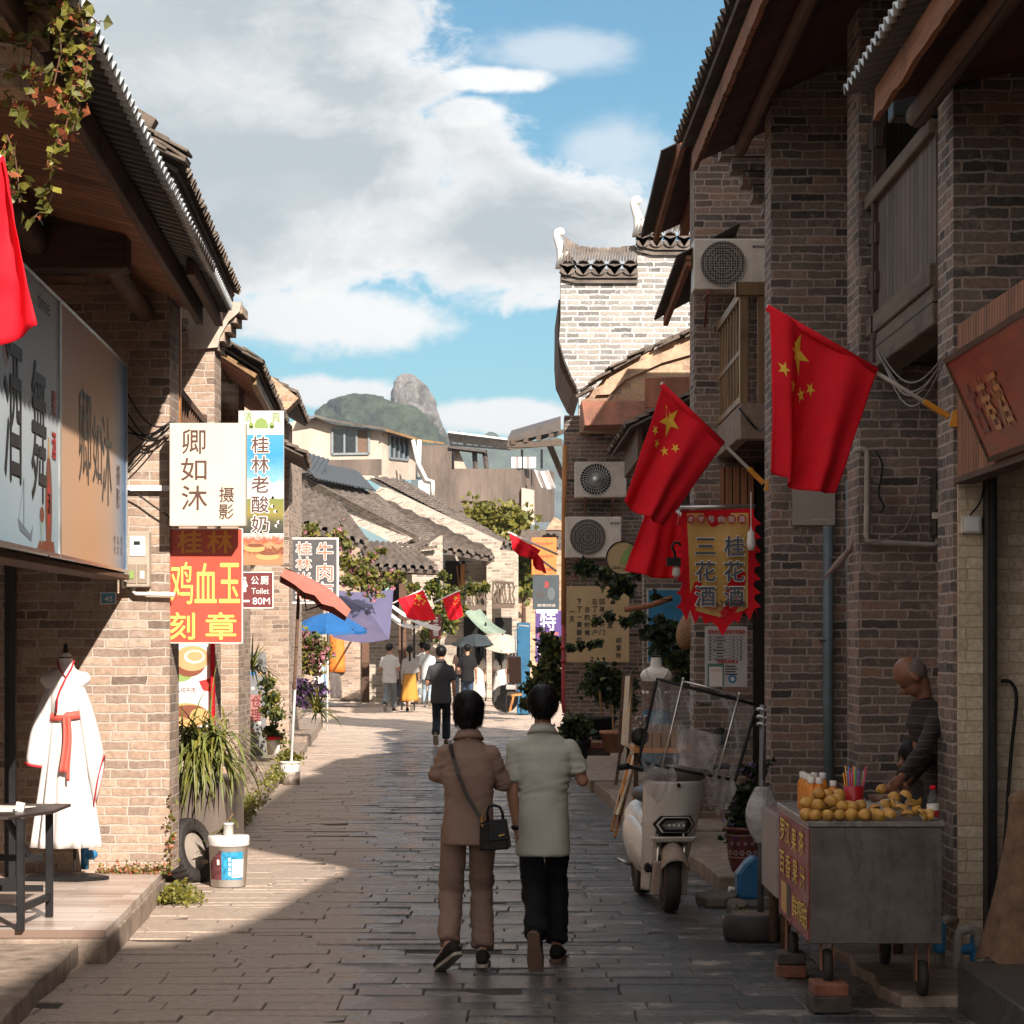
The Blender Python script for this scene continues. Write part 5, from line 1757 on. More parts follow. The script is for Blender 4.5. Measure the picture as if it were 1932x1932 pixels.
s.e(376, 1352, 18, 16, I_bun, 'printed_sandwich', .005)
s.t('100%纯牛肉', 345, 1302, 48, 10, I_maroon)
s.done()
g = MB()
g.bb(XD(399, 22.3), XD(404, 22.3), 22.25, 22.38, 1.0, 2.0)
tag(g.build('red_cloth_strip', M_red), 'thin red cloth strip beside the bun poster', 'cloth')
# ================================================================== fittings on the sunlit pier
d = 17.86
T = thing('meter_box', P(261, 1108, d), 'grey electricity meter box with clear cover on the sunlit pier', 'meter')
g = MB()
g.bb(XD(237, d), XD(285, d), d - .09, d + .03, ZD(1108, d), ZD(1003, d))
g.build('case', plain('yellowed meter plastic', (.42, .36, .29), .35, var=.15), T, bevel=.01, seg=2)
g = MB()
g.bb(XD(248, d), XD(277, d), d - .098, d - .088, ZD(1050, d), ZD(1013, d))
mt = g.build('meter_face', M_white_pl, T, bevel=.003)
MB().bb(XD(256, d), XD(268, d), d - .1, d - .096, ZD(1029, d), ZD(1022, d)).build('display', M_steel_d, mt)
for x in (243, 263):
 g = MB()
 g.bb(XD(x, d), XD(x + 18, d), d - .096, d - .088, ZD(1102, d), ZD(1065, d))
 b = g.build('cover', plain('brown smoked cover', (.30, .24, .18), .3), T, bevel=.004)
 MB().bb(XD(x + 5, d), XD(x + 13, d), d - .102, d - .095, ZD(1092, d), ZD(1078, d)).build('switch', M_white_pl if x > 250 else I_green, b)
s = sign_px('house_number', 'small blue enamel house number plate crossed by the shadow', 'number plate', (190, 1118, 218, 1139), 17.88, ink('blue enamel', (.03, .25, .42), .3), .01, frame=I_white, fw=.006)
s.t('45', 205, 1130, 16, 10, I_white, .03)
s.done()
g = MB()
g.tube([P(233, 905, 17.84), P(233, 1110, 17.84)], .016, 8)
tag(g.build('conduit', M_white, smooth=True), 'white conduit running down beside the fascia board', 'pipe')
g = MB()
g.tube([P(252, 1108, 17.84), P(252, 1116, 17.84), P(256, 1120, 17.84), P(330, 1122, 17.84)], .016, 8)
tag(g.build('conduit', M_white, smooth=True), 'white elbow pipe under the meter box', 'pipe')
g = MB()
g.bb(XD(238, 17.86), XD(322, 17.86), 17.84, 17.895, ZD(926, 17.86), ZD(916, 17.86))
tag(g.build('trunking', M_white), 'white cable trunking leading to the cream sign', 'trunking')
def cable(name, label, pts, r=.006, sag=0.0, mat=None, cat='cable', n=14, group=None):
 a, b = V(pts[0]), V(pts[-1])
 if len(pts) == 2:
  q = [a.lerp(b, i / n) - V((0, 0, sag * math.sin(math.pi * i / n))) for i in range(n + 1)]
 else:
  q = []
  P_ = [V(p) for p in pts]
  for i in range(len(P_) - 1):
   p0, p1, p2, p3 = P_[max(i - 1, 0)], P_[i], P_[i + 1], P_[min(i + 2, len(P_) - 1)]
   for k in range(6):
    t = k / 6
    q.append(.5 * ((2 * p1) + (p2 - p0) * t + (2 * p0 - 5 * p1 + 4 * p2 - p3) * t * t + (3 * p1 - p0 - 3 * p2 + p3) * t ** 3))
  q.append(P_[-1])
 g = MB()
 g.tube(q, r, 5)
 o = g.build(name, mat or M_black, None, True)
 return tag(o, label, cat, group)
e = P(324, 797, 17.75)
for i, (x, y, sg, dd) in enumerate(((240, 742, .12, 17.8), (238, 775, .16, 17.8), (236, 800, .10, 17.8), (237, 815, .05, 17.8), (238, 865, -.02, 17.8), (240, 880, -.03, 17.8), (242, 892, .02, 17.8), (232, 790, .14, 17.8))):
 cable('cable', 'black cable fanning from the cream sign to the fascia board', [P(x, y, dd), e + V((rnd.uniform(-.02, .02), 0, rnd.uniform(-.02, .02)))], .006, sg, group='black cables fanning over the sunlit pier')
cable('cable', 'twisted dark cable drooping under the white trunking', [P(240, 925, 17.8), P(262, 935, 17.8), P(290, 955, 17.8), P(318, 975, 17.8), P(322, 995, 17.8)], .007)
# ================================================================== near ivy and orange flag
T = thing('ivy', P(20, 60, 9.6), 'yellow green ivy hanging from the brick corbel at the roof end', 'climbing plant')
strands = [[(20, -10), (60, 10), (110, 10), (150, 30)], [(150, 10), (160, 60), (150, 150), (120, 260), (95, 330), (75, 390), (45, 430)], [(110, 30), (120, 100), (105, 170), (110, 250), (90, 310)], [(10, 130), (40, 140), (90, 135), (140, 110)], [(165, 60), (160, 150), (150, 210), (138, 250)], [(5, 170), (30, 200), (55, 240)], [(8, 250), (25, 290), (30, 330), (35, 380)], [(60, 90), (55, 140), (60, 200)], [(130, 20), (135, 120), (130, 190), (115, 260)], [(0, 70), (40, 80), (90, 60), (140, 40)], [(5, 280), (10, 330), (20, 350)], [(100, 0), (130, 30), (160, 20), (185, 40)]]
g = MB()
lv = [MB(), MB()]
for st in strands:
 pts = [P(x, y, 9.4) + V((0, rnd.uniform(-.05, .05), 0)) for x, y in st]
 g.tube(pts, .003, 4)
 for a, b in zip(pts, pts[1:]):
  k = max(3, int((b - a).length / .0085))
  for i in range(k):
   p = a.lerp(b, i / k) + V((rnd.gauss(0, .016), rnd.gauss(0, .02), rnd.gauss(0, .012)))
   leaf_cloud(lv[0], [p], .034, 1.1, -.4, mats=5)
g.build('stem', M_log, T)
lv[0].build('leaves', [L_yel, L_olive, L_yel, L_olive, L_red], T)
T = thing('national_flag', P(-40, 280, 9), 'sunlit orange red flag corner hanging before the fascia board', 'flag')
g = MB()
c00, c10, c11, c01 = P(-60, 250, 9), P(-2, 296, 9), P(86, 616, 9), P(-130, 690, 9)
g.grid(lambda s_, t: c00.lerp(c10, s_).lerp(c01.lerp(c11, s_), t) + V((.02 * math.sin(s_ * 9 + t * 2), .05 * math.sin(s_ * 9 + t * 2) + .02 * noise.noise(V((s_ * 5, t * 7, 2))), 0)), 24, 24)
g.build('cloth', M_red, T, True, solid=.003)
g = MB()
g.tube([P(-160, 170, 9), P(0, 298, 9)], .011, 8)
g.build('pole', M_white_pl, T, True)
# ================================================================== terrace: table, mannequin in robe
T = thing('metal_table', (-3.5, 14.9, .2), 'black steel table at the edge of the tiled terrace', 'table')
g = MB()
g.prism([(-4.4, 14.25, .865), (-2.97, 14.25, .865), (-2.80, 14.75, .865), (-2.80, 15.35, .865), (-4.4, 15.35, .865)], (0, 0, .022))
g.build('tabletop', plain('brown black table board', (.045, .032, .028), .4), T, bevel=.004)
for (x, y) in ((-2.92, 14.37), (-2.88, 15.05), (-4.2, 14.37), (-4.2, 15.1)):
 g = MB()
 g.bb(x - .022, x + .022, y - .022, y + .022, .2, .865)
 g.build('leg', M_steel_d, T, bevel=.003)
g = MB()
for (z, y) in ((.47, 14.37), (.31, 14.37), (.55, 15.05), (.36, 15.05)):
 g.bb(-4.2, -2.92, y - .015, y + .015, z, z + .04)
g.beam((-2.92, 14.37, .33), (-2.88, 15.05, .33), .03, .04)
g.build('stretcher', M_steel_d, T)
g = MB()
g.tube([(-3.25, 14.7, .86), (-3.2, 14.6, .62), (-3.3, 14.5, .5)], .028, 6)
g.tube([(-3.1, 14.75, .86), (-2.98, 14.9, .6)], .022, 6)
g.build('folding_stay', M_steel_d, T)
T = thing('paper_sheet', (-3.2, 14.8, .888), 'white papers lying on the black steel table', 'paper')
g = MB()
g.box((-3.3, 14.75, .892), (.5, .35, .006), Matrix.Rotation(.2, 3, 'Z'))
g.box((-3.12, 14.9, .896), (.3, .22, .004), Matrix.Rotation(-.3, 3, 'Z'))
g.build('sheet', M_white, T)
g = MB()
g.box((-2.98, 14.65, .915), (.05, .03, .055), Matrix.Rotation(.2, 3, 'Y'))
g.build('card', M_white, T)
M_robe = plain('white cotton robe', (.66, .64, .63), .8, var=.05, bmp=.05)
M_trim = plain('crimson trim', (.42, .015, .025), .65, var=.1)
M_sash = plain('coral sash', (.62, .10, .075), .65, var=.1)
d = 17.35
T = thing('mannequin', (XD(122, d), d, .2), 'headless mannequin in a long white robe with coral sash', 'mannequin')
k = d / FL
def pm(px, py, dy=0.0):
 return P(px, py, d + dy)
g = MB()
g.tube([pm(141, 1640), pm(141, 1590)], .012, 8)
bx = pm(141, 1648)
g.prism([(bx.x - .36, d - .10, .205), (bx.x + .05, d - .16, .205), (bx.x + .25, d - .02, .205), (bx.x + .1, d + .2, .205), (bx.x - .3, d + .2, .205)], (0, 0, .025))
g.build('stand', M_black, T)
g = MB()
g.lathe([(.045, 0), (.05, .012), (.028, .025), (.018, .04), (.016, .055), (.024, .065), (.012, .078), (.02, .09), (.009, .105), (.001, .12)], pm(124, 1243), 16)
g.build('finial', M_black, T, True)
g = MB()
g.cap(pm(124, 1275), pm(124, 1244), .062, .05)
g.build('neck', M_white_pl, T, True)
# robe: skirt in folds, bodice, wide sleeves
sk = MB()
NB = 96
def ring(z, cx, rx, ry, amp, nf, ph=0.0):
 return [V((cx + (rx + amp * math.sin(nf * a + ph) + amp * .5 * math.sin(nf * 2.3 * a + 1)) * math.cos(a), d + (ry + amp * math.sin(nf * a + ph)) * math.sin(a), z)) for a in [2 * math.pi * i / NB for i in range(NB)]]
rows = []
for i in range(17):
 t = i / 16
 y_ = 1345 + (1598 - 1345) * t
 cx = 124 + (124 - 124) * t
 hw = (27 + 8 * t ** .5 + 26 * t)
 rows.append(ring(ZD(y_, d), XD(cx, d), hw * k, (hw * .62) * k, .022 * t, 11, .4 + t * .5))
vs_ = [p for r_ in rows for p in r_]
fs_ = [(i * NB + j, i * NB + (j + 1) % NB, (i + 1) * NB + (j + 1) % NB, (i + 1) * NB + j) for i in range(16) for j in range(NB)]
sk.raw(vs_, fs_)
sk.build('skirt', M_robe, T, True, solid=.006)
g = MB()
g.ell(pm(124, 1320), (.125, .095, .16), 18, 12)
g.ell(pm(122, 1285), (.165, .09, .10), 18, 12)
g.cap(pm(88, 1282), pm(158, 1280), .052, .052)
g.cap(pm(124, 1345), pm(124, 1330), .105, .11)
g.cap(pm(124, 1275), pm(124, 1258), .075, .062)
bod = remesh_obj('bodice', g, M_robe, T, .012, 5, .5, lambda p, n: .005 * noise.noise(V((p.x * 22, p.y * 10, p.z * 9))))
for sg, sh, cu_ in ((-1, (97, 1274), [(46, 1440), (80, 1452)]), (1, (149, 1273), [(190, 1440), (178, 1525)])):
 g = MB()
 a = pm(*sh)
 pts = []
 nseg = 12
 vs_, fs_ = [], []
 lo, hi = pm(*cu_[0], -.05), pm(*cu_[1], .02)
 for i in range(nseg + 1):
  t = i / nseg
  if sg < 0:
   top = a.lerp(pm(48, 1440), t) + V((-.03 * math.sin(math.pi * t), 0, 0))
   bot = (a + V((.03, 0, -.13))).lerp(pm(82, 1448), t)
  else:
   top = a.lerp(pm(197, 1428), t) + V((.02 * math.sin(math.pi * t), 0, 0))
   bot = (a + V((-.03, 0, -.13))).lerp(pm(178, 1520), t)
  c = (top + bot) / 2
  h = (top - bot) / 2
  for j in range(20):
   an = 2 * math.pi * j / 20
   fl = .045 + .03 * t + .012 * math.sin(3 * an + 5 * t)
   vs_.append(c + h * math.cos(an) + V((0, fl * math.sin(an), 0)))
 for i in range(nseg):
  for j in range(20):
   fs_.append((i * 20 + j, i * 20 + (j + 1) % 20, (i + 1) * 20 + (j + 1) % 20, (i + 1) * 20 + j))
 g.raw(vs_, fs_)
 sl = g.build('sleeve', M_robe, T, True, solid=.005)
 g = MB()
 L = vs_[-20:]
 L0 = vs_[-40:-20]
 ex = [p + (p - q) * .12 + (p - sum(L, V((0, 0, 0))) / 20) * .03 for p, q in zip(L, L0)]
 g.raw([p.lerp(q, .25) + (p - sum(L, V((0, 0, 0))) / 20) * .03 for p, q in zip(L, L0)] + ex, [(j, (j + 1) % 20, (j + 1) % 20 + 20, j + 20) for j in range(20)])
 g.build('cuff', M_trim, sl, True, solid=.006)
g = MB()
for st in ([(108, 1248), (112, 1262), (124, 1278), (136, 1258), (140, 1246)], [(136, 1258), (124, 1280), (114, 1300), (108, 1318), (106, 1345)]):
 pts = [pm(x, y, -.088 - (.03 if y > 1285 else 0) + (.03 if y < 1255 else 0)) for x, y in st]
 g.tube(pts, .0075, 6)
g.build('collar', M_trim, bod, True)
g = MB()
vs_ = []
for (y_, rx) in ((1343, .118), (1358, .122)):
 vs_ += [V((XD(126, d) + rx * math.cos(a), d + (rx * .83) * math.sin(a), ZD(y_, d) + .012 * math.cos(a))) for a in [2 * math.pi * i / 32 for i in range(32)]]
g.raw(vs_, [(j, (j + 1) % 32, (j + 1) % 32 + 32, j + 32) for j in range(32)])
g.grid(lambda s_, t: pm(118 + 14 * s_ - 4 * t + 3 * math.sin(t * 4), 1352 + 105 * t, -.12 - .05 * t + .008 * math.sin(s_ * 6)), 6, 14)
g.grid(lambda s_, t: pm(128 + 5 * s_ + 2 * math.sin(t * 5), 1354 + 120 * t, -.125 - .05 * t + .006 * math.sin(s_ * 6)), 4, 14)
g.build('sash', M_sash, T, True, solid=.006)
g = MB()
g.tube([pm(160, 1640, .25), pm(160, 1600, .25)], .03, 10)
g.tube([pm(160, 1618, .25), pm(178, 1618, .25)], .016, 8)
g.ell(pm(172, 1612, .25), (.05, .04, .035), 10, 6)
tag(g.build('water_valve', plain('blue plastic valve', (.03, .20, .42), .4), smooth=True), 'blue water valve at the foot of the sunlit wall', 'valve')
# ================================================================== plants, tyre, bucket by the pier
g = MB()
g.bb(XD(322, 19.8), XD(440, 19.8), 19.3, 20.6, .16, .78)
T = thing('strap_plant', P(372, 1420, 19.5), 'big drooping strap leaf plant spilling over its concrete planter', 'plant')
g.build('planter', M_conc_d, T, bevel=.012)
g = MB()
for i in range(330):
 a = rnd.uniform(0, 6.28)
 el = rnd.uniform(.05, 1.25)
 c = P(rnd.choice((345, 375, 405, 425, 360, 395)), rnd.choice((1385, 1405, 1430)), 19.45 + rnd.uniform(-.15, .15))
 blade(g, c, (math.cos(a) * math.cos(el), math.sin(a) * math.cos(el) - .25, math.sin(el)), rnd.uniform(.42, .72), rnd.uniform(.018, .034), rnd.uniform(1.6, 3.2), rnd.randrange(4), 7)
g.build('leaves', [L_strap, L_olive, L_strap, L_yel], T)
T = thing('leafy_shoot', P(410, 1580, 19.1), 'leafy shoot with broad leaves bending over the bucket', 'plant')
g = MB()
st = [P(395, 1610, 19.1), P(408, 1580, 19.05), P(425, 1555, 19.0), P(440, 1535, 19.0)]
g.tube(st, .006, 5)
g.build('stem', M_yel, T)
g = MB()
for i in range(14):
 p = st[0].lerp(st[-1], rnd.random())
 blade(g, p, (rnd.uniform(-1, 1), rnd.uniform(-1, .2), rnd.uniform(-.2, .5)), .16, .055, 1.0, 0, 4)
g.build('leaves', [L_olive], T)
# tyre leaning on the pier edge
T = thing('car_tyre', P(360, 1660, 19.0), 'worn car tyre leaning against the pier edge', 'tyre')
c = P(356, 1606, 19.15)
ax = V((.88, -.42, .22)).normalized()
_, tu, tv = ortho(ax)
g = MB()
NR = 64
prof = [(.155, -.07), (.175, -.085), (.225, -.09), (.255, -.075), (.262, -.05), (.266, 0), (.262, .05), (.255, .075), (.225, .09), (.175, .085), (.155, .07)]
vs_, fs_ = [], []
for i in range(NR):
 a = 2 * math.pi * i / NR
 rd = tu * math.cos(a) + tv * math.sin(a)
 for q, (r_, h) in enumerate(prof):
  gr = -.008 if (i % 2 and 3 <= q <= 7) else 0
  vs_.append(c + rd * (r_ + gr) + ax * h)
m_ = len(prof)
for i in range(NR):
 for q in range(m_ - 1):
  a, b = i * m_ + q, ((i + 1) % NR) * m_ + q
  fs_.append((a, b, b + 1, a + 1))
g.raw(vs_, fs_)
g.build('rubber', M_rubber, T)
g = MB()
g.lathe([(.165, 0), (.17, .015), (.0, .015)], c + ax * .02, 30, ax=ax)
g.build('disc', M_conc, T)
# bucket
T = thing('paint_bucket', P(431, 1672, 18.85), 'white paint bucket with blue and maroon label', 'bucket')
base = P(431, 1671, 18.85)
kk = 18.85 / FL
g = MB()
g.lathe([(33 * kk, 0), (37 * kk, 86 * kk), (38 * kk, 86 * kk)], base, 30)
g.build('pail', M_white_pl, T, True)
g = MB()
g.lathe([(38.5 * kk, 76 * kk), (39.5 * kk, 78 * kk), (39.5 * kk, 92 * kk), (38 * kk, 95 * kk), (0, 95 * kk)], base, 30)
g.build('lid', M_white_pl, T, True)
def on_pail(mb, pts, m=0, off=.0015):
 q = []
 for a, h in pts:
  r_ = (33 + 4 * h / 86) * kk + off
  q.append(base + V((r_ * math.cos(R(a)), r_ * math.sin(R(a)), h * kk)))
 mb.face(q, m)
lb = MB()
for i in range(12):
 a0, a1 = 205 + 10 * i, 215 + 10 * i
 mi = 0 if a1 < 262 else 1
 top = 66 if mi else 40 + 28 * min(1, (i + 1) / 5)
 on_pail(lb, [(a0, 14), (a1, 14), (a1, top), (a0, top)], mi)
for i in range(4):
 on_pail(lb, [(287 + 10 * i, 18), (297 + 10 * i, 18), (297 + 10 * i, 52), (287 + 10 * i, 52)], 2, .003)
for i in range(4):
 on_pail(lb, [(277, 22 + 9 * i), (283, 22 + 9 * i), (283, 28 + 9 * i), (277, 28 + 9 * i)], 2, .003)
on_pail(lb, [(240, 42), (249, 42), (249, 52), (240, 52)], 2, .003)
lb.build('label', [plain('maroon print', (.16, .05, .055), .5, var=.4, scale=40), plain('blue label print', (.03, .30, .52), .45, var=.5, scale=30), M_white], T)
g = MB()
g.lathe([(9 * kk, 0), (9 * kk, 20 * kk), (10 * kk, 20 * kk), (10 * kk, 23 * kk), (0, 23 * kk)], base + V((0, 0, 95.5 * kk)), 16)
tag(g.build('small_can', M_white_pl, smooth=True), 'small white can standing on the bucket lid', 'can')
# weeds at the terrace corner and along the foot of the wall
T = thing('weed_clump', P(330, 1690, 17.6), 'yellow green weed mat at the terrace corner', 'weeds')
g = MB()
for _ in range(1500):
 x, y = rnd.gauss(330, 19), rnd.gauss(0, .16)
 p = V((XD(x, 17.7), 17.75 + y, 0.01 + max(0, .13 * math.exp(-((x - 330) / 26) ** 2) * rnd.random())))
 leaf_cloud(g, [p], .028, 1.4, .6, mats=3)
g.build('leaves', [L_yel, L_olive, L_yel], T)
T = thing('weed_clump', P(250, 1640, 17.8), 'dry weeds growing along the foot of the sunlit wall', 'weeds')
g = MB()
for _ in range(420):
 p = V((XD(rnd.uniform(185, 322), 17.8), 17.82 + rnd.uniform(-.06, .03), .2 + abs(rnd.gauss(0, .035))))
 leaf_cloud(g, [p], .022, 1.5, .5, mats=3)
for _ in range(12):
 x = rnd.uniform(318, 330)
 p = P(x, rnd.uniform(1500, 1640), 17.86)
 leaf_cloud(g, [p + V((rnd.gauss(0, .02), 0, rnd.gauss(0, .02))) for _ in range(6)], .03, 1.3, .2, mats=3)
g.build('leaves', [L_olive, L_red, L_yel], T)
for (n_, lab, xx, dd, nn, sx) in (('weed_clump', 'low weeds along the pavement edge behind the strap plant', -2.75, 24.6, 700, 1.6), ('weed_clump', 'weeds at the foot of the ledge near the paint tin', -3.05, 31.5, 500, 1.5)):
 T = thing(n_, (xx, dd, .1), lab, 'weeds')
 g = MB()
 for _ in range(nn):
  yy = dd + rnd.gauss(0, sx)
  leaf_cloud(g, [(xx - .05 * (yy - dd) + rnd.gauss(0, .06), yy, .12 + abs(rnd.gauss(0, .05)))], .04, 1.5, .6, mats=2)
 g.build('leaves', [L_yel, L_olive], T)
# ================================================================== clearance banner, small pots, tin of the umbrella
d = 36.0
s = sign_px('roll_up_banner', 'grey roll up banner with dark red clearance characters', 'banner', (438, 1231, 502, 1426), d, ink('grey mesh print', (.20, .20, .215)), .02)
s.t('清', 461, 1323, 19, 22, I_maroon, .03)
s.t('仓', 483, 1323, 19, 22, I_maroon, .03)
s.t('处', 461, 1349, 19, 22, I_maroon, .03)
s.t('理', 483, 1349, 19, 22, I_maroon, .03)
s.p([(455, 1311), (492, 1311), (492, 1362), (455, 1362)], ink('dusty pink print', (.36, .17, .16)), 'printed_panel', .0015)
for r_ in range(2):
 for c_ in range(4):
  s.e(448 + 14.5 * c_, 1248 + 22 * r_, 4.6, 5, [I_meat, I_blue, I_bun, I_grey][(r_ * 3 + c_) % 4], 'thumbnail', .003, 14)
for i in range(9):
 a = i * .7
 s.e(473 + 22 * math.cos(a), 1338 + 40 * math.sin(a), 3.2, 3.4, [I_red, I_pale, I_meat][i % 3], 'thumbnail', .003, 12)
s.done()
g = MB()
g.bb(XD(436, d), XD(504, d), d - .12, d + .12, ZD(1432, d), ZD(1425, d))
g.build('foot', M_alu, s.root)
T = thing('plant_pot', P(518, 1405, 35), 'small white pot with red rim beside the clearance banner', 'pot')
g = MB()
g.lathe([(.085, 0), (.11, .22)], P(516, 1424, 35), 16)
g.build('pot', M_white_pl, T, True)
g = MB()
g.lathe([(.11, .22), (.118, .22), (.118, .26), (.10, .26)], P(516, 1424, 35), 16)
g.build('rim', M_red, T)
T = thing('patterned_tin', P(547, 1480, 31.8), 'rusty white paint tin weighted as umbrella base', 'tin')
g = MB()
g.lathe([(.13, 0), (.135, .29), (.12, .29), (.12, .26)], P(547, 1480, 31.8), 20)
g.build('can', plain('scratched paint tin', (.45, .38, .33), .5, var=.6, scale=14), T, True)
g = MB()
g.lathe([(.138, .17), (.138, .26)], P(547, 1480, 31.8), 20, cap=False)
g.lathe([(.135, .285), (.142, .285), (.142, .3), (.13, .3)], P(547, 1480, 31.8), 20)
g.build('band', M_white, T)
def canopy(mb, c, ax, r, rise, n=8, val=.08, wav=0.0, flat=1.0, m=0, roll=0.0, seg=5):
 """umbrella cloth: apex at c + ax*rise, rim in the plane through c"""
 ax, u, t = ortho(ax)
 u, t = u * math.cos(roll) + t * math.sin(roll), t * math.cos(roll) - u * math.sin(roll)
 K = n * 6
 vs_, fs_ = [c + ax * rise], []
 for i in range(1, seg + 1):
  f = i / seg
  for j in range(K):
   a = 2 * math.pi * j / K
   k_ = (j % 6) / 6
   ch = math.cos(math.pi / n) / math.cos((k_ - .5) * 2 * math.pi / n)
   sag = .06 * math.sin(math.pi * k_) * f * rise
   q = c + (u * math.cos(a) + t * math.sin(a) * flat) * (r * f * ch) + ax * (rise * (1 - f ** 1.7) - sag)
   vs_.append(q)
 for j in range(K):
  a = 2 * math.pi * j / K
  k_ = (j % 6) / 6
  vs_.append(vs_[1 + (seg - 1) * K + j] - ax * (val * (1 + wav * math.sin(j * 2.6))))
 for j in range(K):
  fs_.append((0, 1 + j, 1 + (j + 1) % K))
 for i in range(seg):
  for j in range(K):
   a, b = 1 + i * K + j, 1 + i * K + (j + 1) % K
   fs_.append((a, a + K, b + K, b))
 mb.raw(vs_, fs_, m)
 return [c + (u * math.cos(2 * math.pi * j / n) + t * math.sin(2 * math.pi * j / n) * flat) * r for j in range(n)]
def parasol(name, label, c, ax, r, rise, n, mat, foot, pole_mat, val=.08, wav=0.0, flat=1.0, roll=0.0, rp=.018, via=None):
 c = V(c)
 T = thing(name, foot, label, 'umbrella')
 g = MB()
 rim = canopy(g, c, ax, r, rise, n, val, wav, flat, 0, roll)
 cl = g.build('canopy', mat, T, False, solid=.004)
 a = V(ax).normalized()
 hub = c + a * (rise * .72)
 for q in rim:
  g = MB()
  g.tube([c + a * rise * .95, q + a * .02], .008, 4)
  g.tube([hub - a * .45 * r, (c + a * rise * .6).lerp(q, .5)], .007, 4)
  g.build('rib', M_steel_d, cl)
 g = MB()
 g.tube([foot, c + a * rise] if not via else [foot, *via], rp, 8)
 g.ell(c + a * (rise + .02), .025, 8, 5)
 g.build('pole', pole_mat, T, True)
 return T
M_pink = plain('faded pink awning cloth', (.46, .155, .12), .75, var=.12)
T = parasol('market_umbrella', 'faded pink tilted market umbrella on thin white pole', P(598, 1118, 31.8), (.50, .10, .86), .80, .12, 4, M_pink, P(548, 1470, 31.8), M_white_pl, .10, .25, .8, R(45), via=[P(557, 1290, 31.8), P(563, 1108, 31.8)])
g = MB()
g.tube([P(555.5, 1300, 31.78), P(563, 1130, 31.78)], .022, 8)
g.build('upper_pole', M_log, T)
parasol('market_umbrella', 'round blue market umbrella with white edging', P(619, 1189, 50), (.0, -.03, 1), .80, .36, 8, plain('royal blue umbrella cloth', (.008, .10, .30), .6, var=.1), P(617, 1400, 50), M_white_pl, .06)
g = MB()
c00, c10, c11, c01 = P(607, 1108, 60), P(742, 1112, 60), P(734, 1206, 58.5), P(628, 1203, 58.5)
ap = P(693, 1150, 58.4)
T = thing('market_umbrella', P(665, 1316, 70), 'large square purple grey canopy tipped towards the street', 'umbrella')
for a, b in ((c00, c10), (c10, c11), (c11, c01), (c01, c00)):
 g.grid(lambda s_, t, a=a, b=b: a.lerp(b, s_).lerp(ap, t) + V((0, .06 * math.sin(math.pi * s_) * (1 - t), -.10 * math.sin(math.pi * s_) * (1 - t) * (1 - t))), 8, 6)
g.build('canopy', plain('purple grey canopy cloth', (.125, .115, .21), .6, var=.1), T, solid=.006)
g = MB()
g.tube([P(665, 1316, 70), P(666, 1215, 70), P(680, 1160, 60)], .03, 8)
g.build('pole', M_steel_d, T)
g = MB()
g.lathe([(.28, 0), (.36, .02), (.37, .12), (.30, .17), (.1, .17)], P(665, 1323, 70), 22)
g.build('base', M_rubber, T, True)
for (lab, q, d_, mt) in (('white sun canopy tilted beside the first street flag', ((728, 1138), (742, 1143), (832, 1184), (826, 1192)), 63, M_white), ('second smaller white canopy under the street flag', ((728, 1157), (738, 1157), (793, 1181), (775, 1186)), 63.6, M_white), ('pale green canopy tilted under the branch balcony', ((874, 1152), (906, 1150), (955, 1192), (932, 1204)), 72, plain('pale green canopy cloth', (.26, .34, .27), .7, var=.15))):
 T = thing('sun_canopy', P(q[0][0], 1330, d_), lab, 'canopy')
 g = MB()
 a, b, c_, e_ = [P(x, y, d_ + (1.2 if i in (0, 1) else -.6)) for i, (x, y) in enumerate(q)]
 g.grid(lambda s_, t: a.lerp(b, s_).lerp(e_.lerp(c_, s_), t) + V((0, 0, -.10 * math.sin(math.pi * t) + .03 * math.sin(s_ * 7))), 10, 10)
 g.build('cloth', mt, T, solid=.01)
 g = MB()
 m_ = (a + b + c_ + e_) / 4
 g.tube([V((m_.x, m_.y, 0)), m_], .03, 6)
 g.build('pole', M_steel_d, T)
# street flags in the middle distance
flag('small red flag with gold stars over the white canopy', [P(735, 1141, 62), P(799, 1112, 62)], ((798, 1114), (750, 1131), (770, 1167), (823, 1169)), 61.9, .05, 1.0, rp=.022, n=20, sleeve=False)
flag('small red flag with gold stars in front of the thick creeper', [P(818, 1137, 65), P(868, 1114, 65)], ((866, 1116), (835, 1130), (848, 1170), (874, 1162)), 64.9, .05, 2.4, rp=.022, n=20, sleeve=False)
# clothes, boards and fences outside the middle shops
for (lab, x, y0, y1, dd, mt, wd) in (('orange cloth hanging nearer the blue umbrella pole', 637, 1196, 1268, 66, 'a', .22), ('second orange cloth hanging beside the pale wall', 656, 1196, 1300, 68, 'a', .24), ('white cloth strip between the two orange cloths', 646, 1196, 1300, 67, 'b', .12)):
 g = MB()
 mt_ = plain('orange hanging cloth', (.72, .21, .03), .7, var=.15) if mt == 'a' else M_white
 c = P(x, y1, dd)
 g.grid(lambda s_, t: c + V((wd * math.cos(s_ * 6.28) * (1 - .15 * t) + .02 * math.sin(s_ * 30), wd * math.sin(s_ * 6.28), (y1 - y0) * dd / FL * t)), 24, 6)
 tag(g.build('hanging_cloth', mt_, None, True, solid=.01), lab, 'cloth')
g = MB()
g.hexa([P(612, 1360, 57), P(622, 1360, 57), P(622, 1360, 58), P(612, 1360, 58), P(600, 1255, 57.4), P(608, 1250, 57.4), P(608, 1250, 57.6), P(600, 1255, 57.6)])
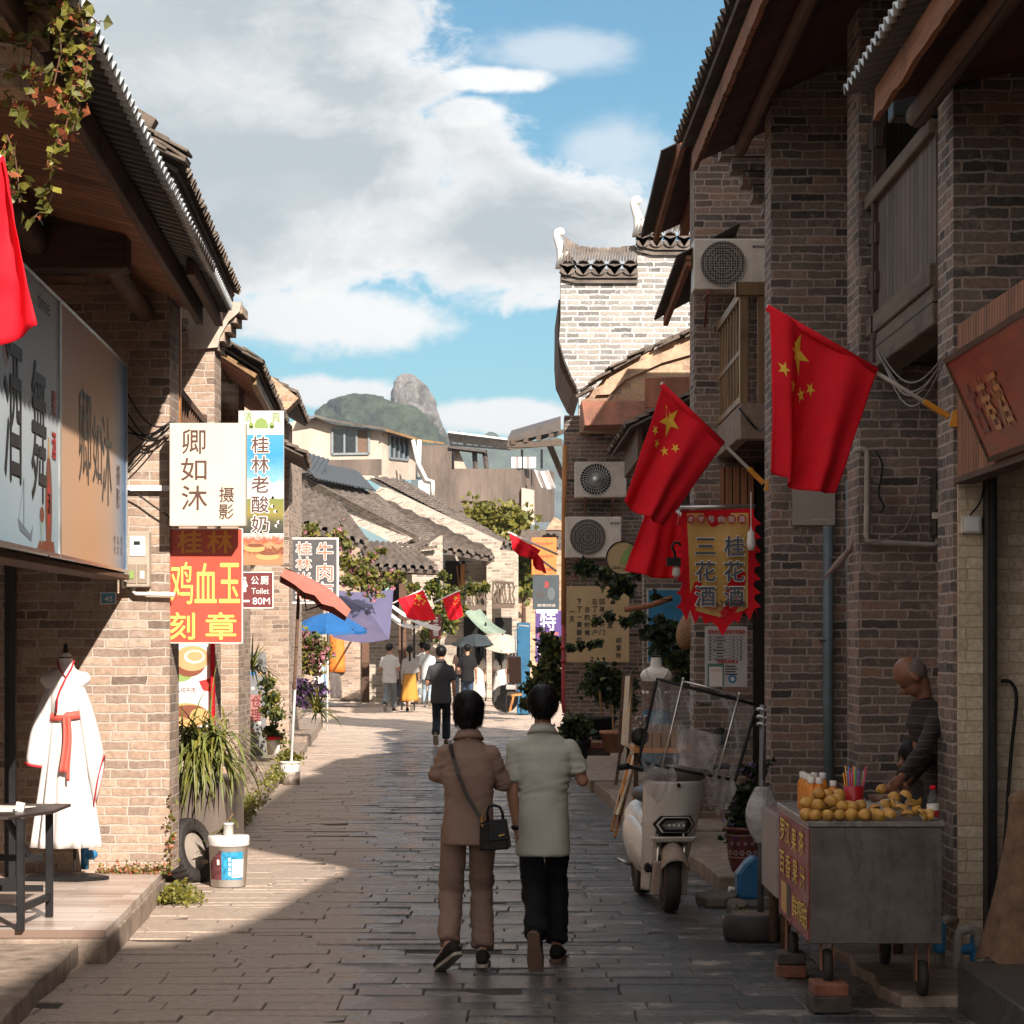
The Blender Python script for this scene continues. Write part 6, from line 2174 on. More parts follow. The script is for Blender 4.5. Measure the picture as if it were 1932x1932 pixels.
for (lab, q, dd, mt) in (('white dress hanging beside the flowering bush', ((592, 1235), (604, 1232), (612, 1312), (594, 1312)), 55, M_white), ('pale blue dress hanging next to the white dress', ((604, 1240), (612, 1240), (618, 1305), (604, 1305)), 55.4, plain('pale blue cotton', (.33, .45, .55), .8)), ('leaning framed board with a striped cloth', ((622, 1268), (642, 1272), (646, 1318), (624, 1318)), 62, plain('pale striped fabric', (.62, .55, .52), .7, var=.4, scale=20))):
 g = MB()
 a, b, c_, e_ = [P(x, y, dd) for x, y in q]
 g.grid(lambda s_, t: a.lerp(b, s_).lerp(e_.lerp(c_, s_), t) + V((0, .05 * math.sin(s_ * 11) * t, 0)), 16, 8)
 tag(g.build('hanging_dress' if 'dress' in lab else 'display_board', mt, None, True, solid=.02), lab, 'dress' if 'dress' in lab else 'board')
T = thing('wooden_fence', P(718, 1325, 73), 'short fence of upright brown stakes in front of the pink bush', 'fence')
g = MB()
for i in range(11):
 x = 697 + 4.2 * i
 g.tube([P(x, 1330, 73), P(x + rnd.uniform(-1, 1), 1278 + rnd.uniform(-4, 4), 73)], .035, 6)
g.beam(P(696, 1296, 73.05), P(740, 1296, 73.05), .04, .05)
g.build('stakes', M_yel, T)
T = thing('shop_board', P(822, 1190, 66), 'small maroon shop board hung in the thick creeper', 'sign')
s = sign_px('x', 'x', 'x', (812, 1160, 832, 1205), 64, I_maroon, .05, root=T)
for i, ch in enumerate('客店宿'):
 s.t(ch, 822, 1169 + 13 * i, 11, 11, I_white, .02)
s.done()
s = sign_px('shop_board', 'white lettered board over the porch entrance', 'sign', (726, 1090, 740, 1128), 66.5, ink('teal board', (.02, .14, .11)), .04)
s.col('昔日', .5, .8, .2, .7, I_white, .02)
s.done()
for (lab, q, dd, c) in (('large red shop cloth behind the two white canopies', ((755, 1188), (800, 1184), (803, 1265), (752, 1262)), 75, M_red), ('orange shop curtain under the bougainvillea', ((738, 1196), (752, 1194), (754, 1235), (738, 1240)), 74.5, plain('orange hanging cloth', (.72, .21, .03), .7, var=.15))):
 g = MB()
 a, b, c_, e_ = [P(x, y, dd) for x, y in q]
 g.grid(lambda s_, t: a.lerp(b, s_).lerp(e_.lerp(c_, s_), t) + V((0, .08 * math.sin(s_ * 13), 0)), 18, 6)
 tag(g.build('shop_curtain', c, None, True, solid=.02), lab, 'curtain')
# ================================================================== flags, poles and banner on the right
flag('large red flag with yellow stars hung before the dark brick piers', [P(1790, 786, 14.25), P(1447, 577, 14.25)], ((1450, 582), (1655, 700), (1580, 930), (1446, 893)), 14.22, .045, .6, rp=.0125, fold=.10, n=44, bracket=1)
flag('red flag with yellow stars above the wine banner', [P(1441, 912, 19.7), P(1247, 722, 19.7)], ((1250, 728), (1365, 838), (1262, 992), (1179, 946)), 19.65, .05, 2.2, rp=.014, n=40, bracket=1)
flag('red flag without visible stars drooping behind the wine banner', [P(1420, 1080, 20.9), P(1274, 962, 20.9)], ((1220, 962), (1290, 966), (1294, 1088), (1183, 1076)), 20.9, .04, 4.0, stars=False, rp=.014, n=30, sleeve=False)
flag('red flag blown flat on the upper of two poles by the fan units', [P(1052, 1046, 41), P(958, 1004, 41)], ((960, 1005), (1020, 1038), (1008, 1056), (966, 1036)), 40.9, .05, 1.0, stars=False, rp=.02, n=16, sleeve=False)
flag('red flag hanging from the lower of two poles by the fan units', [P(1050, 1078, 41.3), P(1000, 1040, 41.3)], ((1004, 1034), (1024, 1056), (1034, 1082), (1006, 1066)), 41.2, .05, 2.0, stars=False, rp=.02, n=16, sleeve=False)
d = 20.4
k = d / FL
I_cloth_y = plain('golden banner cloth', (.70, .43, .12), .55, var=.12, scale=5)
T = thing('wine_banner', P(1360, 1190, d), 'golden wine banner with red flame edge and blue grey characters', 'banner')
def bn(u, v, dy=0.0):            # photo units, with the soft curl of hanging cloth
 return P(u, v, d) + V((0, dy + .02 * math.sin((v - 950) * .03 + u * .02), 0))
g = MB()
edge = [(1286, 963), (1422, 960)]
Rr = []
yv = 975
while yv < 1150:
 Rr += [(1424 + 2 * math.sin(yv * .05), yv), (1436, yv + 14), (1425, yv + 17)]
 yv += 26
low = [(1432, 1172), (1424, 1148), (1414, 1170), (1404, 1152), (1394, 1175), (1386, 1170), (1375, 1180), (1364, 1200), (1352, 1180), (1340, 1172), (1330, 1178), (1322, 1158), (1312, 1178), (1302, 1150), (1296, 1172)]
Lr = []
yv = 1150
while yv > 975:
 Lr += [(1287 - 2 * math.sin(yv * .04), yv), (1276, yv - 4), (1285, yv - 14)]
 yv -= 26
ring_ = edge + Rr + low + Lr
bm = bmesh.new()
vsb = [bm.verts.new(bn(*p)) for p in ring_]
for a_, b_ in zip(vsb, vsb[1:] + vsb[:1]):
 bm.edges.new((a_, b_))
bmesh.ops.triangle_fill(bm, edges=bm.edges[:], use_beauty=True)
me = bpy.data.meshes.new('flame_border')
bm.to_mesh(me)
bm.free()
o = link_mesh('flame_border', me, M_red, T)
o.modifiers.new('s', 'SOLIDIFY').thickness = .003
g = MB()
def inner(s_, t):
 half = 58 - 4 * t
 cx = 1354 + 3 * t
 x = cx + half * (2 * s_ - 1)
 bottom = 1146 + 18 * (1 - abs(2 * s_ - 1)) ** .7
 return bn(x, 968 + (bottom - 968) * t, -.006 - .008 * math.sin(s_ * 9 + t * 5))
g.grid(inner, 24, 30)
g.build('gold_panel', I_cloth_y, T, True)
lt = MB()
def btxt(ch, cx, cy, w_, h_, m, bold=0.0, lift=.05):
 put_text(lt, ch, bn(cx, cy), V((1, 0, 0)), V((0, 0, 1)), V((0, -1, 0)), 0, 0, w_ * k, h_ * k, m, bold, lift)
for i, ch in enumerate('老字号自酿酒'):
 cx = 1303 + 19 * i
 c = bn(cx, 980)
 lt.face([c + V((8.6 * k * math.cos(a), -.047, 8.6 * k * math.sin(a))) for a in [2 * math.pi * j / 20 for j in range(20)]], 1)
 btxt(ch, cx, 980, 11, 11, 2, .01, .051)
for (col_, cx) in (('桂花酒', 1384), ('三花酒', 1330)):
 for i, ch in enumerate(col_):
  cy = 1031 + 47 * i
  h_ = 38 if ch != '三' else 30
  btxt(ch, cx, cy, 42, h_ + 4, 2, .05, .045)
  btxt(ch, cx, cy, 38, h_, 0, .02, .052)
btxt('18376390086', 1362, 1139, 90, 12, 3, .015, .055)
for sg in (-1, 1):
 for j in range(6):
  a = j / 5 * 3.1
  p0 = bn(1362 + sg * (8 + 34 * j / 6), 1140 + 9 * math.sin(a + .4), -.05)
  lt.ell(p0, (.012, .002, .006), 8, 4, 1)
for dx, dy_ in ((0, 0), (-6, 2), (6, 2), (-3, 7), (3, 7), (0, 11)):
 lt.ell(bn(1364 + dx, 1152 + dy_, -.05), (.010, .002, .012), 8, 4, 1)
lt.build('lettering', [ink('slate blue ink', (.075, .09, .12)), I_red, I_white, ink('dark ink', (.04, .03, .03))], T)
g = MB()
g.tube([P(1283, 958, d), P(1424, 955, d)], .016, 10)
g.tube([P(1283, 958, d), P(1278, 990, d)], .004, 5)
g.build('rod', M_alu, T, True)
T = thing('bulb_lamp', P(1417, 1040, 20.2), 'small white bulb lamp hanging over the edge of the wine banner', 'lamp')
g = MB()
c = P(1417, 1018, 20.2)
g.lathe([(.028, -.09), (.036, -.05), (.036, -.0), (.030, .01), (.030, .06), (.012, .075), (.004, .12), (.004, .4)], c, 14)
g.build('bulb', M_white_pl, T, True)
T = thing('bulb_lamp', P(1276, 1030, 20.2), 'black clamp lamp with curled hook between flag and wine banner', 'lamp')
g = MB()
g.bb(XD(1258, 20.2), XD(1284, 20.2), 20.15, 20.25, ZD(1068, 20.2), ZD(1052, 20.2))
g.tube([P(1274, 1052, 20.2), P(1273, 1042, 20.2), P(1268, 1032, 20.2), P(1272, 1024, 20.2), P(1281, 1024, 20.2), P(1284, 1030, 20.2)], .012, 8)
g.build('clamp', M_black, T)
g = MB()
g.lathe([(.020, -.075), (.036, -.05), (.03, 0), (.02, .02)], P(1276, 1072, 20.2), 14)
g.build('bulb', M_white_pl, T, True)
# ================================================================== outdoor fan units
def fan_unit(label, rect, d, dep, grille, logo=None, fanr=.5):
 x0, y0, x1, y1 = rect
 T = thing('air_conditioner', P((x0 + x1) / 2, y1, d), label, 'air conditioner')
 X0, X1, Z0, Z1 = XD(x0, d), XD(x1, d), ZD(y1, d), ZD(y0, d)
 W, H = X1 - X0, Z1 - Z0
 g = MB()
 g.bb(X0, X1, d, d + dep, Z0, Z1)
 g.build('case', plain('aged white enamel', (.60, .55, .49), .45, var=.15), T, bevel=.012, seg=2)
 c = V((X0 + W * .40, d - .004, Z0 + H * .5))
 r = min(W * .37, H * .44)
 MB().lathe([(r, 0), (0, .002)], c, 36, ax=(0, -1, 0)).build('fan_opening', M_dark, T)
 g = MB()
 for j in range(7):
  a = 2 * math.pi * j / 7
  p, q = c + V((.12 * r * math.cos(a), -.006, .12 * r * math.sin(a))), c + V((.9 * r * math.cos(a + .6), -.006, .9 * r * math.sin(a + .6)))
  e = V((-(q - p).z, 0, (q - p).x)).normalized() * r * .16
  g.face([p - e * .4, q - e, q + e, p + e * .4])
 g.build('fan', M_steel_d, T)
 g = MB()
 for j in range(5):
  rr = r * (.2 + .2 * j)
  g.tube([c + V((rr * math.cos(a), -.02, rr * math.sin(a))) for a in [2 * math.pi * i / 28 for i in range(29)]], .004, 4)
 n = 30 if grille == 'ray' else 18
 for j in range(n):
  a = 2 * math.pi * j / n
  if grille == 'ray':
   g.tube([c + V((r * s_ * math.cos(a + .5 * s_), -.018, r * s_ * math.sin(a + .5 * s_))) for s_ in (.2, .4, .6, .8, 1)], .006, 4)
  else:
   s_ = -1 + 2 * (j + .5) / n
   h = r * math.sqrt(max(0, 1 - s_ * s_))
   g.tube([c + V((r * s_, -.018, -h)), c + V((r * s_, -.018, h))], .004, 4)
   g.tube([c + V((-h, -.018, r * s_)), c + V((h, -.018, r * s_))], .0035, 4)
 if grille == 'ray':
  g.ell(c + V((0, -.02, 0)), (r * .2, .012, r * .2), 16, 6)
 g.build('grille', M_alu if grille == 'ray' else plain('grey wire', (.30, .27, .24), .5), T)
 g = MB()
 g.bb(X0 + W * .79, X1 - W * .02, d - .006, d, Z0 + H * .04, Z1 - H * .04)
 pn = g.build('side_panel', plain('aged white enamel', (.60, .55, .49), .45, var=.15), T, bevel=.003)
 if logo:
  g = MB()
  u, v, n_ = V((1, 0, 0)), V((0, 0, 1)), V((0, -1, 0))
  put_text(g, logo, V((X0 + W * .91, d - .007, Z1 - H * .16)), u, v, n_, 0, 0, W * .13, H * .05, 0, .02)
  g.ell(V((X0 + W * .825, d - .008, Z1 - H * .16)), (W * .016, .002, H * .03), 12, 5)
  g.build('logo', M_ink, pn)
 g = MB()
 for x in (X0 + W * .2, X0 + W * .75):
  g.beam((x, d + .02, Z0 - .02), (x, d + dep + .15, Z0 - .02), .03, .04)
  g.beam((x, d + .05, Z0 - .02), (x, d + dep + .1, Z0 - .3), .025, .025)
 g.each('bracket', M_rust, T)
 return T
fan_unit('fan unit in shade behind the timber balcony rail', (1309, 450, 1446, 546), 23.4, .35, 'wire', 'GREE')
fan_unit('upper fan unit with spiral grille above the calligraphy board', (1085, 871, 1182, 938), 39.4, .45, 'ray')
fan_unit('lower fan unit with wire mesh above the calligraphy board', (1067, 975, 1172, 1052), 39.3, .5, 'wire', 'GREE')
# ================================================================== boards and papers
s = sign_px('calligraphy_board', 'large tan board with columns of black brush poem', 'board', (1069, 1106, 1187, 1249), 39.2, plain('tan board', (.50, .36, .20), .7, var=.12, scale=2), .03)
for (col_, cx, y0) in (('一天', 1079, 1154), ('下了一黄昏的雨', 1093, 1135), ('去的时候', 1108, 1150), ('忘了关窗户', 1122, 1135), ('回来一开门', 1136, 1135), ('屋里', 1151, 1165), ('胡爱玲', 1167, 1208)):
 for i, ch in enumerate(col_):
  s.t(ch, cx, y0 + 14.5 * i, 10, 11, M_ink, .03)
s.done()
T = thing('round_sign', P(1174, 1085, 30), 'round tan tavern sign with green bottle half hidden by a flag', 'sign')
c = P(1175, 1053, 30)
MB().lathe([(0, 0), (.20, 0), (.20, .05), (0, .05)], c, 36, ax=(0, -1, 0)).build('disc', plain('tan board', (.50, .36, .20), .7, var=.12, scale=2), T)
MB().lathe([(.198, 0), (.212, 0), (.212, .06), (.198, .06)], c, 36, ax=(0, -1, 0), cap=False).build('rim', M_black, T)
g = MB()
a = V((.02, -.055, .02))
g.prism([c + a + V((x * .01, 0, z * .01)) for x, z in ((-7, -7), (0, -10), (7, 3), (7, 8), (9, 14), (6, 15), (3, 9), (-1, 6))], (0, -.006, 0))
g.build('printed_bottle', I_green, T)
g = MB()
for i, ch in enumerate('山中小酒馆'):
 put_text(g, ch, c + V((-.11 + .055 * i, -.052, -.13 + .008 * abs(i - 2))), V((1, 0, 0)), V((0, 0, 1)), V((0, -1, 0)), 0, 0, .045, .045, 0, .02)
g.build('lettering', M_ink, T)
s = sign_px('blue_board', 'tall plain blue board behind creepers next to the wine banner', 'board', (1222, 1112, 1310, 1250), 33.6, plain('blue painted board', (.02, .20, .40), .45, var=.15), .03, frame=M_alu, fw=.02)
s.done()
s = sign_px('price_notice', 'white postage price notice with red heading and table lines', 'notice', (1330, 1182, 1410, 1296), 22.6, ink('notice paper', (.56, .57, .59)), .01)
s.t('极兔快递活动寄件资费表', 1371, 1192, 70, 9, I_red, .02)
s.t('快递收寄要求', 1373, 1248, 40, 8, I_red, .02)
for i in range(8):
 y = 1200 + 6 * i
 s.p([(1335, y), (1406, y), (1406, y + .6), (1335, y + .6)], I_grey, 'table_line')
 for (x, w_) in ((1340, 5), (1358, 16 + 6 * math.sin(i * 2)), (1384, 4), (1398, 4)):
  s.p([(x - w_ / 2, y + 2), (x + w_ / 2, y + 2), (x + w_ / 2, y + 4), (x - w_ / 2, y + 4)], I_grey, 'small_print', .003)
for x in (1346, 1377, 1391):
 s.p([(x, 1200), (x + .6, 1200), (x + .6, 1242), (x, 1242)], I_grey, 'table_line')
for i in range(4):
 s.p([(1368, 1256 + 5 * i), (1388 + 3 * (i % 2), 1256 + 5 * i), (1388 + 3 * (i % 2), 1258.5 + 5 * i), (1368, 1258.5 + 5 * i)], I_grey, 'small_print')
s.p([(1335, 1252), (1366, 1252), (1366, 1295), (1335, 1295)], ink('green card print', (.10, .22, .17)), 'printed_card')
s.p([(1338, 1258), (1363, 1258), (1363, 1295), (1338, 1295)], I_white, 'printed_card', .003)
s.p([(1341, 1262), (1360, 1262), (1360, 1267), (1341, 1267)], I_pale, 'printed_card', .004)
s.e(1382, 1281, 8, 8, I_blue, 'printed_seal', .003)
s.e(1382, 1281, 4, 4, I_white, 'printed_seal', .004)
s.done()
d = 55
s = sign_px('hanging_banner', 'orange hanging banner above the dark poster', 'banner', (1003, 1014, 1050, 1084), d, ink('orange banner print', (.62, .20, .045)), .03)
for i in range(3):
 s.t('桂林特产' if i < 2 else '手信', 1027, 1026 + 24 * i, 34, 6, I_red)
s.done()
s = sign_px('hanging_banner', 'dark slate poster between orange banner and purple banner', 'banner', (1005, 1085, 1055, 1150), d - .2, ink('dark slate print', (.045, .06, .07)), .03)
s.t('酒', 1031, 1103, 9, 12, I_red)
s.t('醇香四溢', 1031, 1142, 34, 5, I_pale)
s.e(1020, 1122, 9, 8, I_grey, 'printed_picture')
s.e(1040, 1120, 7, 12, ink('slate print', (.10, .12, .13)), 'printed_picture')
s.done()
s = sign_px('hanging_banner', 'purple banner with white and red brush characters', 'banner', (1010, 1152, 1062, 1250), d - .4, ink('purple print', (.085, .045, .20)), .03)
s.t('特', 1034, 1172, 30, 36, I_white, .02)
s.t('广西特产', 1034, 1198, 40, 12, I_coral, .02)
s.t('香', 1026, 1226, 26, 24, I_white, .02)
s.done()
MB_ = MB()
MB_.bb(XD(1012, 54), XD(1052, 54), 53.9, 54, ZD(1157, 54), ZD(1150, 54))
tag(MB_.build('led_strip', ink('pale lamp strip', (.6, .8, .85))), 'pale strip lamp between dark poster and purple banner', 'lamp')
g = MB()
g.bb(XD(975, 60), XD(1000, 60), 59.6, 60.6, .02, ZD(1175, 60))
T = thing('market_kiosk', P(985, 1310, 60), 'narrow blue metal kiosk beside the parked tricycle', 'kiosk')
g.build('case', plain('blue kiosk paint', (.01, .10, .20), .5), T, bevel=.02)
MB().bb(XD(967, 59.5), XD(977, 59.5), 59.3, 59.4, .3, ZD(1232, 59.5)).build('panel', M_steel_d, T)
g = MB()
g.tube([P(974, 1320, 59), P(972, 1190, 59), P(980, 1180, 59), P(998, 1182, 59)], .02, 6)
g.build('frame', M_alu, T)
T = thing('parked_tricycle', P(960, 1345, 56), 'parked cargo tricycle with brown backed seat beside the crowd', 'tricycle')
d = 56
g = MB()
g.hexa([P(956, 1290, d), P(984, 1290, d), P(984, 1290, d + .1), P(956, 1290, d + .1), P(956, 1240, d + .1), P(983, 1240, d + .1), P(983, 1238, d + .2), P(956, 1238, d + .2)])
g.build('seat_back', plain('brown leathercloth', (.10, .045, .025), .5), T, bevel=.02)
g = MB()
g.bb(XD(955, d), XD(984, d), d - .35, d + .2, ZD(1300, d), ZD(1292, d))
g.bb(XD(955, d), XD(984, d), d - .05, d, ZD(1312, d), ZD(1305, d))
g.build('seat', plain('grey cushion', (.35, .33, .31), .7), T)
g = MB()
for x in (955, 983):
 g.tube([P(x, 1345, d - .2), P(x, 1290, d - .1)], .022, 6)
g.build('frame', M_black, T)
g = MB()
g.lathe([(.10, -.05), (.32, -.05), (.32, .05), (.10, .05)], P(953, 1318, d + .5), 20, ax=(.4, -.9, 0))
g.build('wheel', M_rubber, T)
g = MB()
g.beam(P(969, 1312, d - 1), P(962, 1342, d - 1), .05, .05, (0, 1, 0))
g.beam(P(964, 1312, d - 1), P(985, 1310, d - 1), .08, .05)
tag(g.build('wooden_stool', M_orange), 'small orange wooden stool leg beside the tricycle', 'stool')
# ================================================================== pipes and boxes on the piers
d = 19.45
s = sign_px('junction_box', 'flat grey junction box on the brick pier below the large flag', 'box', (1496, 912, 1576, 991), d, plain('grey enamel box', (.33, .285, .25), .5, var=.08), .12)
s.t('广电网', 1514, 922, 20, 6, I_pale)
s.t('弱电电话 8622', 1548, 980, 34, 4, I_pale)
s.done()
M_pipe = plain('blue grey pipe', (.13, .165, .19), .5, var=.2)
g = MB()
g.tube([P(1563, 992, 19.40), P(1562, 1300, 19.40), P(1565, 1560, 19.38)], .043, 12)
for y in (1205, 1468):
 g.bb(XD(1551, 19.3), XD(1576, 19.3), 19.36, 19.5, ZD(y + 3, 19.4), ZD(y, 19.4))
tag(g.build('drain_pipe', M_pipe, smooth=True), 'thick blue grey pipe running down from the junction box', 'pipe')
g = MB()
g.tube([P(1602, 905, 18.2), P(1604, 1200, 18.2), P(1608, 1560, 18.2)], .026, 10)
g.tube([P(1609, 905, 18.25), P(1611, 1560, 18.25)], .018, 8)
tag(g.build('drain_pipe', M_pipe, smooth=True), 'thinner blue grey pipe in the corner between the two piers', 'pipe')
d = 17.42
g = MB()
g.tube([P(1612, 850, d), P(1625, 847, d), P(1634, 849, d), P(1637, 862, d), P(1635, 1010, d), P(1637, 1020, d), P(1648, 1023, d), P(1762, 1029, d), P(1770, 1024, d), P(1770, 1008, d)], .022, 10)
tag(g.build('conduit', M_pvc, smooth=True), 'bent grey conduit framing the wall below the gallery', 'pipe')
T = thing('meter_box', P(1776, 1015, 17.4), 'dark smoked meter box half behind the near pier', 'meter')
g = MB()
g.bb(XD(1758, 17.4), XD(1808, 17.4), 17.3, 17.5, ZD(1012, 17.4), ZD(893, 17.4))
g.build('case', plain('smoked meter cover', (.035, .032, .032), .25), T, bevel=.01)
g = MB()
g.bb(XD(1766, 17.3), XD(1782, 17.3), 17.28, 17.31, ZD(960, 17.3), ZD(925, 17.3))
g.build('meter_face', plain('dusty meter face', (.15, .14, .135), .5), T)
g = MB()
g.bb(XD(1758, 17.3), XD(1776, 17.3), 17.27, 17.295, ZD(979, 17.3), ZD(967, 17.3))
g.build('sticker', I_pale, T)
cable('cable', 'brown cable looping down from the gallery beam to the wall', [P(1652, 850, 17.4), P(1665, 880, 17.35), P(1658, 930, 17.35), P(1668, 955, 17.35), P(1660, 968, 17.35)], .008)
for i, (x0, y0, x1, y1, sg) in enumerate(((1655, 660, 1785, 668, .28), (1658, 664, 1785, 672, .24), (1662, 668, 1784, 676, .32), (1660, 662, 1786, 664, .2))):
 cable('cable', 'loose pale cable drooping under the gallery beam', [P(x0, y0, 16.6), P(x1, y1, 14.2)], .006, sg, plain('grey cable', (.20, .17, .15), .6), group='loose cables under the gallery beam')
cable('cable', 'thin cable looping over the wall above the vendor', [P(1600, 1040, 18.1), P(1640, 1078, 17.4), P(1690, 1100, 17.4), P(1740, 1088, 17.4), P(1795, 1072, 17.2)], .007, mat=MATS['grey cable'])
cable('cable', 'thin cable rising from the conduit to the meter box', [P(1605, 1005, 17.9), P(1640, 1022, 17.38), P(1700, 1005, 17.38), P(1725, 960, 17.38), P(1735, 915, 17.38), P(1760, 900, 17.35)], .006, mat=MATS['grey cable'])
cable('cable', 'black cables at the foot of the balcony slab', [P(1395, 770, 21.3), P(1410, 790, 21.2), P(1432, 812, 21.2), P(1446, 800, 20.5)], .012)
cable('cable', 'thin cable curving below the junction box', [P(1510, 995, 19.4), P(1515, 1015, 19.38), P(1535, 1040, 19.38), P(1570, 1052, 19.36), P(1600, 1048, 18.8)], .006, mat=MATS['grey cable'])
g = MB()
q = [P(1609, 935, 18), P(1612, 1000, 17.8), P(1605, 1035, 17.8), P(1580, 1065, 17.9), P(1555, 1090, 18)]
g.tube(q, [.012, .02, .022, .03, .006], 5)
tag(g.build('rag_strip', plain('dusty pink rag', (.36, .25, .23), .8, var=.3), smooth=True), 'torn pale rag tied to the corner pipes', 'rag')
g = MB()
g.bb(XD(1816, 14.2), XD(1854, 14.2), 14.22, 14.265, ZD(1006, 14.2), ZD(972, 14.2))
T = thing('switch_box', P(1835, 1006, 14.2), 'small white switch box on the cream painted wall', 'box')
g.build('case', plain('aged white enamel', (.60, .55, .49), .45, var=.15), T, bevel=.004)
MB().bb(XD(1821, 14.2), XD(1849, 14.2), 14.215, 14.221, ZD(1002, 14.2), ZD(976, 14.2)).build('cover', M_white_pl, T, bevel=.002)
cable('cable', 'black wire from the cladding to the white switch box', [P(1830, 972, 14.22), P(1848, 950, 14.2), P(1855, 925, 14.2), P(1856, 905, 14.2)], .006)
cable('hose', 'dark hose hooked on the cream wall by the door track', [P(1889, 1285, 14.2), P(1908, 1288, 14.18), P(1918, 1320, 14.18), P(1908, 1420, 14.18), P(1898, 1560, 14.1), P(1893, 1640, 14.0)], .011, cat='hose')
g = MB()
g.tube([P(1772, 1815, 13.9), P(1775, 1752, 13.9), P(1777, 1740, 13.9), P(1786, 1737, 13.95), P(1800, 1738, 14.1)], .032, 10)
g.tube([P(1805, 1880, 13.8), P(1808, 1770, 13.8), P(1812, 1757, 13.8), P(1830, 1752, 13.8), P(1843, 1758, 13.8), P(1846, 1775, 13.8), P(1846, 1790, 13.8)], .03, 10)
g.tube([P(1846, 1805, 13.8), P(1850, 1815, 13.8), P(1862, 1818, 13.9), P(1890, 1820, 14.1)], .03, 10)
T = thing('water_pipe', P(1790, 1880, 13.9), 'muddy grey water pipes rising beside the cart', 'pipe')
g.build('pipe', M_pvc, T, True)
for (x, y) in ((1772, 1768), (1842, 1790)):
 g = MB()
 c = P(x, y, 13.82)
 g.cap(c + V((0, 0, -.06)), c + V((0, 0, .06)), .038, .038)
 g.cap(c, c + V((-.09, -.02, 0)), .034, .03)
 g.build('valve', MATS['blue plastic valve'], T, True)
# tilted red brown name board over the cladding
o = P(1864, 868, 13.1)
v_ = V((2.345 - 2.58, 0, .535))
s = Sign('name_board', 'red brown lacquered name board with carved gold characters', 'sign', V((2.585, 13.1, 2.905)), (0, -1, 0), v_, 2.0, v_.length, .05, plain('lacquered red brown board', (.27, .05, .022), .40, var=.4, spec=.25, scale=5, streak=(6, .6, 1)), frame=M_log, fw=.03)
M_gold = plain('old gold paint', (.50, .24, .06), .35, .4, var=.3)
for i, (ch, u) in enumerate((('古', .13), ('巷', .28), ('酒', .43))):
 s.text(ch, u, .47, .12, .50, M_gold if i else I_maroon, .015, .006)
s.done()
# ================================================================== umbrella stand with bag, fruit cart
T = thing('umbrella_stand', P(1428, 1780, 15.5), 'grey steel umbrella pole set in a cement filled tyre', 'stand')
d = 15.55
base = V((XD(1424, d), d, 0))
g = MB()
NR = 44
g.lathe([(.10, 0.0), (.185, 0), (.205, .03), (.208, .10), (.19, .155), (.16, .165)], base, NR)
g.build('tyre_base', M_rubber, T, True)
MB().lathe([(.162, .15), (.15, .172), (0, .178)], base, 24).build('cement', M_conc_d, T)
g = MB()
g.tube([base + V((.035, 0, .16)), P(1440, 1330, d)], .021, 12)
g.tube([P(1440, 1470, d - .03), P(1441, 1335, d - .03)], .008, 6)
g.build('pole', plain('worn galvanised pole', (.16, .165, .17), .45, .4, var=.3), T, True)
for i, y in enumerate((1338, 1352, 1366)):
 g = MB()
 c = P(1438, y, d)
 g.tube([c + V((.03 * math.cos(a), .03 * math.sin(a), .006 * math.sin(2 * a))) for a in [2 * math.pi * j / 16 for j in range(17)]], .008, 6)
 g.build('wire_coil', M_white_pl, T, True)
def film_mat(name, tint, a=.45, rough=.15):
 m, t, b = base_mat(name)
 p = pos(t)
 n = t.noise(p, 9, 4, .6, .8)
 b.inputs['Base Color'].default_value = (*tint, 1)
 b.inputs['Roughness'].default_value = rough
 tr = t.n('BsdfTransparent')
 mx = t.n('MixShader')
 t.put(mx, 0, t.ramp(n, [(.35, (a * .5,) * 3), (.65, (min(1, a * 1.5),) * 3)]))
 t.put(mx, 1, tr)
 t.put(mx, 2, b)
 out = [q for q in t.t.nodes if q.type == 'OUTPUT_MATERIAL'][0]
 t.put(out, 0, mx)
 bump(t, b, n, .6, .03)
 return m
M_film = film_mat('crumpled clear plastic', (.62, .60, .60), .45)
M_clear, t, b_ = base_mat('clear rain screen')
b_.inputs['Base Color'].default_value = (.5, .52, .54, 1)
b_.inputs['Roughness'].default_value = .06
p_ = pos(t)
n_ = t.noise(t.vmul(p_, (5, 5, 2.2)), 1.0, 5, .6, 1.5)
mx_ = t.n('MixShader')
t.put(mx_, 0, t.ramp(n_, [(.40, (.09, .09, .09)), (.56, (.17, .17, .17)), (.63, (.55, .55, .55)), (.70, (.14, .14, .14))]))  # denser streaks painted into the opacity as highlights on the plastic
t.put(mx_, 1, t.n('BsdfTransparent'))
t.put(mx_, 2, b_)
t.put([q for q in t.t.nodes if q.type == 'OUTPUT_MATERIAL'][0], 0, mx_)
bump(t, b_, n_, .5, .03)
g = MB()
c = P(1438, 1540, d)
for i in range(3):
 g.grid(lambda s_, t, i=i: c + V(((.035 + .05 * math.sin(3.1 * t)) * math.cos(s_ * 6.28 + i) * (1 + .3 * math.sin(s_ * 19 + i)), (.03 + .04 * math.sin(3.1 * t)) * math.sin(s_ * 6.28 + i), .19 - .36 * t)), 22, 10)
tag(g.build('plastic_bag', M_film, None, True), 'crumpled clear plastic bag tied to the umbrella pole', 'bag')
T = thing('fruit_cart', P(1650, 1790, 13.3), 'stainless steel fruit cart with red poster on its long side', 'cart')
X0, X1, Y0, Y1 = 1.552, 2.243, 12.6, 14.05
Zb, Zt = .345, .985
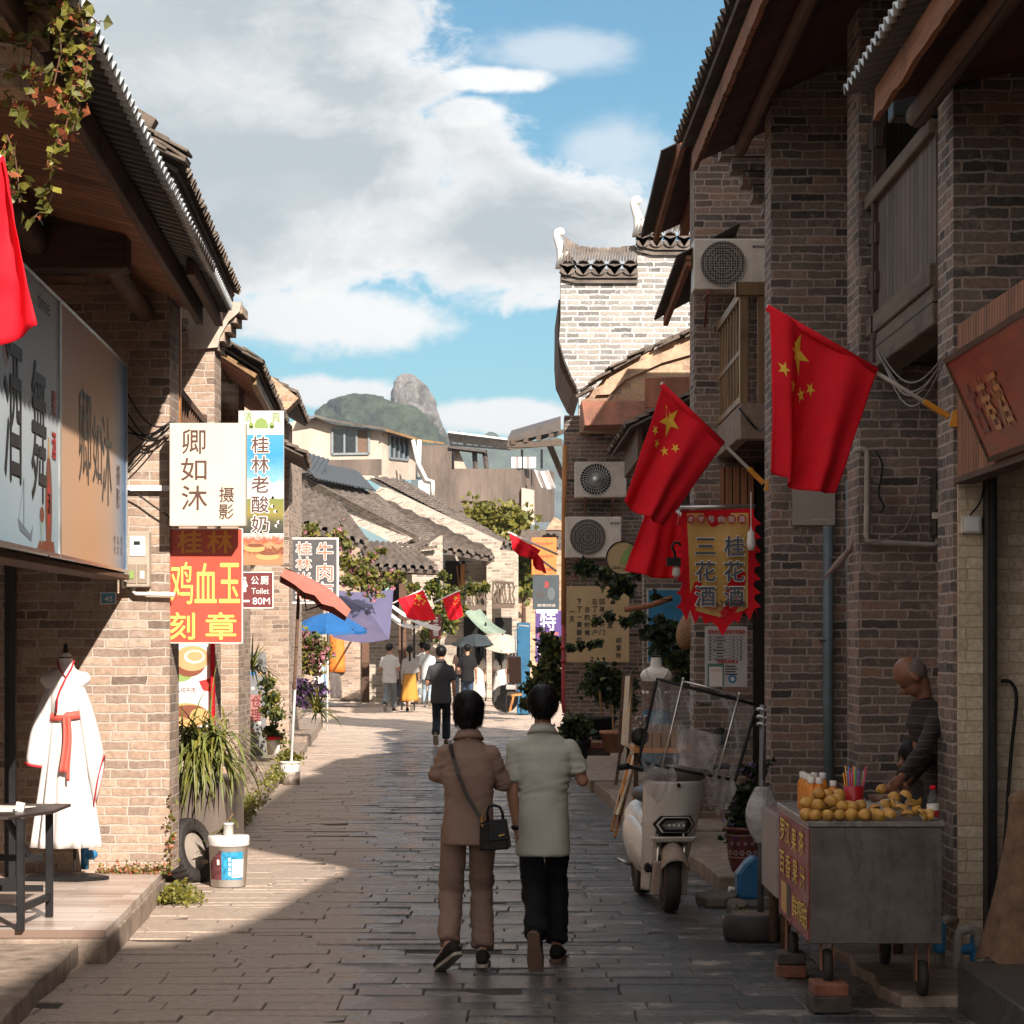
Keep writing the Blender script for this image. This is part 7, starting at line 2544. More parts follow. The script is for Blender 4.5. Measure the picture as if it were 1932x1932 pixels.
def steel_mat():
 m, t, b = base_mat('stained stainless steel')
 p = pos(t)
 q = t.xyz(p)
 n = t.noise(p, 2.4, 5, .65)
 f = t.noise(t.vmul(p, (14, 14, 22)), 1.0, 5, .7)
 st = t.noise(t.vmul(p, (6, 6, 1.6)), 1.0, 6, .75)
 dr = t.m('MULTIPLY', t.smooth(st, .5, .72), .6)
 c = t.ramp(t.m('ADD', t.m('MULTIPLY', n, .7), t.m('MULTIPLY', f, .3)), [(.3, (.10, .085, .078)), (.7, (.24, .21, .195))])
 c = t.mix(dr, c, (.05, .038, .032))
 t.put(b, 'Base Color', c)
 b.inputs['Metallic'].default_value = .55
 t.put(b, 'Roughness', t.m('MULTIPLY_ADD', n, .35, .26))
 bump(t, b, t.m('ADD', f, t.m('MULTIPLY', n, 2.0)), .12, .01)
 return m
M_steel = steel_mat()
g = MB()
g.bb(X0, X1, Y0, Y1, Zb, Zt - .03)
g.build('cabinet', M_steel, T, bevel=.004)
g = MB()
g.bb(X0 - .012, X1 + .012, Y0 - .012, Y1 + .012, Zt - .03, Zt)
g.build('counter', plain('scuffed steel counter', (.30, .27, .25), .4, .6, var=.4, scale=12), T, bevel=.004)
o = V((X0 - .004, Y1 - .02, Zb + .01))
s = Sign('poster', None, None, o, (0, -1, 0), (0, 0, 1), Y1 - Y0 - .04, Zt - Zb - .05, .004, plain('glossy red poster', (.36, .018, .022), .18, var=.25), root=T)
for i, (ch, cu, cy) in enumerate((('罗', .16, .83), ('汉', .34, .83), ('果', .56, .80), ('茶', .80, .83), ('百', .15, .52), ('香', .36, .52), ('果', .60, .52), ('汁', .84, .52), ('鲜', .58, .20), ('榨', .74, .20), ('甜', .90, .20))):
 s.text(ch, cu, cy, .16, .22, I_gold, .015)
s.patch([(.10, .05), (.30, .05), (.30, .34), (.10, .34)], I_bun, 'printed_glass')
s.patch([(.32, .05), (.42, .05), (.42, .34), (.32, .34)], I_grey, 'printed_glass')
s.done()
for (x, y) in ((X0 + .10, Y0 + .08), (X1 - .09, Y0 + .1), (X0 + .06, Y1 - .12), (X1 - .1, Y1 - .15)):
 g = MB()
 zc = .27 if (x < 1.8 and y < 13) else .21
 g.lathe([(.02, -.022), (.088, -.022), (.096, 0), (.088, .022), (.02, .022)], (x, y, zc - .055), 26, ax=(1, 0, 0))
 w_ = g.build('wheel', M_rubber, T, True)
 g = MB()
 for sx in (-.032, .032):
  g.bb(x + sx - .004, x + sx + .004, y - .025, y + .025, zc - .07, Zb)
 g.build('fork', M_rust, w_)
g = MB()
g.bb(X0 + .02, X1 - .02, Y0 + .3, Y0 + .36, Zb - .035, Zb)
g.bb(X0 + .02, X1 - .02, Y1 - .36, Y1 - .3, Zb - .035, Zb)
g.build('underframe', M_rust, T)
M_red_brick = plain('old red brick', (.25, .095, .06), .9, var=.4, scale=9, bmp=.5)
M_grey_brick = plain('mossy grey brick', (.075, .06, .05), .9, var=.4, scale=9, bmp=.5)
for (lab, x, y, z, m_, sz) in (('red brick under the front wheel of the cart', X0 + .10, Y0 + .02, .085, M_red_brick, (.18, .24, .065)), ('dark block below the red brick under the cart', X0 + .10, Y0 + .02, .0, M_grey_brick, (.2, .26, .085)), ('brick stacked under the far cart wheel', X0 + .05, Y1 - .15, .075, M_grey_brick, (.16, .22, .06)), ('lower brick under the far cart wheel', X0 + .05, Y1 - .15, .0, M_red_brick, (.17, .23, .07))):
 g = MB()
 g.box((x, y, z + sz[2] / 2), sz, Matrix.Rotation(rnd.uniform(-.08, .08), 3, 'Z'))
 tag(g.build('brick', m_, bevel=.008, seg=2), lab, 'brick')
# fruit
M_fruit = plain('wrinkled yellow fruit skin', (.62, .33, .07), .5, var=.35, scale=22, bmp=.6)
M_pulp = plain('pale fruit pulp', (.72, .50, .28), .6, var=.25, scale=30)
def fruit_mesh(seed, half=False):
 g = MB()
 g.ell((0, 0, 0), (.034, .034, .031), 18, 12)
 for i, v in enumerate(g.v):
  p = V(v)
  a = math.atan2(p.y, p.x)
  p *= 1 + .05 * math.sin(7 * a + seed) * (1 - abs(p.z) / .034) + .09 * noise.noise(p * 45 + V((seed, 0, 0)))
  g.v[i] = tuple(p)
 return g
protos = [fruit_mesh(i).mesh('fruit') for i in range(5)]
for m_ in protos:
 m_.materials.append(M_fruit)
 m_.polygons.foreach_set('use_smooth', [True] * len(m_.polygons))
spots = []
for (px, py, dd) in ((1521, 1537, 12.66), (1539, 1543, 12.63), (1562, 1541, 12.63), (1584, 1543, 12.63), (1607, 1540, 12.63), (1632, 1537, 12.63), (1650, 1538, 12.65), (1522, 1515, 12.72), (1543, 1519, 12.68), (1568, 1512, 12.72), (1545, 1498, 12.76), (1562, 1500, 12.8), (1580, 1508, 12.74), (1590, 1521, 12.7), (1610, 1523, 12.7), (1531, 1526, 12.85), (1555, 1526, 12.85), (1600, 1519, 12.9), (1622, 1521, 12.8), (1572, 1528, 12.9), (1583, 1500, 12.9), (1540, 1505, 12.95), (1606, 1508, 13.0), (1622, 1512, 13.05)):
 spots.append((px, py, dd))
for i, (px, py, dd) in enumerate(spots):
 o = bpy.data.objects.new('yellow_fruit', protos[i % 5])
 COL.objects.link(o)
 o.location = P(px, py, dd)
 o.location.z = max(o.location.z, Zt + .029)
 o.rotation_euler = (rnd.uniform(-.5, .5), rnd.uniform(-.5, .5), rnd.uniform(0, 6))
 s_ = rnd.uniform(.9, 1.12)
 o.scale = (s_, s_, s_ * rnd.uniform(.9, 1.05))
 tag(o, 'whole yellow fruit in the pile on the cart counter', 'fruit', 'whole yellow fruits piled on the cart')
half = MB()
vs_ = [(0, 0, -.032)]
fs_ = []
for i in range(1, 6):
 a = -math.pi / 2 + math.pi / 2 * i / 5
 for j in range(16):
  b = 2 * math.pi * j / 16
  r_ = .035 * (1 + .05 * math.sin(5 * b))
  vs_.append((r_ * math.cos(a) * math.cos(b), r_ * math.cos(a) * math.sin(b), .032 * math.sin(a)))
for j in range(16):
 fs_.append((0, 1 + (j + 1) % 16, 1 + j))
for i in range(4):
 for j in range(16):
  fs_.append((1 + i * 16 + j, 1 + i * 16 + (j + 1) % 16, 17 + i * 16 + (j + 1) % 16, 17 + i * 16 + j))
half.raw(vs_, fs_, 0)
iv = [(x * .82, y * .82, z * .8) for x, y, z in vs_]
half.raw(iv, [tuple(reversed(f)) for f in fs_], 1)
n0 = len(vs_)
half.raw([vs_[65 + j] for j in range(16)] + [iv[65 + j] for j in range(16)], [(j, (j + 1) % 16, (j + 1) % 16 + 16, j + 16) for j in range(16)], 1)
hm = half.mesh('half_fruit')
hm.materials.append(M_fruit)
hm.materials.append(M_pulp)
for (px, py, dd, rx, ry) in ((1660, 1541, 12.63, 1.2, .3), (1674, 1535, 12.68, 2.2, .4), (1692, 1516, 12.72, .9, -.4), (1700, 1528, 12.66, 2.6, .2), (1712, 1541, 12.63, 2.9, .3), (1727, 1528, 12.7, .5, .7), (1738, 1545, 12.63, 2.4, .8), (1747, 1540, 12.66, 2.9, .1), (1687, 1505, 12.85, 2.8, .5), (1708, 1502, 12.85, 2.7, -.3), (1728, 1512, 12.8, .6, -.5), (1670, 1520, 12.85, 2.3, .2), (1680, 1545, 12.62, 2.8, .1), (1755, 1546, 12.64, 1.9, .5), (1718, 1518, 12.9, 2.9, 0), (1650, 1528, 12.8, 2.5, .2)):
 o = bpy.data.objects.new('fruit_half', hm)
 COL.objects.link(o)
 o.location = P(px, py, dd)
 o.location.z = max(o.location.z, Zt + .028)
 o.rotation_euler = (rx, ry, rnd.uniform(0, 6))
 tag(o, 'squeezed half fruit shell heaped at the vendor end of the counter', 'fruit', 'squeezed fruit halves on the cart')
M_juice = plain('orange juice bottle', (.70, .24, .03), .18, var=.2, bmp=0)
g = MB()
g.lathe([(.026, 0), (.028, .005), (.028, .085), (.024, .10), (.015, .112), (.014, .118)], (0, 0, 0), 18)
bottle = thing('juice_bottle', (0, 0, 0), 'bottle of orange juice with white cap grouped behind the fruit', 'bottle', 'orange juice bottles on the cart')
b1 = g.build('bottle', M_juice, bottle, True)
g = MB()
g.lathe([(.017, .112), (.0175, .116), (.0175, .132), (.016, .134), (0, .134)], (0, 0, 0), 18)
g.build('cap', M_white_pl, bottle, True)
for i, (px, dd, lift) in enumerate(((1546, 12.95, 0), (1531, 13.0, 0), (1521, 13.35, 0), (1536, 13.4, .0), (1528, 13.2, 0), (1552, 13.4, 0), (1515, 13.5, 0))):
 o = bottle if i == 0 else copy_tree(bottle)
 o.location = (XD(px, dd), dd, Zt)
 o.scale = (1.1, 1.1, 1.55)
o = copy_tree(bottle)
o.location = (XD(1572, 13.1), 13.1, Zt)
o.scale = (1.1, 1.1, 1.35)
o['label'] = 'single juice bottle standing apart between the group and the red cup'
del o['group']
T = thing('straw_cup', (XD(1611, 13.0), 13.0, Zt), 'tall red plastic cup holding coloured straws', 'cup')
g = MB()
g.lathe([(.040, 0), (.057, .16), (.053, .16), (.04, .02)], (XD(1611, 13.0), 13.0, Zt), 22)
g.build('cup', plain('red plastic', (.45, .012, .02), .3), T, True)
cols = [plain('straw %s' % n_, c_, .35) for n_, c_ in (('blue', (.03, .22, .55)), ('orange', (.8, .33, .02)), ('violet', (.22, .06, .35)), ('pink', (.7, .12, .3)), ('green', (.1, .4, .15)), ('pale', (.6, .65, .7)), ('red', (.6, .03, .05)))]
c = V((XD(1611, 13.0), 13.0, Zt + .03))
for i in range(22):
 a, r_ = rnd.uniform(0, 6.28), rnd.uniform(.0, .035)
 p = c + V((r_ * math.cos(a), r_ * math.sin(a), 0))
 q = p + V((math.cos(a) * r_ * 1.0, math.sin(a) * r_ * .9, rnd.uniform(.20, .235)))
 o = MB().tube([p, q], .0042, 6).build('straw', cols[i % 7], None, True)
 tag(o, 'coloured drinking straw standing in the red cup', 'straw', 'straws in the red cup')
T = thing('water_bottle', (XD(1760, 12.7), 12.7, Zt), 'clear water bottle with red cap and red label', 'bottle')
bp = V((XD(1760, 12.68), 12.68, Zt))
g = MB()
g.lathe([(.030, 0), (.032, .01), (.032, .06), (.031, .10), (.029, .12), (.014, .155), (.013, .165)], bp, 20)
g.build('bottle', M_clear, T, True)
MB().lathe([(.0325, .018), (.0325, .052)], bp, 20, cap=False).build('label', I_red, T, True)
MB().lathe([(.0325, .052), (.0325, .085)], bp, 20, cap=False).build('label', I_white, T, True)
MB().lathe([(.0155, .16), (.0155, .18), (0, .181)], bp, 16).build('cap', M_red, T, True)
g = MB()
cp_ = P(1645, 1518, 12.95)
g.grid(lambda s_, t: P(1618 + 60 * s_, 1538 - 28 * t + 4 * math.sin(s_ * 7 + t * 4), 13.0 - .2 * (1 - t)), 12, 8)
tag(g.build('plastic_bag', M_film, None, True), 'thin pale plastic bag lying among the fruit', 'bag')
g = MB()
g.lathe([(.045, 0), (.07, .05), (.066, .05), (.04, .006)], P(1662, 1517, 13.1), 20)
tag(g.build('bowl', plain('brown bowl', (.24, .14, .09), .5), None, True), 'small brown bowl below the hand of the vendor', 'bowl')
# second cart seen behind the first
T = thing('snack_table', (1.9, 15.5, 0), 'low table under mauve cloth behind the fruit cart', 'table')
g = MB()
g.bb(1.58, 2.4, 14.3, 15.15, .86, .89)
g.build('tabletop', plain('mauve oilcloth', (.21, .115, .12), .5), T, bevel=.004)
g = MB()
g.bb(1.565, 1.58, 14.3, 15.15, .40, .88)
g.bb(1.58, 2.4, 14.27, 14.3, .40, .88)
g.build('skirt', plain('grey oilcloth', (.35, .30, .29), .6), T)
for (x, y) in ((1.63, 14.4), (2.3, 14.4), (1.63, 15.05), (2.3, 15.05)):
 MB().tube([(x, y, .05), (x, y, .86)], .03, 8).build('leg', M_log, T, True)
g = MB()
g.box((1.86, 14.5, .92), (.16, .10, .06))
tag(g.build('brick', M_red_brick, bevel=.006), 'red brick weighing down the mauve tablecloth', 'brick')
# burlap heap and sack by the door
T = thing('burlap_sack', (2.75, 12.6, .25), 'brown burlap sheet draped over something by the cream wall', 'sack')
g = MB()
def sack(s_, t):
 a = s_ * 6.283
 r_ = .10 + .16 * t ** 1.6 + .02 * math.sin(6 * a + 3 * t) * t
 return V((2.72 + r_ * math.cos(a), 12.75 + r_ * math.sin(a), .25 + .84 * (1 - t) + .02 * math.sin(4 * a)))
g.grid(sack, 48, 24)
g.ell((2.72, 12.75, 1.08), (.105, .105, .06), 20, 8)
g.build('cloth', plain('brown burlap', (.20, .115, .07), .95, var=.35, scale=14, bmp=.6), T, True)
# ================================================================== people
M_skin = plain('tanned skin', (.42, .215, .135), .5, var=.12, scale=9, bmp=.03)
M_skin_p = plain('pale skin', (.56, .34, .25), .5, var=.08, scale=9, bmp=.03)
M_skin_d = plain('weathered skin', (.25, .105, .06), .45, var=.2, scale=14, bmp=.08)
M_hair = plain('black hair', (.007, .006, .006), .45, var=.4, scale=30, bmp=.5, spec=.2, streak=(1, 1, .15))
M_greyhair = plain('cropped grey hair', (.16, .13, .115), .7, var=.3, scale=50, bmp=.3)
M_sole = plain('pale shoe sole', (.45, .40, .34), .6)
CL = {}
def cloth(name, c, rough=.8, stripes=None):
 if name in CL:
  return CL[name]
 if not stripes:
  CL[name] = plain(name, c, rough, var=.10, scale=8, bmp=.12, spec=.15 if max(c) < .1 else .3)
  return CL[name]
 m, t, b = base_mat(name)
 z = t.xyz(pos(t))[2]
 f = t.m('FRACT', t.m('MULTIPLY', z, stripes[1]))
 t.put(b, 'Base Color', t.mix(t.m('LESS_THAN', f, .10), c, stripes[0]))
 b.inputs['Roughness'].default_value = rough
 CL[name] = m
 return m
def person(label, base, H=1.7, fwd=(0, 1, 0), top=None, legs=None, shoes=None, skin=None, hair='short', hairm=None, wmn=False, sleeve='short', hem=.50, stride=.22, lead=1,
           arms=('down', 'down'), skirt=None, lean=0.0, nod=0.0, turn=0.0, vox=.02, group=None, wide=0.0, sit=False, tuck=False, legpose=None, loose=0.0, name='person', collar=False, sole=None, fold=1.0):
 s = H / 1.70
 base = V(base)
 f = V(fwd).normalized()
 r = f.cross(V((0, 0, 1))).normalized()
 up = V((0, 0, 1))
 T = thing(name, base, label, 'person', group)
 hipz = .88 if not sit else .42
 def W(x, y, z):                       # body frame -> world
  return base + (r * x + f * y + up * z) * s
 cl_, sl_ = math.cos(lean), math.sin(lean)
 def U(x, y, z):                       # upper body, leaning about the hips
  dz = z - hipz
  return W(x, y * cl_ + dz * sl_, hipz + dz * cl_ - y * sl_)
 sh = (.166 if not wmn else .136)
 hw = .085
 zs = hipz + .50                       # shoulder height
 skin = skin or M_skin
 body = MB()
 # legs
 feet = []
 for sd in (-1, 1):
  hip = W(sd * hw, 0, hipz - .02)
  if sit:
   ank, fd = W(sd * .11, .32, .09), f
  elif legpose:
   (ax, ay, az), (dx, dy, dz) = legpose[0 if sd < 0 else 1]
   ank, fd = W(ax, ay, az), (r * dx + f * dy + up * dz).normalized()
  else:
   ph = 1 if sd == lead else -1
   if ph > 0:
    ank, fd = W(sd * .075, stride * .8, .09), f
   else:
    ank, fd = W(sd * .075, -stride * 1.1, .09 + .55 * stride), (f * .75 - up * .65).normalized()
  a, b = .425 * s, .405 * s
  dv = ank - hip
  L = min(dv.length, (a + b) * .999)
  dirv = dv.normalized()
  ca = (a * a + L * L - b * b) / (2 * a * L)
  h = a * math.sqrt(max(0, 1 - ca * ca))
  kn = hip + dirv * a * ca + (f - dirv * f.dot(dirv)).normalized() * h
  feet.append((hip, kn, ank, fd, sd))
  body.cap(hip, kn, .068 * s, .046 * s)
  body.cap(kn, ank, .045 * s, .034 * s)
  body.cap(ank, ank + fd * .10 * s - up * .03 * s, .034 * s, .03 * s)
 # trunk, neck, head
 body.ell(U(0, 0, hipz + .02), (.13 * s, .10 * s, .12 * s))
 body.ell(U(0, 0, hipz + .28), (.14 * s, .10 * s, .24 * s))
 body.cap(U(-sh * .8, 0, zs - .065), U(sh * .8, 0, zs - .065), .045 * s, .045 * s)
 nk = U(0, .0, zs + .03)
 hc = U(0, .035, zs + .200)
 ct, st_ = math.cos(turn), math.sin(turn)
 hf = (f * ct - r * st_)
 hr = hf.cross(up).normalized()
 tilt = lean + nod
 hF = (hf * math.cos(tilt) - up * math.sin(tilt)).normalized()
 hU = hr.cross(hF).normalized()
 HM = Matrix((hr, hF, hU)).transposed()
 hs = s * 1.10
 def Hd(x, y, z):
  return hc + HM @ V((x, y, z)) * hs
 body.cap(nk - (nk - hc).normalized() * -.02, Hd(0, -.015, -.06), .056 * s, .052 * s)
 body.ell(Hd(0, -.012, .018), (.074 * hs, .092 * hs, .098 * hs), rot=HM)
 body.ell(Hd(0, .026, -.048), (.056 * hs, .060 * hs, .060 * hs), rot=HM)
 body.ell(Hd(0, .094, -.018), (.014 * hs, .018 * hs, .024 * hs), rot=HM)
 body.ell(Hd(0, .070, -.070), (.026 * hs, .018 * hs, .010 * hs), rot=HM)
 for sd in (-1, 1):
  body.ell(Hd(sd * .076, -.008, -.012), (.010 * hs, .020 * hs, .032 * hs), rot=HM)
 # arms
 am = []
 for i, sd in enumerate((-1, 1)):
  A = arms[i]
  S = U(sd * sh, 0, zs - .06)
  if isinstance(A, str):
   e_, w_ = {'down': ((.055, -.03, -.28), (.06, .04, -.52)), 'swing': ((.05, .09, -.27), (.03, .22, -.47)), 'back': ((.06, -.13, -.26), (.08, -.16, -.50)),
                      'front': ((.07, .02, -.27), (-.03, .24, -.24)), 'phone': ((.06, .08, -.26), (-.04, .26, -.08)), 'hold': ((.06, .06, -.27), (-.02, .22, -.06))}[A]
   E = S + (r * e_[0] * sd + f * e_[1] + up * e_[2]) * s
   Wr = S + (r * w_[0] * sd + f * w_[1] + up * w_[2]) * s
  else:
   E, Wr = V(A[0]), V(A[1])
  am.append((S, E, Wr, sd))
  body.cap(S, E, .046 * s, .038 * s)
  body.cap(E, Wr, .038 * s, .026 * s)
  dv = (Wr - E).normalized()
  side = (r * -sd - dv * (r * -sd).dot(dv)).normalized()
  fl = dv.cross(side) * sd
  pc = Wr + dv * .05 * s
  body.cap(Wr, Wr + dv * .075 * s, .024 * s, .026 * s)
  body.ell(pc, (.040 * s, .017 * s, .046 * s), rot=Matrix((fl, side, dv)).transposed())
  for q, (o_, ln) in enumerate(((-.030, .062), (-.010, .074), (.011, .072), (.030, .056))):
   b0 = pc + fl * o_ * s + dv * .034 * s
   b1 = b0 + (dv * .8 + side * .35).normalized() * ln * .55 * s
   b2 = b1 + (dv * .35 + side * .85).normalized() * ln * .5 * s
   body.cap(b0, b1, .0095 * s, .0085 * s, 8)
   body.cap(b1, b2, .0085 * s, .007 * s, 8)
  t0 = pc - fl * .036 * s - dv * .02 * s
  t1 = t0 + (-fl * .5 + dv * .6 + side * .5).normalized() * .036 * s
  body.cap(t0, t1, .012 * s, .010 * s, 8)
  body.cap(t1, t1 + (dv * .8 + side * .5).normalized() * .03 * s, .0095 * s, .008 * s, 8)
 bo = remesh_obj('body', body, skin, T, min(vox, .011) if vox < .015 else .017, 3, .4)
 g = MB()
 for sd in (-1, 1):
  g.ell(Hd(sd * .030, .078, .004), (.010 * hs, .006 * hs, .006 * hs), 8, 5, rot=HM)
 g.build('eye', M_ink, T)
 # hair
 hm = hairm or M_hair
 if hair:
  g = MB()
  if hair == 'bald':
   g.ell(Hd(0, -.030, .010), (.0765 * hs, .080 * hs, .082 * hs), rot=HM)
  else:
   g.ell(Hd(0, -.020, .030), (.090 * hs, .100 * hs, .094 * hs), rot=HM)
   g.ell(Hd(0, -.048, -.004), (.080 * hs, .060 * hs, .062 * hs), rot=HM)
   if hair == 'bob':
    for sd in (-1, 1):
     g.ell(Hd(sd * .060, -.030, -.015), (.026 * hs, .048 * hs, .055 * hs), rot=HM)
    g.ell(Hd(0, -.056, -.045), (.062 * hs, .042 * hs, .062 * hs), rot=HM)
   elif hair == 'long':
    g.cap(Hd(0, -.07, .0), U(0, -.085, zs - .16), .075 * hs, .045 * hs)
    for sd in (-1, 1):
     g.cap(Hd(sd * .06, -.02, .0), U(sd * .07, -.05, zs - .10), .04 * hs, .03 * hs)
   elif hair == 'tail':
    g.ell(Hd(0, -.108, .0), (.03 * hs, .03 * hs, .03 * hs))
    g.cap(Hd(0, -.12, -.01), U(.01, -.10, zs - .06), .032 * hs, .022 * hs)
  remesh_obj('hair', g, hm, T, .009 if vox < .015 else .016, 4, .5, lambda p, n: .0035 * noise.noise(V((p.x * 70, p.y * 70, p.z * 14))), strands=(Hd(0, -.03, .12) if vox < .012 and hair != 'bald' else None))
 # trousers or skirt
 lw = wide
 if legs:
  g = MB()
  g.ell(W(0, -.005, hipz + .02), (.138 * s, .106 * s, .11 * s))
  for sd in (-1, 1):
   g.ell(W(sd * .068, -.030, hipz - .06), (.078 * s, .080 * s, .09 * s))
  g.cap(W(0, 0, hipz + .04), W(0, 0, hipz + .08), .104 * s, .098 * s)
  for hip, kn, ank, fd, sd in feet:
   g.cap(hip, kn, .080 * s, (.062 + lw) * s)
   lowp = kn.lerp(ank, .93)
   g.tube([kn, lowp], [(.061 + lw) * s, (.054 + lw * 1.5) * s], 18)
   g.cap(kn, kn.lerp(ank, .3), (.062 + lw) * s, (.06 + lw) * s)
  kfold = .013 * fold if vox < .015 else .008
  def dt(p, n):
   q = V((p.x * 9 + p.z * 3, p.y * 9, p.z * 2.2 - p.x * 4))
   nearest = 0.0
   for hip, kn, ank, fd, sd in feet:
    nearest = max(nearest, math.exp(-((p - kn).length / .16) ** 2), math.exp(-((p - ank).length / .16) ** 2))
   w2 = abs(noise.noise(V((p.x * 6, p.y * 6, p.z * 24 + p.x * 8))))
   return kfold * (1.2 * (.4 - abs(noise.noise(q))) + nearest * 1.6 * (.35 - w2))
  remesh_obj('trousers', g, legs, T, vox, 4, .5, dt)
 if skirt:
  g = MB()
  z0, z1, w0, w1 = skirt[:4]
  rows = []
  N = 40
  for i in range(9):
   t = i / 8
   ww = w0 + (w1 - w0) * t
   rows += [W((ww + .012 * t * math.sin(7 * a)) * math.cos(a), (ww * .72 + .012 * t * math.sin(7 * a)) * math.sin(a), z0 + (z1 - z0) * t) for a in [2 * math.pi * j / N for j in range(N)]]
  g.raw(rows, [(i * N + j, i * N + (j + 1) % N, (i + 1) * N + (j + 1) % N, (i + 1) * N + j) for i in range(8) for j in range(N)])
  g.build('skirt', skirt[4], T, True, solid=.01)
 # top
 if top:
  g = MB()
  lo = loose
  hz = hem if not tuck else hipz + .10
  rg = [(hz, .162 + lo, .142 + lo), (hz + .10, .160 + lo, .134 + lo), (hipz + .16, .145 + lo * .8, .114 + lo * .8), (hipz + .30, .172 + lo * .5, .122 + lo * .6), (hipz + .42, sh + .022 + lo * .3, .112 + lo * .4), (zs - .045, sh * .98, .092), (zs - .005, sh * .80, .078), (zs + .032, sh * .50, .066), (zs + .055, .062, .060)]
  if wmn:
   rg = [(z, a * (.93 if i > 2 else .97), b * .95) for i, (z, a, b) in enumerate(rg)]
  N = 28
  vv = []
  for z, a, b in rg:
   for j in range(N):
    an = 2 * math.pi * j / N
    c_, s_ = math.cos(an), math.sin(an)
    x, y = a * abs(c_) ** .8 * (1 if c_ > 0 else -1), b * abs(s_) ** .85 * (1 if s_ > 0 else -1)
    vv.append(U(x, y + (.012 if z > zs - .1 else 0), z))
  k_ = len(rg)
  g.raw(vv, [(i * N + j, i * N + (j + 1) % N, (i + 1) * N + (j + 1) % N, (i + 1) * N + j) for i in range(k_ - 1) for j in range(N)] + [tuple(range(N - 1, -1, -1)), tuple(range((k_ - 1) * N, k_ * N))])
  for S, E, Wr, sd in am:
   g.cap(S, S.lerp(E, .5), .055 * s, .054 * s)
   if sleeve == 'short':
    g.tube([S, S.lerp(E, .4), S.lerp(E, .76)], [.054 * s, .055 * s, .060 * s], 16)
   elif sleeve == 'long':
    g.cap(S, E, .055 * s, .047 * s)
    g.cap(E, E.lerp(Wr, .5), .047 * s, .043 * s)
    g.tube([E, E.lerp(Wr, .95)], [.047 * s, .041 * s], 14)
  ks = .013 * fold if vox < .015 else .006
  def ds(p, n):
   q = V((p.x * 3.6 + p.z * 3, p.y * 4, p.z * 2.6 - p.x * 2.4))
   v2 = .38 - abs(noise.noise(q))
   el = max(math.exp(-((p - E).length / .10) ** 2) for S, E, Wr, sd in am)
   arm = max(math.exp(-((p - S.lerp(E, .45)).length / .14) ** 2) for S, E, Wr, sd in am)
   low_ = max(0, 1 - abs(p.z - (base.z + (hipz + .16) * s)) / .16)
   w2 = .35 - abs(noise.noise(V((p.x * 8 - p.z * 8, p.y * 8, p.z * 22))))
   return ks * (v2 * .7 + (el * 1.6 + arm * .9 + low_ * .5) * w2)
  tp = remesh_obj('shirt', g, top, T, vox, 4, .5, ds)
  if collar:
   g = MB()
   N = 24
   vv = []
   for z, a, b in ((zs + .022, .084, .076), (zs + .068, .067, .064), (zs + .074, .070, .066), (zs + .026, .096, .086)):
    vv += [U(a * math.cos(2 * math.pi * j / N), .006 + b * math.sin(2 * math.pi * j / N), z - .02 * math.sin(2 * math.pi * j / N)) for j in range(N)]
   g.raw(vv, [(i * N + j, i * N + (j + 1) % N, (i + 1) * N + (j + 1) % N, (i + 1) * N + j) for i in range(3) for j in range(N)])
   g.build('collar', top, tp, True, solid=.005)
 # shoes
 if shoes:
  for hip, kn, ank, fd, sd in feet:
   fr_ = fd.cross(up)
   fr_ = fr_.normalized() if fr_.length > .05 else r
   fu = fr_.cross(fd).normalized()
   g = MB()
   N = 14
   secs = [(-.075, .030, .050), (-.055, .038, .085), (.0, .040, .095), (.06, .043, .072), (.12, .048, .052), (.165, .042, .040), (.19, .022, .026)]
   vv = []
   for t, hw_, ht in secs:
    for j in range(N):
     a = 2 * math.pi * j / N
     vv.append(ank + (fd * t + fr_ * hw_ * math.cos(a) + fu * (-.07 + ht * .5 + ht * .5 * math.sin(a))) * s)
   k_ = len(secs)
   g.raw(vv, [(i * N + j, i * N + (j + 1) % N, (i + 1) * N + (j + 1) % N, (i + 1) * N + j) for i in range(k_ - 1) for j in range(N)] + [tuple(range(N - 1, -1, -1)), tuple(range((k_ - 1) * N, k_ * N))])
   so_ = g.build('shoe', shoes, T, True)
   g = MB()
   out = [(-.082, -.02), (-.082, .02), (-.06, .038), (.0, .038), (.06, .044), (.12, .050), (.17, .042), (.198, .015), (.198, -.015), (.17, -.042), (.12, -.050), (.06, -.044), (.0, -.038), (-.06, -.038)]
   g.prism([ank + (fd * a + fr_ * b - fu * .068) * s for a, b in out], -fu * .022 * s)
   g.build('sole', sole or M_sole, so_, bevel=.003)
 T['_W'] = 0
 del T['_W']
 return T, W, U, am
# the couple in the foreground
m_tan = cloth('tan suit jersey', (.30, .20, .155))
b_w = P(884, 1825, 14.25)
b_w.z = 0
q = lambda px, py, d: P(px, py, d)
T, W, U, am = person('woman in a tan suit with black shoulder bag walking away', b_w, 1.62, (-.05, 1, 0), m_tan, cloth('tan suit trousers', (.27, .178, .138)), cloth('black and beige trainers', (.03, .027, .026)), M_skin_p, 'bob', wmn=True, sleeve='long', hem=.76,
                     legpose=(((-.125, -.22, .155), (-.45, .75, -.50)), ((.085, .0, .092), (.08, 1, 0))), arms=((q(824, 1462, 14.25), q(850, 1440, 14.55)), (q(948, 1478, 14.3), q(930, 1452, 14.55))), vox=.010, wide=.008, loose=.004, collar=True, fold=1.25)
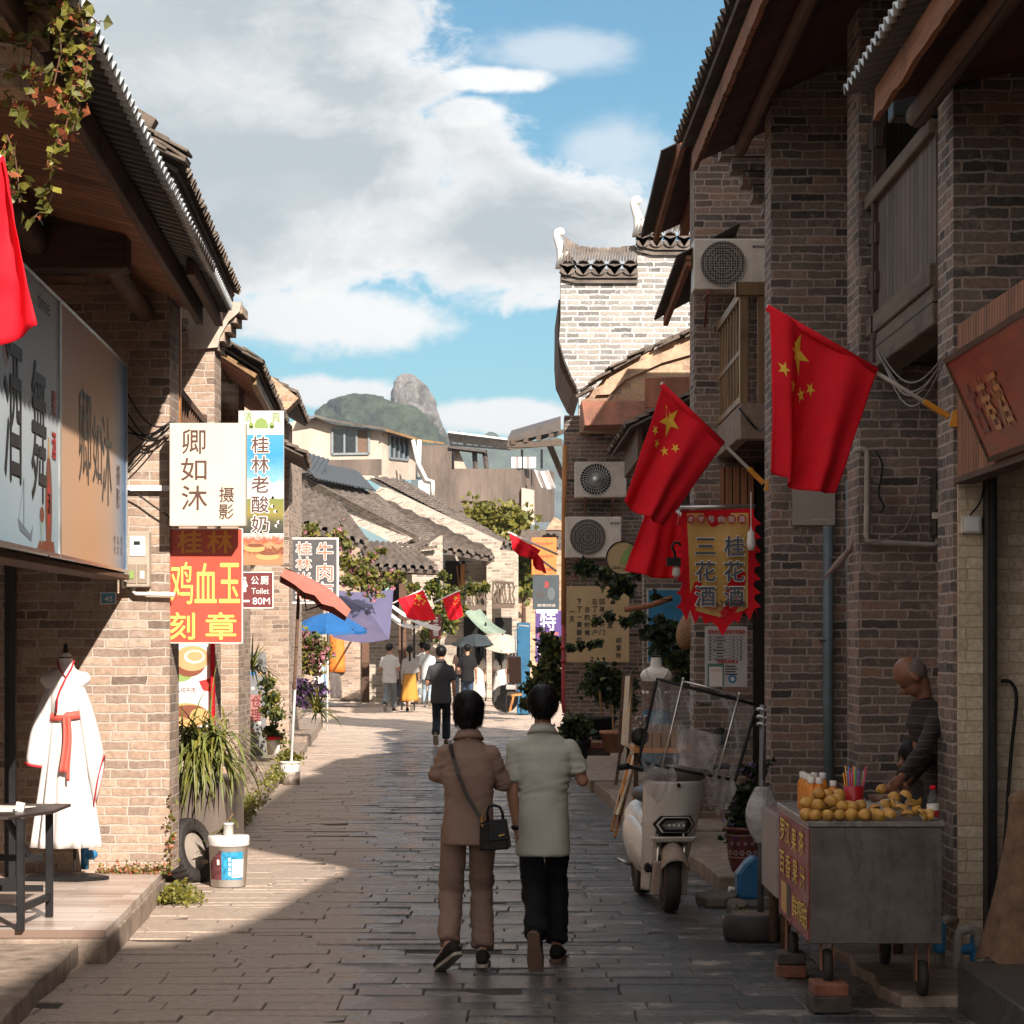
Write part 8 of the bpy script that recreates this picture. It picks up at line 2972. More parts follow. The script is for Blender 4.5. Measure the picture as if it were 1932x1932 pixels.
# shoulder bag
bag = thing('shoulder_bag', q(930, 1600, 14.1), 'black leather shoulder bag with gold clasp hanging at the hip of the woman', 'bag')
d = 14.08
kx = d / FL
g = MB()
g.hexa([q(904, 1606, d), q(960, 1603, d - .03), q(966, 1598, d + .08), q(915, 1600, d + .10), q(905, 1553, d), q(953, 1549, d - .02), q(957, 1545, d + .06), q(912, 1549, d + .08)])
M_leather = plain('black grained leather', (.006, .006, .007), .38, var=.3, scale=40, bmp=.3, spec=.25)
bb = g.build('body', M_leather, bag, bevel=.010, seg=3)
g = MB()
g.hexa([q(922, 1588, d - .028), q(961, 1584, d - .042), q(961, 1584, d - .030), q(922, 1588, d - .018), q(920, 1548, d - .020), q(954, 1545, d - .032), q(955, 1543, d + .06), q(919, 1547, d + .07)])
fl = g.build('flap', M_leather, bag, bevel=.006, seg=2)
g = MB()
g.beam(q(941, 1577, d - .048), q(952, 1574, d - .05), .010, .007)
g.build('clasp', plain('gold metal', (.70, .42, .10), .25, 1.0), fl)
g = MB()
g.tube([q(921, 1550, d - .01), q(919, 1532, d), q(923, 1522, d + .01), q(933, 1519, d + .01), q(943, 1523, d + .01), q(948, 1533, d), q(949, 1548, d)], .0085, 8)
g.build('handle', M_leather, bag, True)
g = MB()
g.tube([q(910, 1552, d), q(909, 1542, d), q(912, 1538, d)], .005, 6)
g.tube([q(909, 1556, d - .01), q(911, 1560, d - .015), q(914, 1556, d - .012)], .005, 6)
g.build('ring', plain('gold metal', (.70, .42, .10), .25, 1.0), bag)
g = MB()
st = [q(848, 1398, 14.27), q(850, 1405, 14.18), q(856, 1432, 14.12), q(865, 1462, 14.095), q(880, 1500, 14.09), q(898, 1530, 14.085), q(909, 1546, 14.08)]
sp = []
for i in range(len(st) - 1):
 sp += [st[i].lerp(st[i + 1], t / 4) for t in range(4)]
sp.append(st[-1])
for a, b in zip(sp, sp[1:]):
 g.beam(a, b, .024, .005, (b - a).cross(V((1, 0, .6))))
g.build('strap', plain('dark brown leather', (.03, .015, .012), .4, var=.3), bag)
b_m = P(1024, 1818, 14.45)
b_m.z = 0
T, W, U, am = person('man in a pale sage polo shirt and black trousers walking away', b_m, 1.65, (.02, 1, 0), cloth('pale sage cotton', (.50, .50, .44)), cloth('black cotton trousers', (.012, .012, .014)), cloth('black canvas shoes', (.014, .013, .013)), M_skin, 'short', sleeve='short', hem=.66,
                     legpose=(((-.035, -.30, .185), (.06, .30, -.95)), ((.085, .03, .092), (.14, 1, 0))), arms=((q(966, 1497, 14.4), q(976, 1565, 14.42)), (q(1099, 1473, 14.45), q(1080, 1440, 14.75))), vox=.010, wide=.008, loose=.006, collar=True, sole=plain('brown rubber sole', (.16, .095, .06), .7), fold=1.2)
g = MB()
S, E, Wr, sd = am[0]
dv = (Wr - E).normalized()
g.tube([Wr - dv * .005, Wr - dv * .028], [.034, .035], 14)
g.build('watch', M_black, T, True)
# vendor leaning over the counter, helper seated behind
b_v = V((XD(1788, 15.1), 15.1, .14))
T, W, U, am = person('old bald vendor in a dark striped shirt bending over the fruit', b_v, 1.72, (-1, -.22, 0), cloth('dark striped knit', (.022, .014, .013), .85, ((.10, .07, .06), 22)), cloth('black cotton trousers', (.012, .012, .014)), cloth('black canvas shoes', (.014, .013, .013)), M_skin_d, 'bald', M_greyhair, sleeve='long', hem=.78,
                     stride=.05, lean=.30, nod=.62, turn=-.25, arms=((q(1742, 1415, 14.55), q(1700, 1468, 14.25)), (q(1752, 1425, 15.0), q(1712, 1475, 14.6))), vox=.010, legpose=(((-.1, 0, .09), (0, 1, 0)), ((.1, .0, .09), (0, 1, 0))), loose=.004)
g = MB()
o = bpy.data.objects.new('yellow_fruit', protos[2])
COL.objects.link(o)
o.location = q(1664, 1489, 14.22)
tag(o, 'yellow fruit held in the hand of the vendor', 'fruit')
T, W, U, am = person('seated helper in dark clothes half hidden behind the fruit cart', V((XD(1752, 15.6), 15.6, .12)), 1.6, (-.9, -.4, 0), cloth('dark jacket', (.03, .025, .025)), cloth('black cotton trousers', (.012, .012, .014)), cloth('black canvas shoes', (.014, .013, .013)), M_skin_d, 'short', wmn=True, sleeve='long', hem=.36, sit=True, lean=.15, nod=.1, arms=('front', 'front'), vox=.014)
# strollers further up the street
GR = 'strollers in the middle distance'
def stroller(label, px, fy, d, H, **k):
 b = P(px, fy, d)
 b.z = 0
 return person(label, b, H, vox=.02, **k)
tee = cloth('pale grey tee', (.56, .55, .53))
jean = cloth('washed grey denim', (.20, .23, .25))
bj = cloth('blue denim', (.05, .085, .15))
nav = cloth('navy trousers', (.022, .028, .042))
wsh = cloth('white shoes', (.6, .58, .55))
bsh = cloth('black canvas shoes', (.014, .013, .013))
stroller('man in a plain white tee and grey jeans beside the wooden fence', 735, 1343, 62, 1.76, fwd=(.12, 1, 0), top=tee, legs=jean, shoes=bsh, arms=('front', 'front'), lead=1, hem=.72, loose=.02, wide=.014, turn=-.35)
stroller('woman with pony tail in grey top and long mustard skirt', 773, 1343, 62, 1.70, fwd=(.02, 1, 0), top=cloth('grey fitted top', (.36, .345, .33)), skin=M_skin_p, shoes=bsh, hair='tail', wmn=True, sleeve='long', hem=.88, tuck=True, skirt=(.98, .28, .145, .225, cloth('mustard skirt', (.52, .245, .045))), arms=('down', 'front'), lead=-1)
stroller('man in light grey tee and pale jeans behind the mustard skirt', 806, 1335, 66, 1.74, top=cloth('light grey tee', (.42, .43, .44)), legs=cloth('pale denim', (.30, .38, .45)), shoes=wsh, arms=('down', 'down'), lead=-1, hem=.74)
stroller('dark haired man in white shirt seen over a grey shoulder', 798, 1331, 69, 1.80, top=tee, legs=jean, shoes=wsh, arms=('down', 'front'), hem=.74)
stroller('man in charcoal polo and navy trousers walking alone', 832, 1408, 42.8, 1.78, fwd=(.03, 1, 0), top=cloth('charcoal polo', (.060, .062, .068)), legs=nav, shoes=cloth('brown shoes', (.10, .06, .04)), arms=('front', 'down'), lead=1, hem=.72, loose=.02, collar=True, wide=.01)
stroller('man in black tee and blue jeans beside the dark umbrella', 882, 1340, 63, 1.74, top=cloth('black tee', (.014, .014, .016)), legs=bj, shoes=wsh, arms=('front', 'down'), lead=-1, hem=.74, loose=.015)
stroller('woman in cream dress under the dark umbrella', 903, 1332, 67, 1.64, top=cloth('cream blouse', (.58, .53, .46)), skin=M_skin_p, shoes=wsh, hair='long', wmn=True, hem=.8, skirt=(1.0, .25, .14, .20, cloth('cream blouse', (.58, .53, .46))), arms=('hold', 'down'))
stroller('woman in white dress under the beige umbrella', 944, 1330, 67, 1.62, top=cloth('white blouse', (.66, .63, .60)), skin=M_skin_p, shoes=wsh, hair='long', wmn=True, hem=.8, skirt=(1.0, .45, .14, .24, cloth('white patterned skirt', (.45, .43, .42))), arms=('hold', 'down'))
stroller('woman in white top and blue jeans between two men', 757, 1332, 68, 1.60, top=cloth('white blouse', (.66, .63, .60)), legs=bj, skin=M_skin_p, shoes=wsh, hair='short', wmn=True, hem=.78, arms=('down', 'front'))
stroller('person in dark top with long hair in front of the brown wall', 868, 1325, 72, 1.72, top=cloth('dark brown top', (.07, .045, .04)), legs=nav, skin=M_skin_p, shoes=bsh, hair='long', wmn=True, hem=.78)
stroller('person in white shirt in front of the blue kiosk', 975, 1325, 71, 1.62, top=cloth('white blouse', (.66, .63, .60)), legs=nav, shoes=bsh, hair='short', wmn=True, hem=.78)
stroller('person with a dark backpack behind the beige umbrella', 959, 1322, 74, 1.66, top=cloth('dark jacket', (.03, .025, .025)), legs=bj, shoes=bsh, hair='short', hem=.74)
for (lab, px, py, d, r_, c, ax) in (('dark folding umbrella held over the crowd', 897, 1214, 66.6, .66, plain('slate umbrella cloth', (.03, .04, .045), .6), (-.05, -.1, 1)), ('beige folding umbrella held over the crowd', 946, 1214, 66.6, .62, plain('beige umbrella cloth', (.42, .37, .31), .7), (.14, -.45, 1))):
 parasol('hand_umbrella', lab, P(px, py, d), ax, r_, .26, 8, c, P(px, 1262, d), M_steel_d, .01)
# ================================================================== parked scooter with rain screen
M_sc = plain('cream scooter paint', (.74, .69, .63), .28, var=.08, scale=3, bmp=.02)
M_scd = plain('dusty cream plastic', (.36, .28, .225), .6, var=.25, scale=12)
S0 = V((XD(1258, 17.1), 17.1, 0))
T = thing('scooter', S0, 'cream electric scooter with clear rain screen parked on the street', 'scooter')
yw = R(7)
sr = V((math.cos(yw), -math.sin(yw), 0))     # rider's left seen from the front: picture right
sb = V((-math.sin(yw) * 1.0, math.cos(yw), 0))
sb = V((-.105, 1, 0)).normalized()
sr = sb.cross(V((0, 0, 1))).normalized()
leanv = V((.06, 0, 1)).normalized()
def SP(x, y, z):                              # x to picture right, y back from the front wheel, z up (leaning on its stand)
 return S0 + sr * (x + z * .09) + sb * y + V((0, 0, z))
def swheel(y, R_=.215, w_=.055):
 g = MB()
 prof = [(R_ - .075, -w_ * .75), (R_ - .04, -w_), (R_ - .012, -w_ * .85), (R_, -w_ * .35), (R_, w_ * .35), (R_ - .012, w_ * .85), (R_ - .04, w_), (R_ - .075, w_ * .75)]
 g.lathe(prof, SP(0, y, R_ + .0), 36, ax=sr)
 o = g.build('wheel', M_rubber, T, True)
 g = MB()
 g.lathe([(.025, -.05), (R_ - .08, -.04), (R_ - .08, .04), (.025, .05)], SP(0, y, R_), 24, ax=sr)
 g.build('rim', plain('dusty alloy', (.16, .12, .10), .5, .5), o, True)
swheel(0)
swheel(1.22, .205, .06)
g = MB()
for sx in (-.095, .095):
 g.tube([SP(sx, .0, .21), SP(sx, .06, .55)], [.028, .020], 10)
fk = g.build('fork', plain('chrome tube', (.5, .47, .44), .2, .9), T, True)
g = MB()
for sx in (-.095, .095):
 g.hexa([SP(sx - .03, -.05, .12), SP(sx + .03, -.05, .12), SP(sx + .03, .05, .12), SP(sx - .03, .05, .12), SP(sx - .028, -.04, .36), SP(sx + .028, -.04, .36), SP(sx + .028, .05, .36), SP(sx - .028, .05, .36)])
g.build('fork_cover', M_scd, fk, bevel=.01)
g = MB()
def fender(s_, t):
 a = R(38 + 95 * t)
 x = (s_ - .5) * 2
 rr = .245 + .03 * (1 - abs(x) ** 2)
 flare = .072 + .03 * (1 - t) ** 2
 y, z = -rr * math.cos(a), .21 + rr * math.sin(a)
 return SP(x * flare, y, z - .05 * abs(x) ** 3)
g.grid(fender, 12, 16)
g.build('front_fender', M_scd, T, True, solid=.008)
# front apron: a curved shield, narrow towards the foot
ap = MB()
def apron(s_, t):
 x = (s_ - .5) * 2
 z = .30 + .62 * t
 hw = .205 - .012 * math.cos(t * 3) - .035 * (1 - t) ** 2
 y = .02 + .10 * (1 - t) + .17 * abs(x) ** 2.4 - .05 * math.sin(t * 2.4)
 return SP(x * hw, y, z)
def apron_cut(s_, t):
 p = apron(s_, t)
 return p
NA, NB_ = 30, 36
hv = [apron(i / NA, -.28 + 1.28 * j / NB_) for j in range(NB_ + 1) for i in range(NA + 1)]
ap.raw(hv, [(j * (NA + 1) + i, j * (NA + 1) + i + 1, (j + 1) * (NA + 1) + i + 1, (j + 1) * (NA + 1) + i) for j in range(NB_) for i in range(NA) if -.28 + 1.28 * (j + .5) / NB_ > .43 or abs((i + .5) / NA - .5) > .30 + .10 * max(0, .2 - (-.28 + 1.28 * (j + .5) / NB_))])
ao = ap.build('front_apron', M_sc, T, True, solid=.012)
g = MB()
g.grid(lambda s_, t: apron(.1 + .8 * s_, t * .45 + .02) + sb * .14, 8, 8)
g.build('inner_shield', M_black, T, True, solid=.01)
# head lamp: six sided bezel, pale rim, lamp glass with four lenses
zc = .615
hexo = [(-.150, 0), (-.105, .062), (.105, .062), (.150, 0), (.105, -.062), (-.105, -.062)]
def hl(sc, y, sz=1.0):
 return [SP(x * sc + .005, y + .10 * (abs(x * sc) / .15) ** 2, zc + z * sc * sz) for x, z in hexo]
for nm, sc, y, m_ in (('headlamp_bezel', 1.0, -.055, M_black), ('headlamp_rim', .88, -.064, M_sc), ('headlamp_recess', .80, -.070, M_black)):
 g = MB()
 g.prism(hl(sc, y), sb * .05)
 o = g.build(nm, m_, T, bevel=.004)
g = MB()
g.prism([SP(x * .62, -.078 + .06 * (abs(x) / .15) ** 2, zc + z * .50) for x, z in hexo], sb * .03)
hl_ = g.build('headlight', plain('headlamp glass', (.22, .22, .20), .08, .3), T, bevel=.004)
g = MB()
for i in range(4):
 g.ell(SP(-.052 + .035 * i, -.082, zc), .010, 10, 6)
g.each('lens', plain('bright lens', (.75, .75, .72), .1), hl_)
g = MB()
g = MB()
q4 = [SP(-.165, -.03, zc - .085), SP(.165, -.03, zc - .085), SP(.145, .0, zc - .125), SP(-.145, .0, zc - .125)]
g.prism(q4, sb * .06)
g.build('nose_panel', M_sc, T, bevel=.01)
g = MB()
g.box(SP(0, -.03, .895), (.026, .02, .03))
g.build('badge', M_black, T, bevel=.004)
# steering head, bars, mirrors, dash
g = MB()
g.ell(SP(0, .12, .965), (.22, .10, .075), 20, 10)
g.build('handlebar_cover', plain('brown grey film', (.16, .13, .115), .3), T, True)
g = MB()
g.tube([SP(-.34, .20, 1.02), SP(-.2, .14, .99), SP(.2, .14, .99), SP(.34, .20, 1.02)], .016, 10)
for sx in (-1, 1):
 g.tube([SP(sx * .33, .2, 1.02), SP(sx * .40, .23, 1.01)], .024, 10)
g.build('handlebar', M_black, T, True)
for sx in (-1, 1):
 g = MB()
 g.tube([SP(sx * .22, .13, 1.0), SP(sx * .27, .10, 1.12), SP(sx * .29, .09, 1.20)], .007, 6)
 g.lathe([(0, 0), (.062, .004), (.066, .016), (0, .026)], SP(sx * .29, .07, 1.235), 22, ax=sb)
 g.build('mirror', M_black, T, True)
g = MB()
g.hexa([SP(-.14, .10, 1.0), SP(.14, .10, 1.0), SP(.14, .18, 1.0), SP(-.14, .18, 1.0), SP(-.12, .14, 1.09), SP(.12, .14, 1.09), SP(.12, .2, 1.09), SP(-.12, .2, 1.09)])
g.build('dashboard', M_black, T, bevel=.01)
# floor, seat, rear body, stand
g = MB()
g.hexa([SP(-.15, .18, .26), SP(.15, .18, .26), SP(.15, .72, .26), SP(-.15, .72, .26), SP(-.15, .18, .33), SP(.15, .18, .33), SP(.15, .72, .33), SP(-.15, .72, .33)])
g.build('footboard', M_black, T, bevel=.015)
g = MB()
def rear(s_, t):
 a = s_ * 6.283
 y = .66 + .95 * t
 w_ = .16 - .05 * t ** 2
 h_ = .20 - .07 * t
 return SP(w_ * math.cos(a), y, .46 + .10 * t + h_ * math.sin(a))
g.grid(rear, 24, 12)
g.build('rear_body', M_sc, T, True, solid=.008)
g = MB()
g.ell(SP(0, 1.10, .76), (.14, .42, .07), 20, 10, rot=Matrix((sr, sb, V((0, 0, 1)))).transposed())
g.build('seat', plain('black scooter seat', (.025, .022, .022), .5), T, True)
g = MB()
Mr = Matrix((sr, sb, V((0, 0, 1)))).transposed()
g.ell(SP(-.12, .78, .42), (.085, .55, .17), 20, 10, rot=Mr @ Matrix.Rotation(.18, 3, 'X'))
g.ell(SP(.12, .78, .42), (.085, .55, .17), 20, 10, rot=Mr @ Matrix.Rotation(.18, 3, 'X'))
g.build('side_fairing', M_sc, T, True)
g = MB()
g.tube([SP(.1, .75, .22), SP(.2, .80, .02), SP(.24, .80, .0)], .012, 6)
g.tube([SP(-.15, .8, .26), SP(-.26, .83, .30)], .014, 6)
g.build('stand', M_alu, T, True)
# clear rain screen: a black framed sheet hung on two steel rods, tilted over the bars
scr = thing('rain_screen', SP(0, -.1, 1.2), 'clear plastic rain screen with black edge fixed on the scooter bars', 'screen')
d = 16.95
c4 = [P(2004 * .5991, 1451, d + .05), P(2318 * .5991, 1460, d - .10), P(2388 * .5991, 1328, d - .05), P(2062 * .5991, 1281, d + .02)]
c4 = [P(1205, 1437, d), P(1387, 1472, d), P(1428, 1330, d + .12), P(1240, 1281, d + .12)]
g = MB()
def scf(s_, t):
 p = c4[0].lerp(c4[1], s_).lerp(c4[3].lerp(c4[2], s_), t)
 return p + V((0, -.07 * math.sin(math.pi * s_) + .012 * noise.noise(V((s_ * 5, t * 4, 3))), 0))
# a window cut in the sheet, upper half
hole = lambda s_, t: .40 < s_ < .75 and .53 < t < .86
N1, N2 = 40, 28
vs_ = [scf(i / N1, j / N2) for j in range(N2 + 1) for i in range(N1 + 1)]
fs_ = [(j * (N1 + 1) + i, j * (N1 + 1) + i + 1, (j + 1) * (N1 + 1) + i + 1, (j + 1) * (N1 + 1) + i) for j in range(N2) for i in range(N1) if not hole((i + .5) / N1, (j + .5) / N2)]
g.raw(vs_, fs_)
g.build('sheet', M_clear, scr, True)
g = MB()
loop = [scf(i / 24, 0) for i in range(25)] + [scf(1, i / 16) for i in range(1, 17)] + [scf(1 - i / 24, 1) for i in range(1, 25)] + [scf(0, 1 - i / 16) for i in range(1, 17)]
g.tube(loop, .012, 6)
g.build('edge', M_black, scr, True)
M_rod = plain('bright steel rod', (.72, .70, .68), .25, .8)
for (sx, lo) in ((.24, -.02), (.80, -.02)):
 g = MB()
 g.tube([scf(sx, lo) + V((0, -.02, 0)), scf(sx, 1.06) + V((0, -.02, 0))], .0065, 8)
 g.ell(scf(sx, 1.08) + V((0, -.02, 0)), .011, 8, 5)
 g.build('rod', M_rod, scr, True)
g = MB()
g.tube([scf(.24, 1.05) + V((0, -.02, 0)), scf(.5, 1.06) + V((0, -.02, 0)), scf(.80, 1.045) + V((0, -.02, 0))], .0065, 8)
g.build('cross_rod', M_rod, scr, True)
g = MB()
g.grid(lambda s_, t: scf(.38 + .36 * s_, .06 + .46 * t) + V((0, -.03 - .02 * math.sin(s_ * 6 + t * 3), 0)), 14, 10)
g.build('pocket', film_mat('milky plastic pocket', (.40, .36, .34), .62, .3), scr, True)
for sx in (0, 1):
 g = MB()
 a, b = (scf(.02, 0), scf(.36, 0)) if sx == 0 else (scf(.66, 0), scf(.98, 0))
 g.grid(lambda s_, t: a.lerp(b, s_) + V((.02 * math.sin(t * 3), .12 * math.sin(s_ * 3.1) * t - .05, -.26 * t * math.sin(.5 + 2.2 * s_) + .015 * math.sin(s_ * 22 + t * 6))), 20, 10)
 g.build('hand_cover', M_film, scr, True)
# ================================================================== shop front behind the scooter
T = thing('flower_pot', P(1405, 1650, 18.7), 'dark red flower pot with white blossom pattern behind the umbrella pole', 'pot')
pc = P(1405, 1648, 18.7)
g = MB()
g.lathe([(.095, .0), (.13, .12), (.148, .30), (.148, .335), (.165, .335), (.165, .365), (.145, .365), (.135, .30)], pc, 30)
M_pot = plain('dark red glaze', (.135, .028, .024), .4, var=.25)
g.build('pot', M_pot, T, True)
g = MB()
for hz in (.13, .30):
 rr = .1335 if hz < .2 else .1495
 g.lathe([(rr + .001, hz), (rr + .002, hz + .006)], pc, 30, cap=False)
for i in range(16):
 a = R(190 + 11 * i)
 h = .17 + .07 * (i % 2)
 rr = .13 + .018 * (h - .12) / .18 + .003
 cc = pc + V((rr * math.cos(a), rr * math.sin(a), h))
 big = .012 if i % 2 == 0 else .008
 tu = V((-math.sin(a), math.cos(a), 0))
 nv_ = V((math.cos(a), math.sin(a), .1))
 for k_ in range(5):
  b = k_ * 1.2566
  o_ = cc + tu * big * 1.25 * math.cos(b) + V((0, 0, big * 1.25 * math.sin(b)))
  g.face([o_ + (tu * math.cos(j * 1.047) + V((0, 0, math.sin(j * 1.047)))) * big * .62 for j in range(6)])
g.build('blossom_pattern', plain('white pot pattern', (.5, .42, .38), .5), T)
T2 = climber('potted_shrub', 'dark leafy shrub with violet flowers in the red patterned pot', [blob(x, y, 18.7, r_) for x, y, r_ in ((1392, 1545, 22), (1415, 1530, 24), (1428, 1490, 20), (1400, 1500, 22), (1385, 1575, 18), (1425, 1560, 20), (1432, 1450, 18), (1410, 1455, 14))], 1500, .050, [L_dark, L_dark, L_green, L_dark, L_dark, L_dark, L_dark, L_violet])
climber('creeper', 'dark creeper covering the wall beside the blue board', [blob(x, y, 31, r_) for x, y, r_ in ((1262, 1190, 22), (1290, 1210, 24), (1245, 1170, 10), (1238, 1130, 8), (1300, 1240, 28), (1275, 1245, 26), (1310, 1180, 16), (1225, 1195, 14), (1205, 1165, 14), (1250, 1220, 20), (1330, 1330, 22), (1320, 1290, 24), (1300, 1275, 20), (1380, 1310, 20), (1410, 1315, 18))], 2600, .085, [L_dark, L_dark, L_green, L_dark])
climber('creeper', 'dark creeper hanging over the top of the calligraphy board', [blob(x, y, 36, r_) for x, y, r_ in ((1110, 1075, 16), (1140, 1085, 14), (1165, 1100, 16), (1185, 1110, 14), (1160, 1125, 10), (1095, 1070, 12), (1195, 1085, 12), (1150, 1165, 9), (1128, 1172, 7), (1180, 1175, 9), (1075, 1222, 7), (1095, 1220, 7), (1115, 1218, 7), (1130, 1215, 7))], 1500, .085, [L_dark, L_dark, L_green])
climber('bushy_shrub', 'big dark shrub growing beside the red standpipe', [blob(x, y, 40.5, r_) for x, y, r_ in ((1035, 1215, 18), (1045, 1240, 20), (1030, 1265, 22), (1050, 1280, 20), (1025, 1295, 18), (1045, 1310, 18), (1000, 1300, 12), (1055, 1225, 12), (1010, 1320, 12), (990, 1330, 8))], 3600, .10, [L_dark, L_green, L_dark, L_olive])
climber('potted_shrub', 'dark bushes against the wall below the calligraphy board', [blob(x, y, 34, r_) for x, y, r_ in ((1130, 1270, 22), (1160, 1285, 22), (1145, 1310, 20), (1175, 1320, 20), (1120, 1295, 16), (1185, 1290, 14))], 2200, .085, [L_dark, L_dark, L_green])
T = climber('potted_shrub', 'round dark shrub in a black pot behind the sage polo man', [blob(x, y, 29, r_) for x, y, r_ in ((1085, 1368, 22), (1100, 1378, 20), (1072, 1380, 18), (1090, 1392, 18))], 1600, .06, [L_dark, L_dark, L_green])
MB().lathe([(.13, 0), (.18, .22), (.16, .22)], P(1087, 1432, 28.9) , 20).build('pot', M_black, T, True)
for (lab, px, py, d_, sc, m_) in (('dark pot standing on bricks by the shop wall', 1135, 1395, 30, 1.2, M_black), ('terracotta pot beside the leaning painting', 1158, 1420, 29, 1.1, MATS['terracotta'])):
 T = thing('plant_pot', P(px, py, d_), lab, 'pot')
 MB().lathe([(.10 * sc, 0), (.15 * sc, .2 * sc), (.16 * sc, .2 * sc), (.16 * sc, .24 * sc), (.13 * sc, .22 * sc)], P(px, py, d_), 22).build('pot', m_, T, True)
 g = MB()
 g.tube([P(px, py - 10, d_) + V((0, 0, .1)), P(px - 3, py - 90, d_)], .014, 6)
 g.build('stem', M_yel, T)
for (lab, px, py) in (('lower grey block under the dark pot', 1128, 1424), ('upper red block under the dark pot', 1130, 1411)):
 g = MB()
 g.box(P(px, py - 5, 29.5), (.30, .2, .08))
 tag(g.build('brick', M_grey_brick if 'grey' in lab else M_red_brick, bevel=.008), lab, 'brick')
g = MB()
g.tube([P(1063, 1180, 39.6), P(1063, 1330, 39.6), P(1065, 1345, 39.6)], .035, 10)
for y in (1225, 1250):
 g.lathe([(.05, 0), (.05, .05)], P(1063, y, 39.6), 12)
tag(g.build('standpipe', plain('red pipe paint', (.35, .03, .04), .5, var=.25), smooth=True), 'red standpipe on the corner below the fan units', 'pipe')
g = MB()
g.tube([P(1066, 840, 39.8), P(1064, 960, 39.8), P(1063, 1180, 39.8)], .04, 8)
tag(g.build('corner_pole', M_orange, smooth=True), 'slim ochre pole on the corner beside the fan units', 'pole')
# easels with paintings, table of trinkets
def paint_mat(name, c0, c1, c2):
 m, t, b = base_mat(name)
 p = pos(t)
 n = t.noise(t.vmul(p, (16, 16, 6)), 1.0, 5, .7, 1.2)
 t.put(b, 'Base Color', t.ramp(n, [(.30, c0), (.46, c1), (.55, c2), (.66, (.75, .70, .62)), (.78, c1)]))
 b.inputs['Roughness'].default_value = .3
 return m
T = thing('painting', P(1178, 1400, 24), 'upright narrow painting in golden colours on a dark easel', 'painting')
g = MB()
g.prism([P(1170, 1405, 24), P(1185, 1410, 23.6), P(1192, 1274, 23.9), P(1178, 1276, 24.3)], (.02, .03, 0))
g.build('canvas', paint_mat('golden oil paint', (.12, .06, .02), (.50, .30, .06), (.22, .30, .34)), T)
g = MB()
for a, b in (((1192, 1272), (1184, 1412)), ((1177, 1272), (1168, 1410)), ((1172, 1405), (1162, 1480)), ((1186, 1410), (1180, 1475))):
 g.beam(P(a[0], a[1], 23.9), P(b[0], b[1], 23.8), .03, .03, (0, 1, 0))
g.build('easel', M_log, T)
T = thing('painting', P(1165, 1570, 22.6), 'leaning gold framed painting with pale canvas close to the scooter', 'painting')
g = MB()
g.prism([P(1158, 1535, 22.5), P(1166, 1538, 22.3), P(1200, 1425, 22.7), P(1186, 1425, 23.0)], (.02, .03, 0))
g.build('canvas', paint_mat('pale oil paint', (.20, .14, .08), (.55, .42, .25), (.60, .58, .55)), T)
g = MB()
for a, b in (((1200, 1425), (1160, 1580)), ((1190, 1425), (1154, 1568)), ((1204, 1430), (1190, 1560))):
 g.beam(P(a[0], a[1], 22.7), P(b[0], b[1], 22.4), .03, .03, (0, 1, 0))
g.build('easel', M_orange, T)
T = thing('trinket_table', P(1235, 1560, 21.8), 'small table crowded with pens and carved trinkets behind the scooter', 'table')
g = MB()
g.bb(XD(1192, 21.6), XD(1300, 21.6), 21.3, 22.3, .92, .96)
g.build('tabletop', M_orange, T)
for (px, dd) in ((1200, 21.4), (1290, 21.4), (1200, 22.2), (1290, 22.2)):
 MB().beam((XD(px, dd), dd, .12), (XD(px, dd), dd, .93), .04, .04, (0, 1, 0)).build('leg', M_log, T)
T = thing('pen_box', (XD(1235, 21.5), 21.5, .96), 'row of wooden holders full of carved pens on the trinket table', 'holder')
g = MB()
for i in range(5):
 g.bb(XD(1197 + 17 * i, 21.45), XD(1212 + 17 * i, 21.45), 21.4, 21.6, .96, 1.10)
g.build('holder', M_yel, T, bevel=.004)
g = MB()
for i in range(60):
 x, y = XD(rnd.uniform(1197, 1280), 21.5), rnd.uniform(21.42, 21.58)
 g.tube([(x, y, 1.05), (x + rnd.uniform(-.02, .02), y, 1.13 + rnd.uniform(0, .05))], .007, 5)
g.build('pens', plain('mixed carved pens', (.45, .33, .25), .5, var=.7, scale=60), T)
T = thing('trinket', P(1215, 1380, 21.7), 'stack of small silver and coloured ornaments on the trinket table', 'ornament')
g = MB()
for i in range(26):
 c = P(rnd.uniform(1197, 1222), rnd.uniform(1345, 1412), 21.7)
 g.ell(c, (rnd.uniform(.015, .035), .02, rnd.uniform(.01, .03)), 8, 5)
g.tube([P(1208, 1412, 21.7), P(1210, 1340, 21.7)], .012, 6)
g.build('ornament', plain('mixed shiny ornaments', (.35, .30, .28), .25, .4, var=.7, scale=40), T)
# dressed bust
T = thing('mannequin', P(1238, 1420, 22.8), 'white mannequin bust in blue beaded dress with pearls', 'mannequin')
d = 22.8
g = MB()
g.cap(P(1238, 1262, d), P(1238, 1242, d), .058, .05)
g.ell(P(1238, 1275, d), (.155, .09, .09))
g.ell(P(1238, 1300, d), (.14, .10, .16))
g.ell(P(1238, 1345, d), (.12, .095, .16))
remesh_obj('bust', g, M_white_pl, T, .012, 5)
MB().lathe([(.05, 0), (.03, .03), (.016, .05), (.001, .09)], P(1238, 1240, d), 14).build('finial', M_black, T, True)
g = MB()
def bdress(s_, t):
 a = s_ * 6.283
 w_ = .148 - .03 * math.sin(min(1, t * 2.2) * 3.1) + .13 * max(0, t - .4)
 return V((XD(1238, d) + (w_ + .01 * math.sin(9 * a) * t) * math.cos(a), d + (w_ * .72) * math.sin(a), ZD(1285, d) - .85 * t))
g.grid(bdress, 40, 20)
bd = g.build('dress', plain('blue beaded cloth', (.06, .16, .24), .55, var=.5, scale=18), T, True, solid=.006)
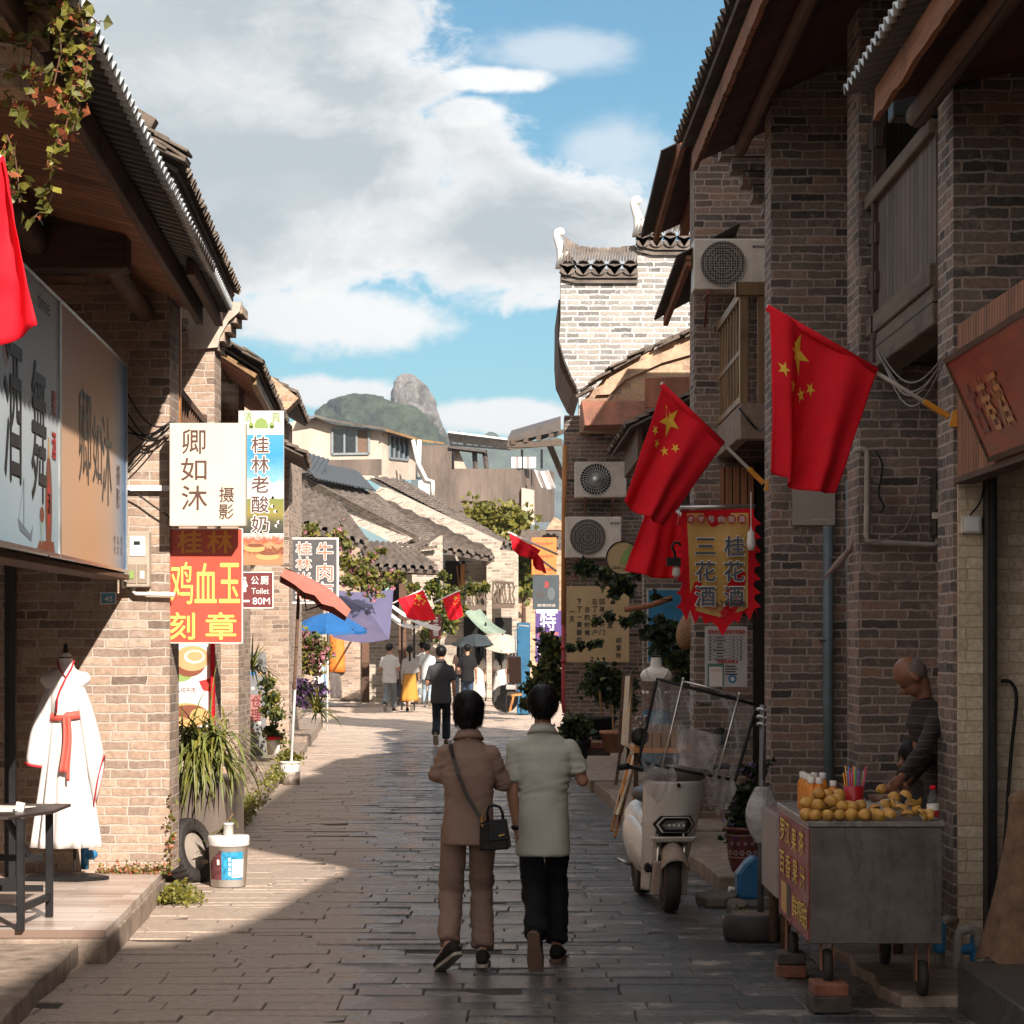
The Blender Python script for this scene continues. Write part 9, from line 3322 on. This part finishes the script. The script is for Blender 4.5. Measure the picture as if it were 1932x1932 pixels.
g = MB()
g.grid(lambda s_, t: bdress(s_, t * .32) + (bdress(s_, t * .32) - V((XD(1238, d), d, ZD(1285, d) - .27 * t))).normalized() * .006, 30, 8)
g.build('beaded_bodice', plain('brown beaded lace', (.20, .14, .12), .6, var=.8, scale=60), bd, True)
g = MB()
for i in range(34):
 a = math.pi + math.pi * i / 33
 g.ell(V((XD(1238, d) + .10 * math.cos(a), d - .10 + .02 * math.cos(2 * a), ZD(1262, d) + .10 * math.sin(a))), .008, 6, 4)
g.build('pearls', M_white_pl, T)
g = MB()
g.tube([P(1238, 1400, d), P(1238, 1560, d)], .018, 8)
g.lathe([(.18, 0), (.18, .02), (0, .025)], P(1238, 1570, d), 20)
g.build('stand', M_black, T)
# blue canister, slabs and rubble by the stand
T = thing('plastic_jug', P(1412, 1690, 17.4), 'blue plastic jug lying by the umbrella pole', 'jug')
jc = P(1414, 1656, 17.35)
g = MB()
g.prism([P(1391, 1688, 17.3), P(1391, 1650, 17.3), P(1408, 1628, 17.3), P(1422, 1617, 17.3), P(1436, 1620, 17.3), P(1440, 1688, 17.3), P(1430, 1697, 17.3), P(1400, 1697, 17.3)], (0, .22, 0))
g.build('body', plain('blue plastic', (.012, .12, .28), .35, var=.12), T, bevel=.02, seg=3)
g = MB()
g.tube([P(1386, 1678, 17.3), P(1377, 1676, 17.3), P(1376, 1684, 17.3)], .016, 8)
g.build('spout', M_white_pl, T, True)
for (lab, x0, x1, y, d_, h_) in (('flat broken slab lying behind the scooter wheel', 1305, 1400, 1690, 17.6, .075), ('rough stone beside the umbrella base', 1372, 1412, 1725, 16.9, .09)):
 r2 = random.Random(int(x0))
 n_ = 9
 cx, hw_ = XD((x0 + x1) / 2, d_), (x1 - x0) / 2 * d_ / FL
 pts = [(cx + hw_ * math.cos(a) * r2.uniform(.85, 1.1), d_ + .28 * math.sin(a) * r2.uniform(.8, 1.1), 0) for a in [2 * math.pi * i / n_ for i in range(n_)]]
 g = MB()
 g.prism(pts, (0, 0, h_))
 tag(g.build('stone_slab', M_conc_d, bevel=.018, seg=2), lab, 'slab')
climber('weed_clump', 'weeds growing between stone and umbrella base', [blob(1400, 1722, 16.6, 9), blob(1385, 1728, 16.5, 8), blob(1412, 1728, 16.6, 8)], 300, .03, [L_dark, L_olive], cat='weeds')
g = MB()
g.ell((0, 0, 0), (.13, .12, .22), 18, 12, rot=Matrix.Rotation(.35, 3, 'Y'))
for i, v in enumerate(g.v):
 g.v[i] = tuple(P(1302, 1187, 24.6) + V(v))
tag(g.build('bamboo_basket', plain('woven bamboo', (.30, .16, .075), .7, var=.6, scale=60, bmp=.6), None, True), 'woven bamboo fish basket hanging under the wine banner', 'basket')
g = MB()
g.tube([P(1178, 1150, 30), P(1225, 1143, 30), P(1268, 1128, 30)], .035, 8)
tag(g.build('bamboo_pole', M_fascia, smooth=True), 'reddish wooden pole across the creepers beside the blue board', 'pole')
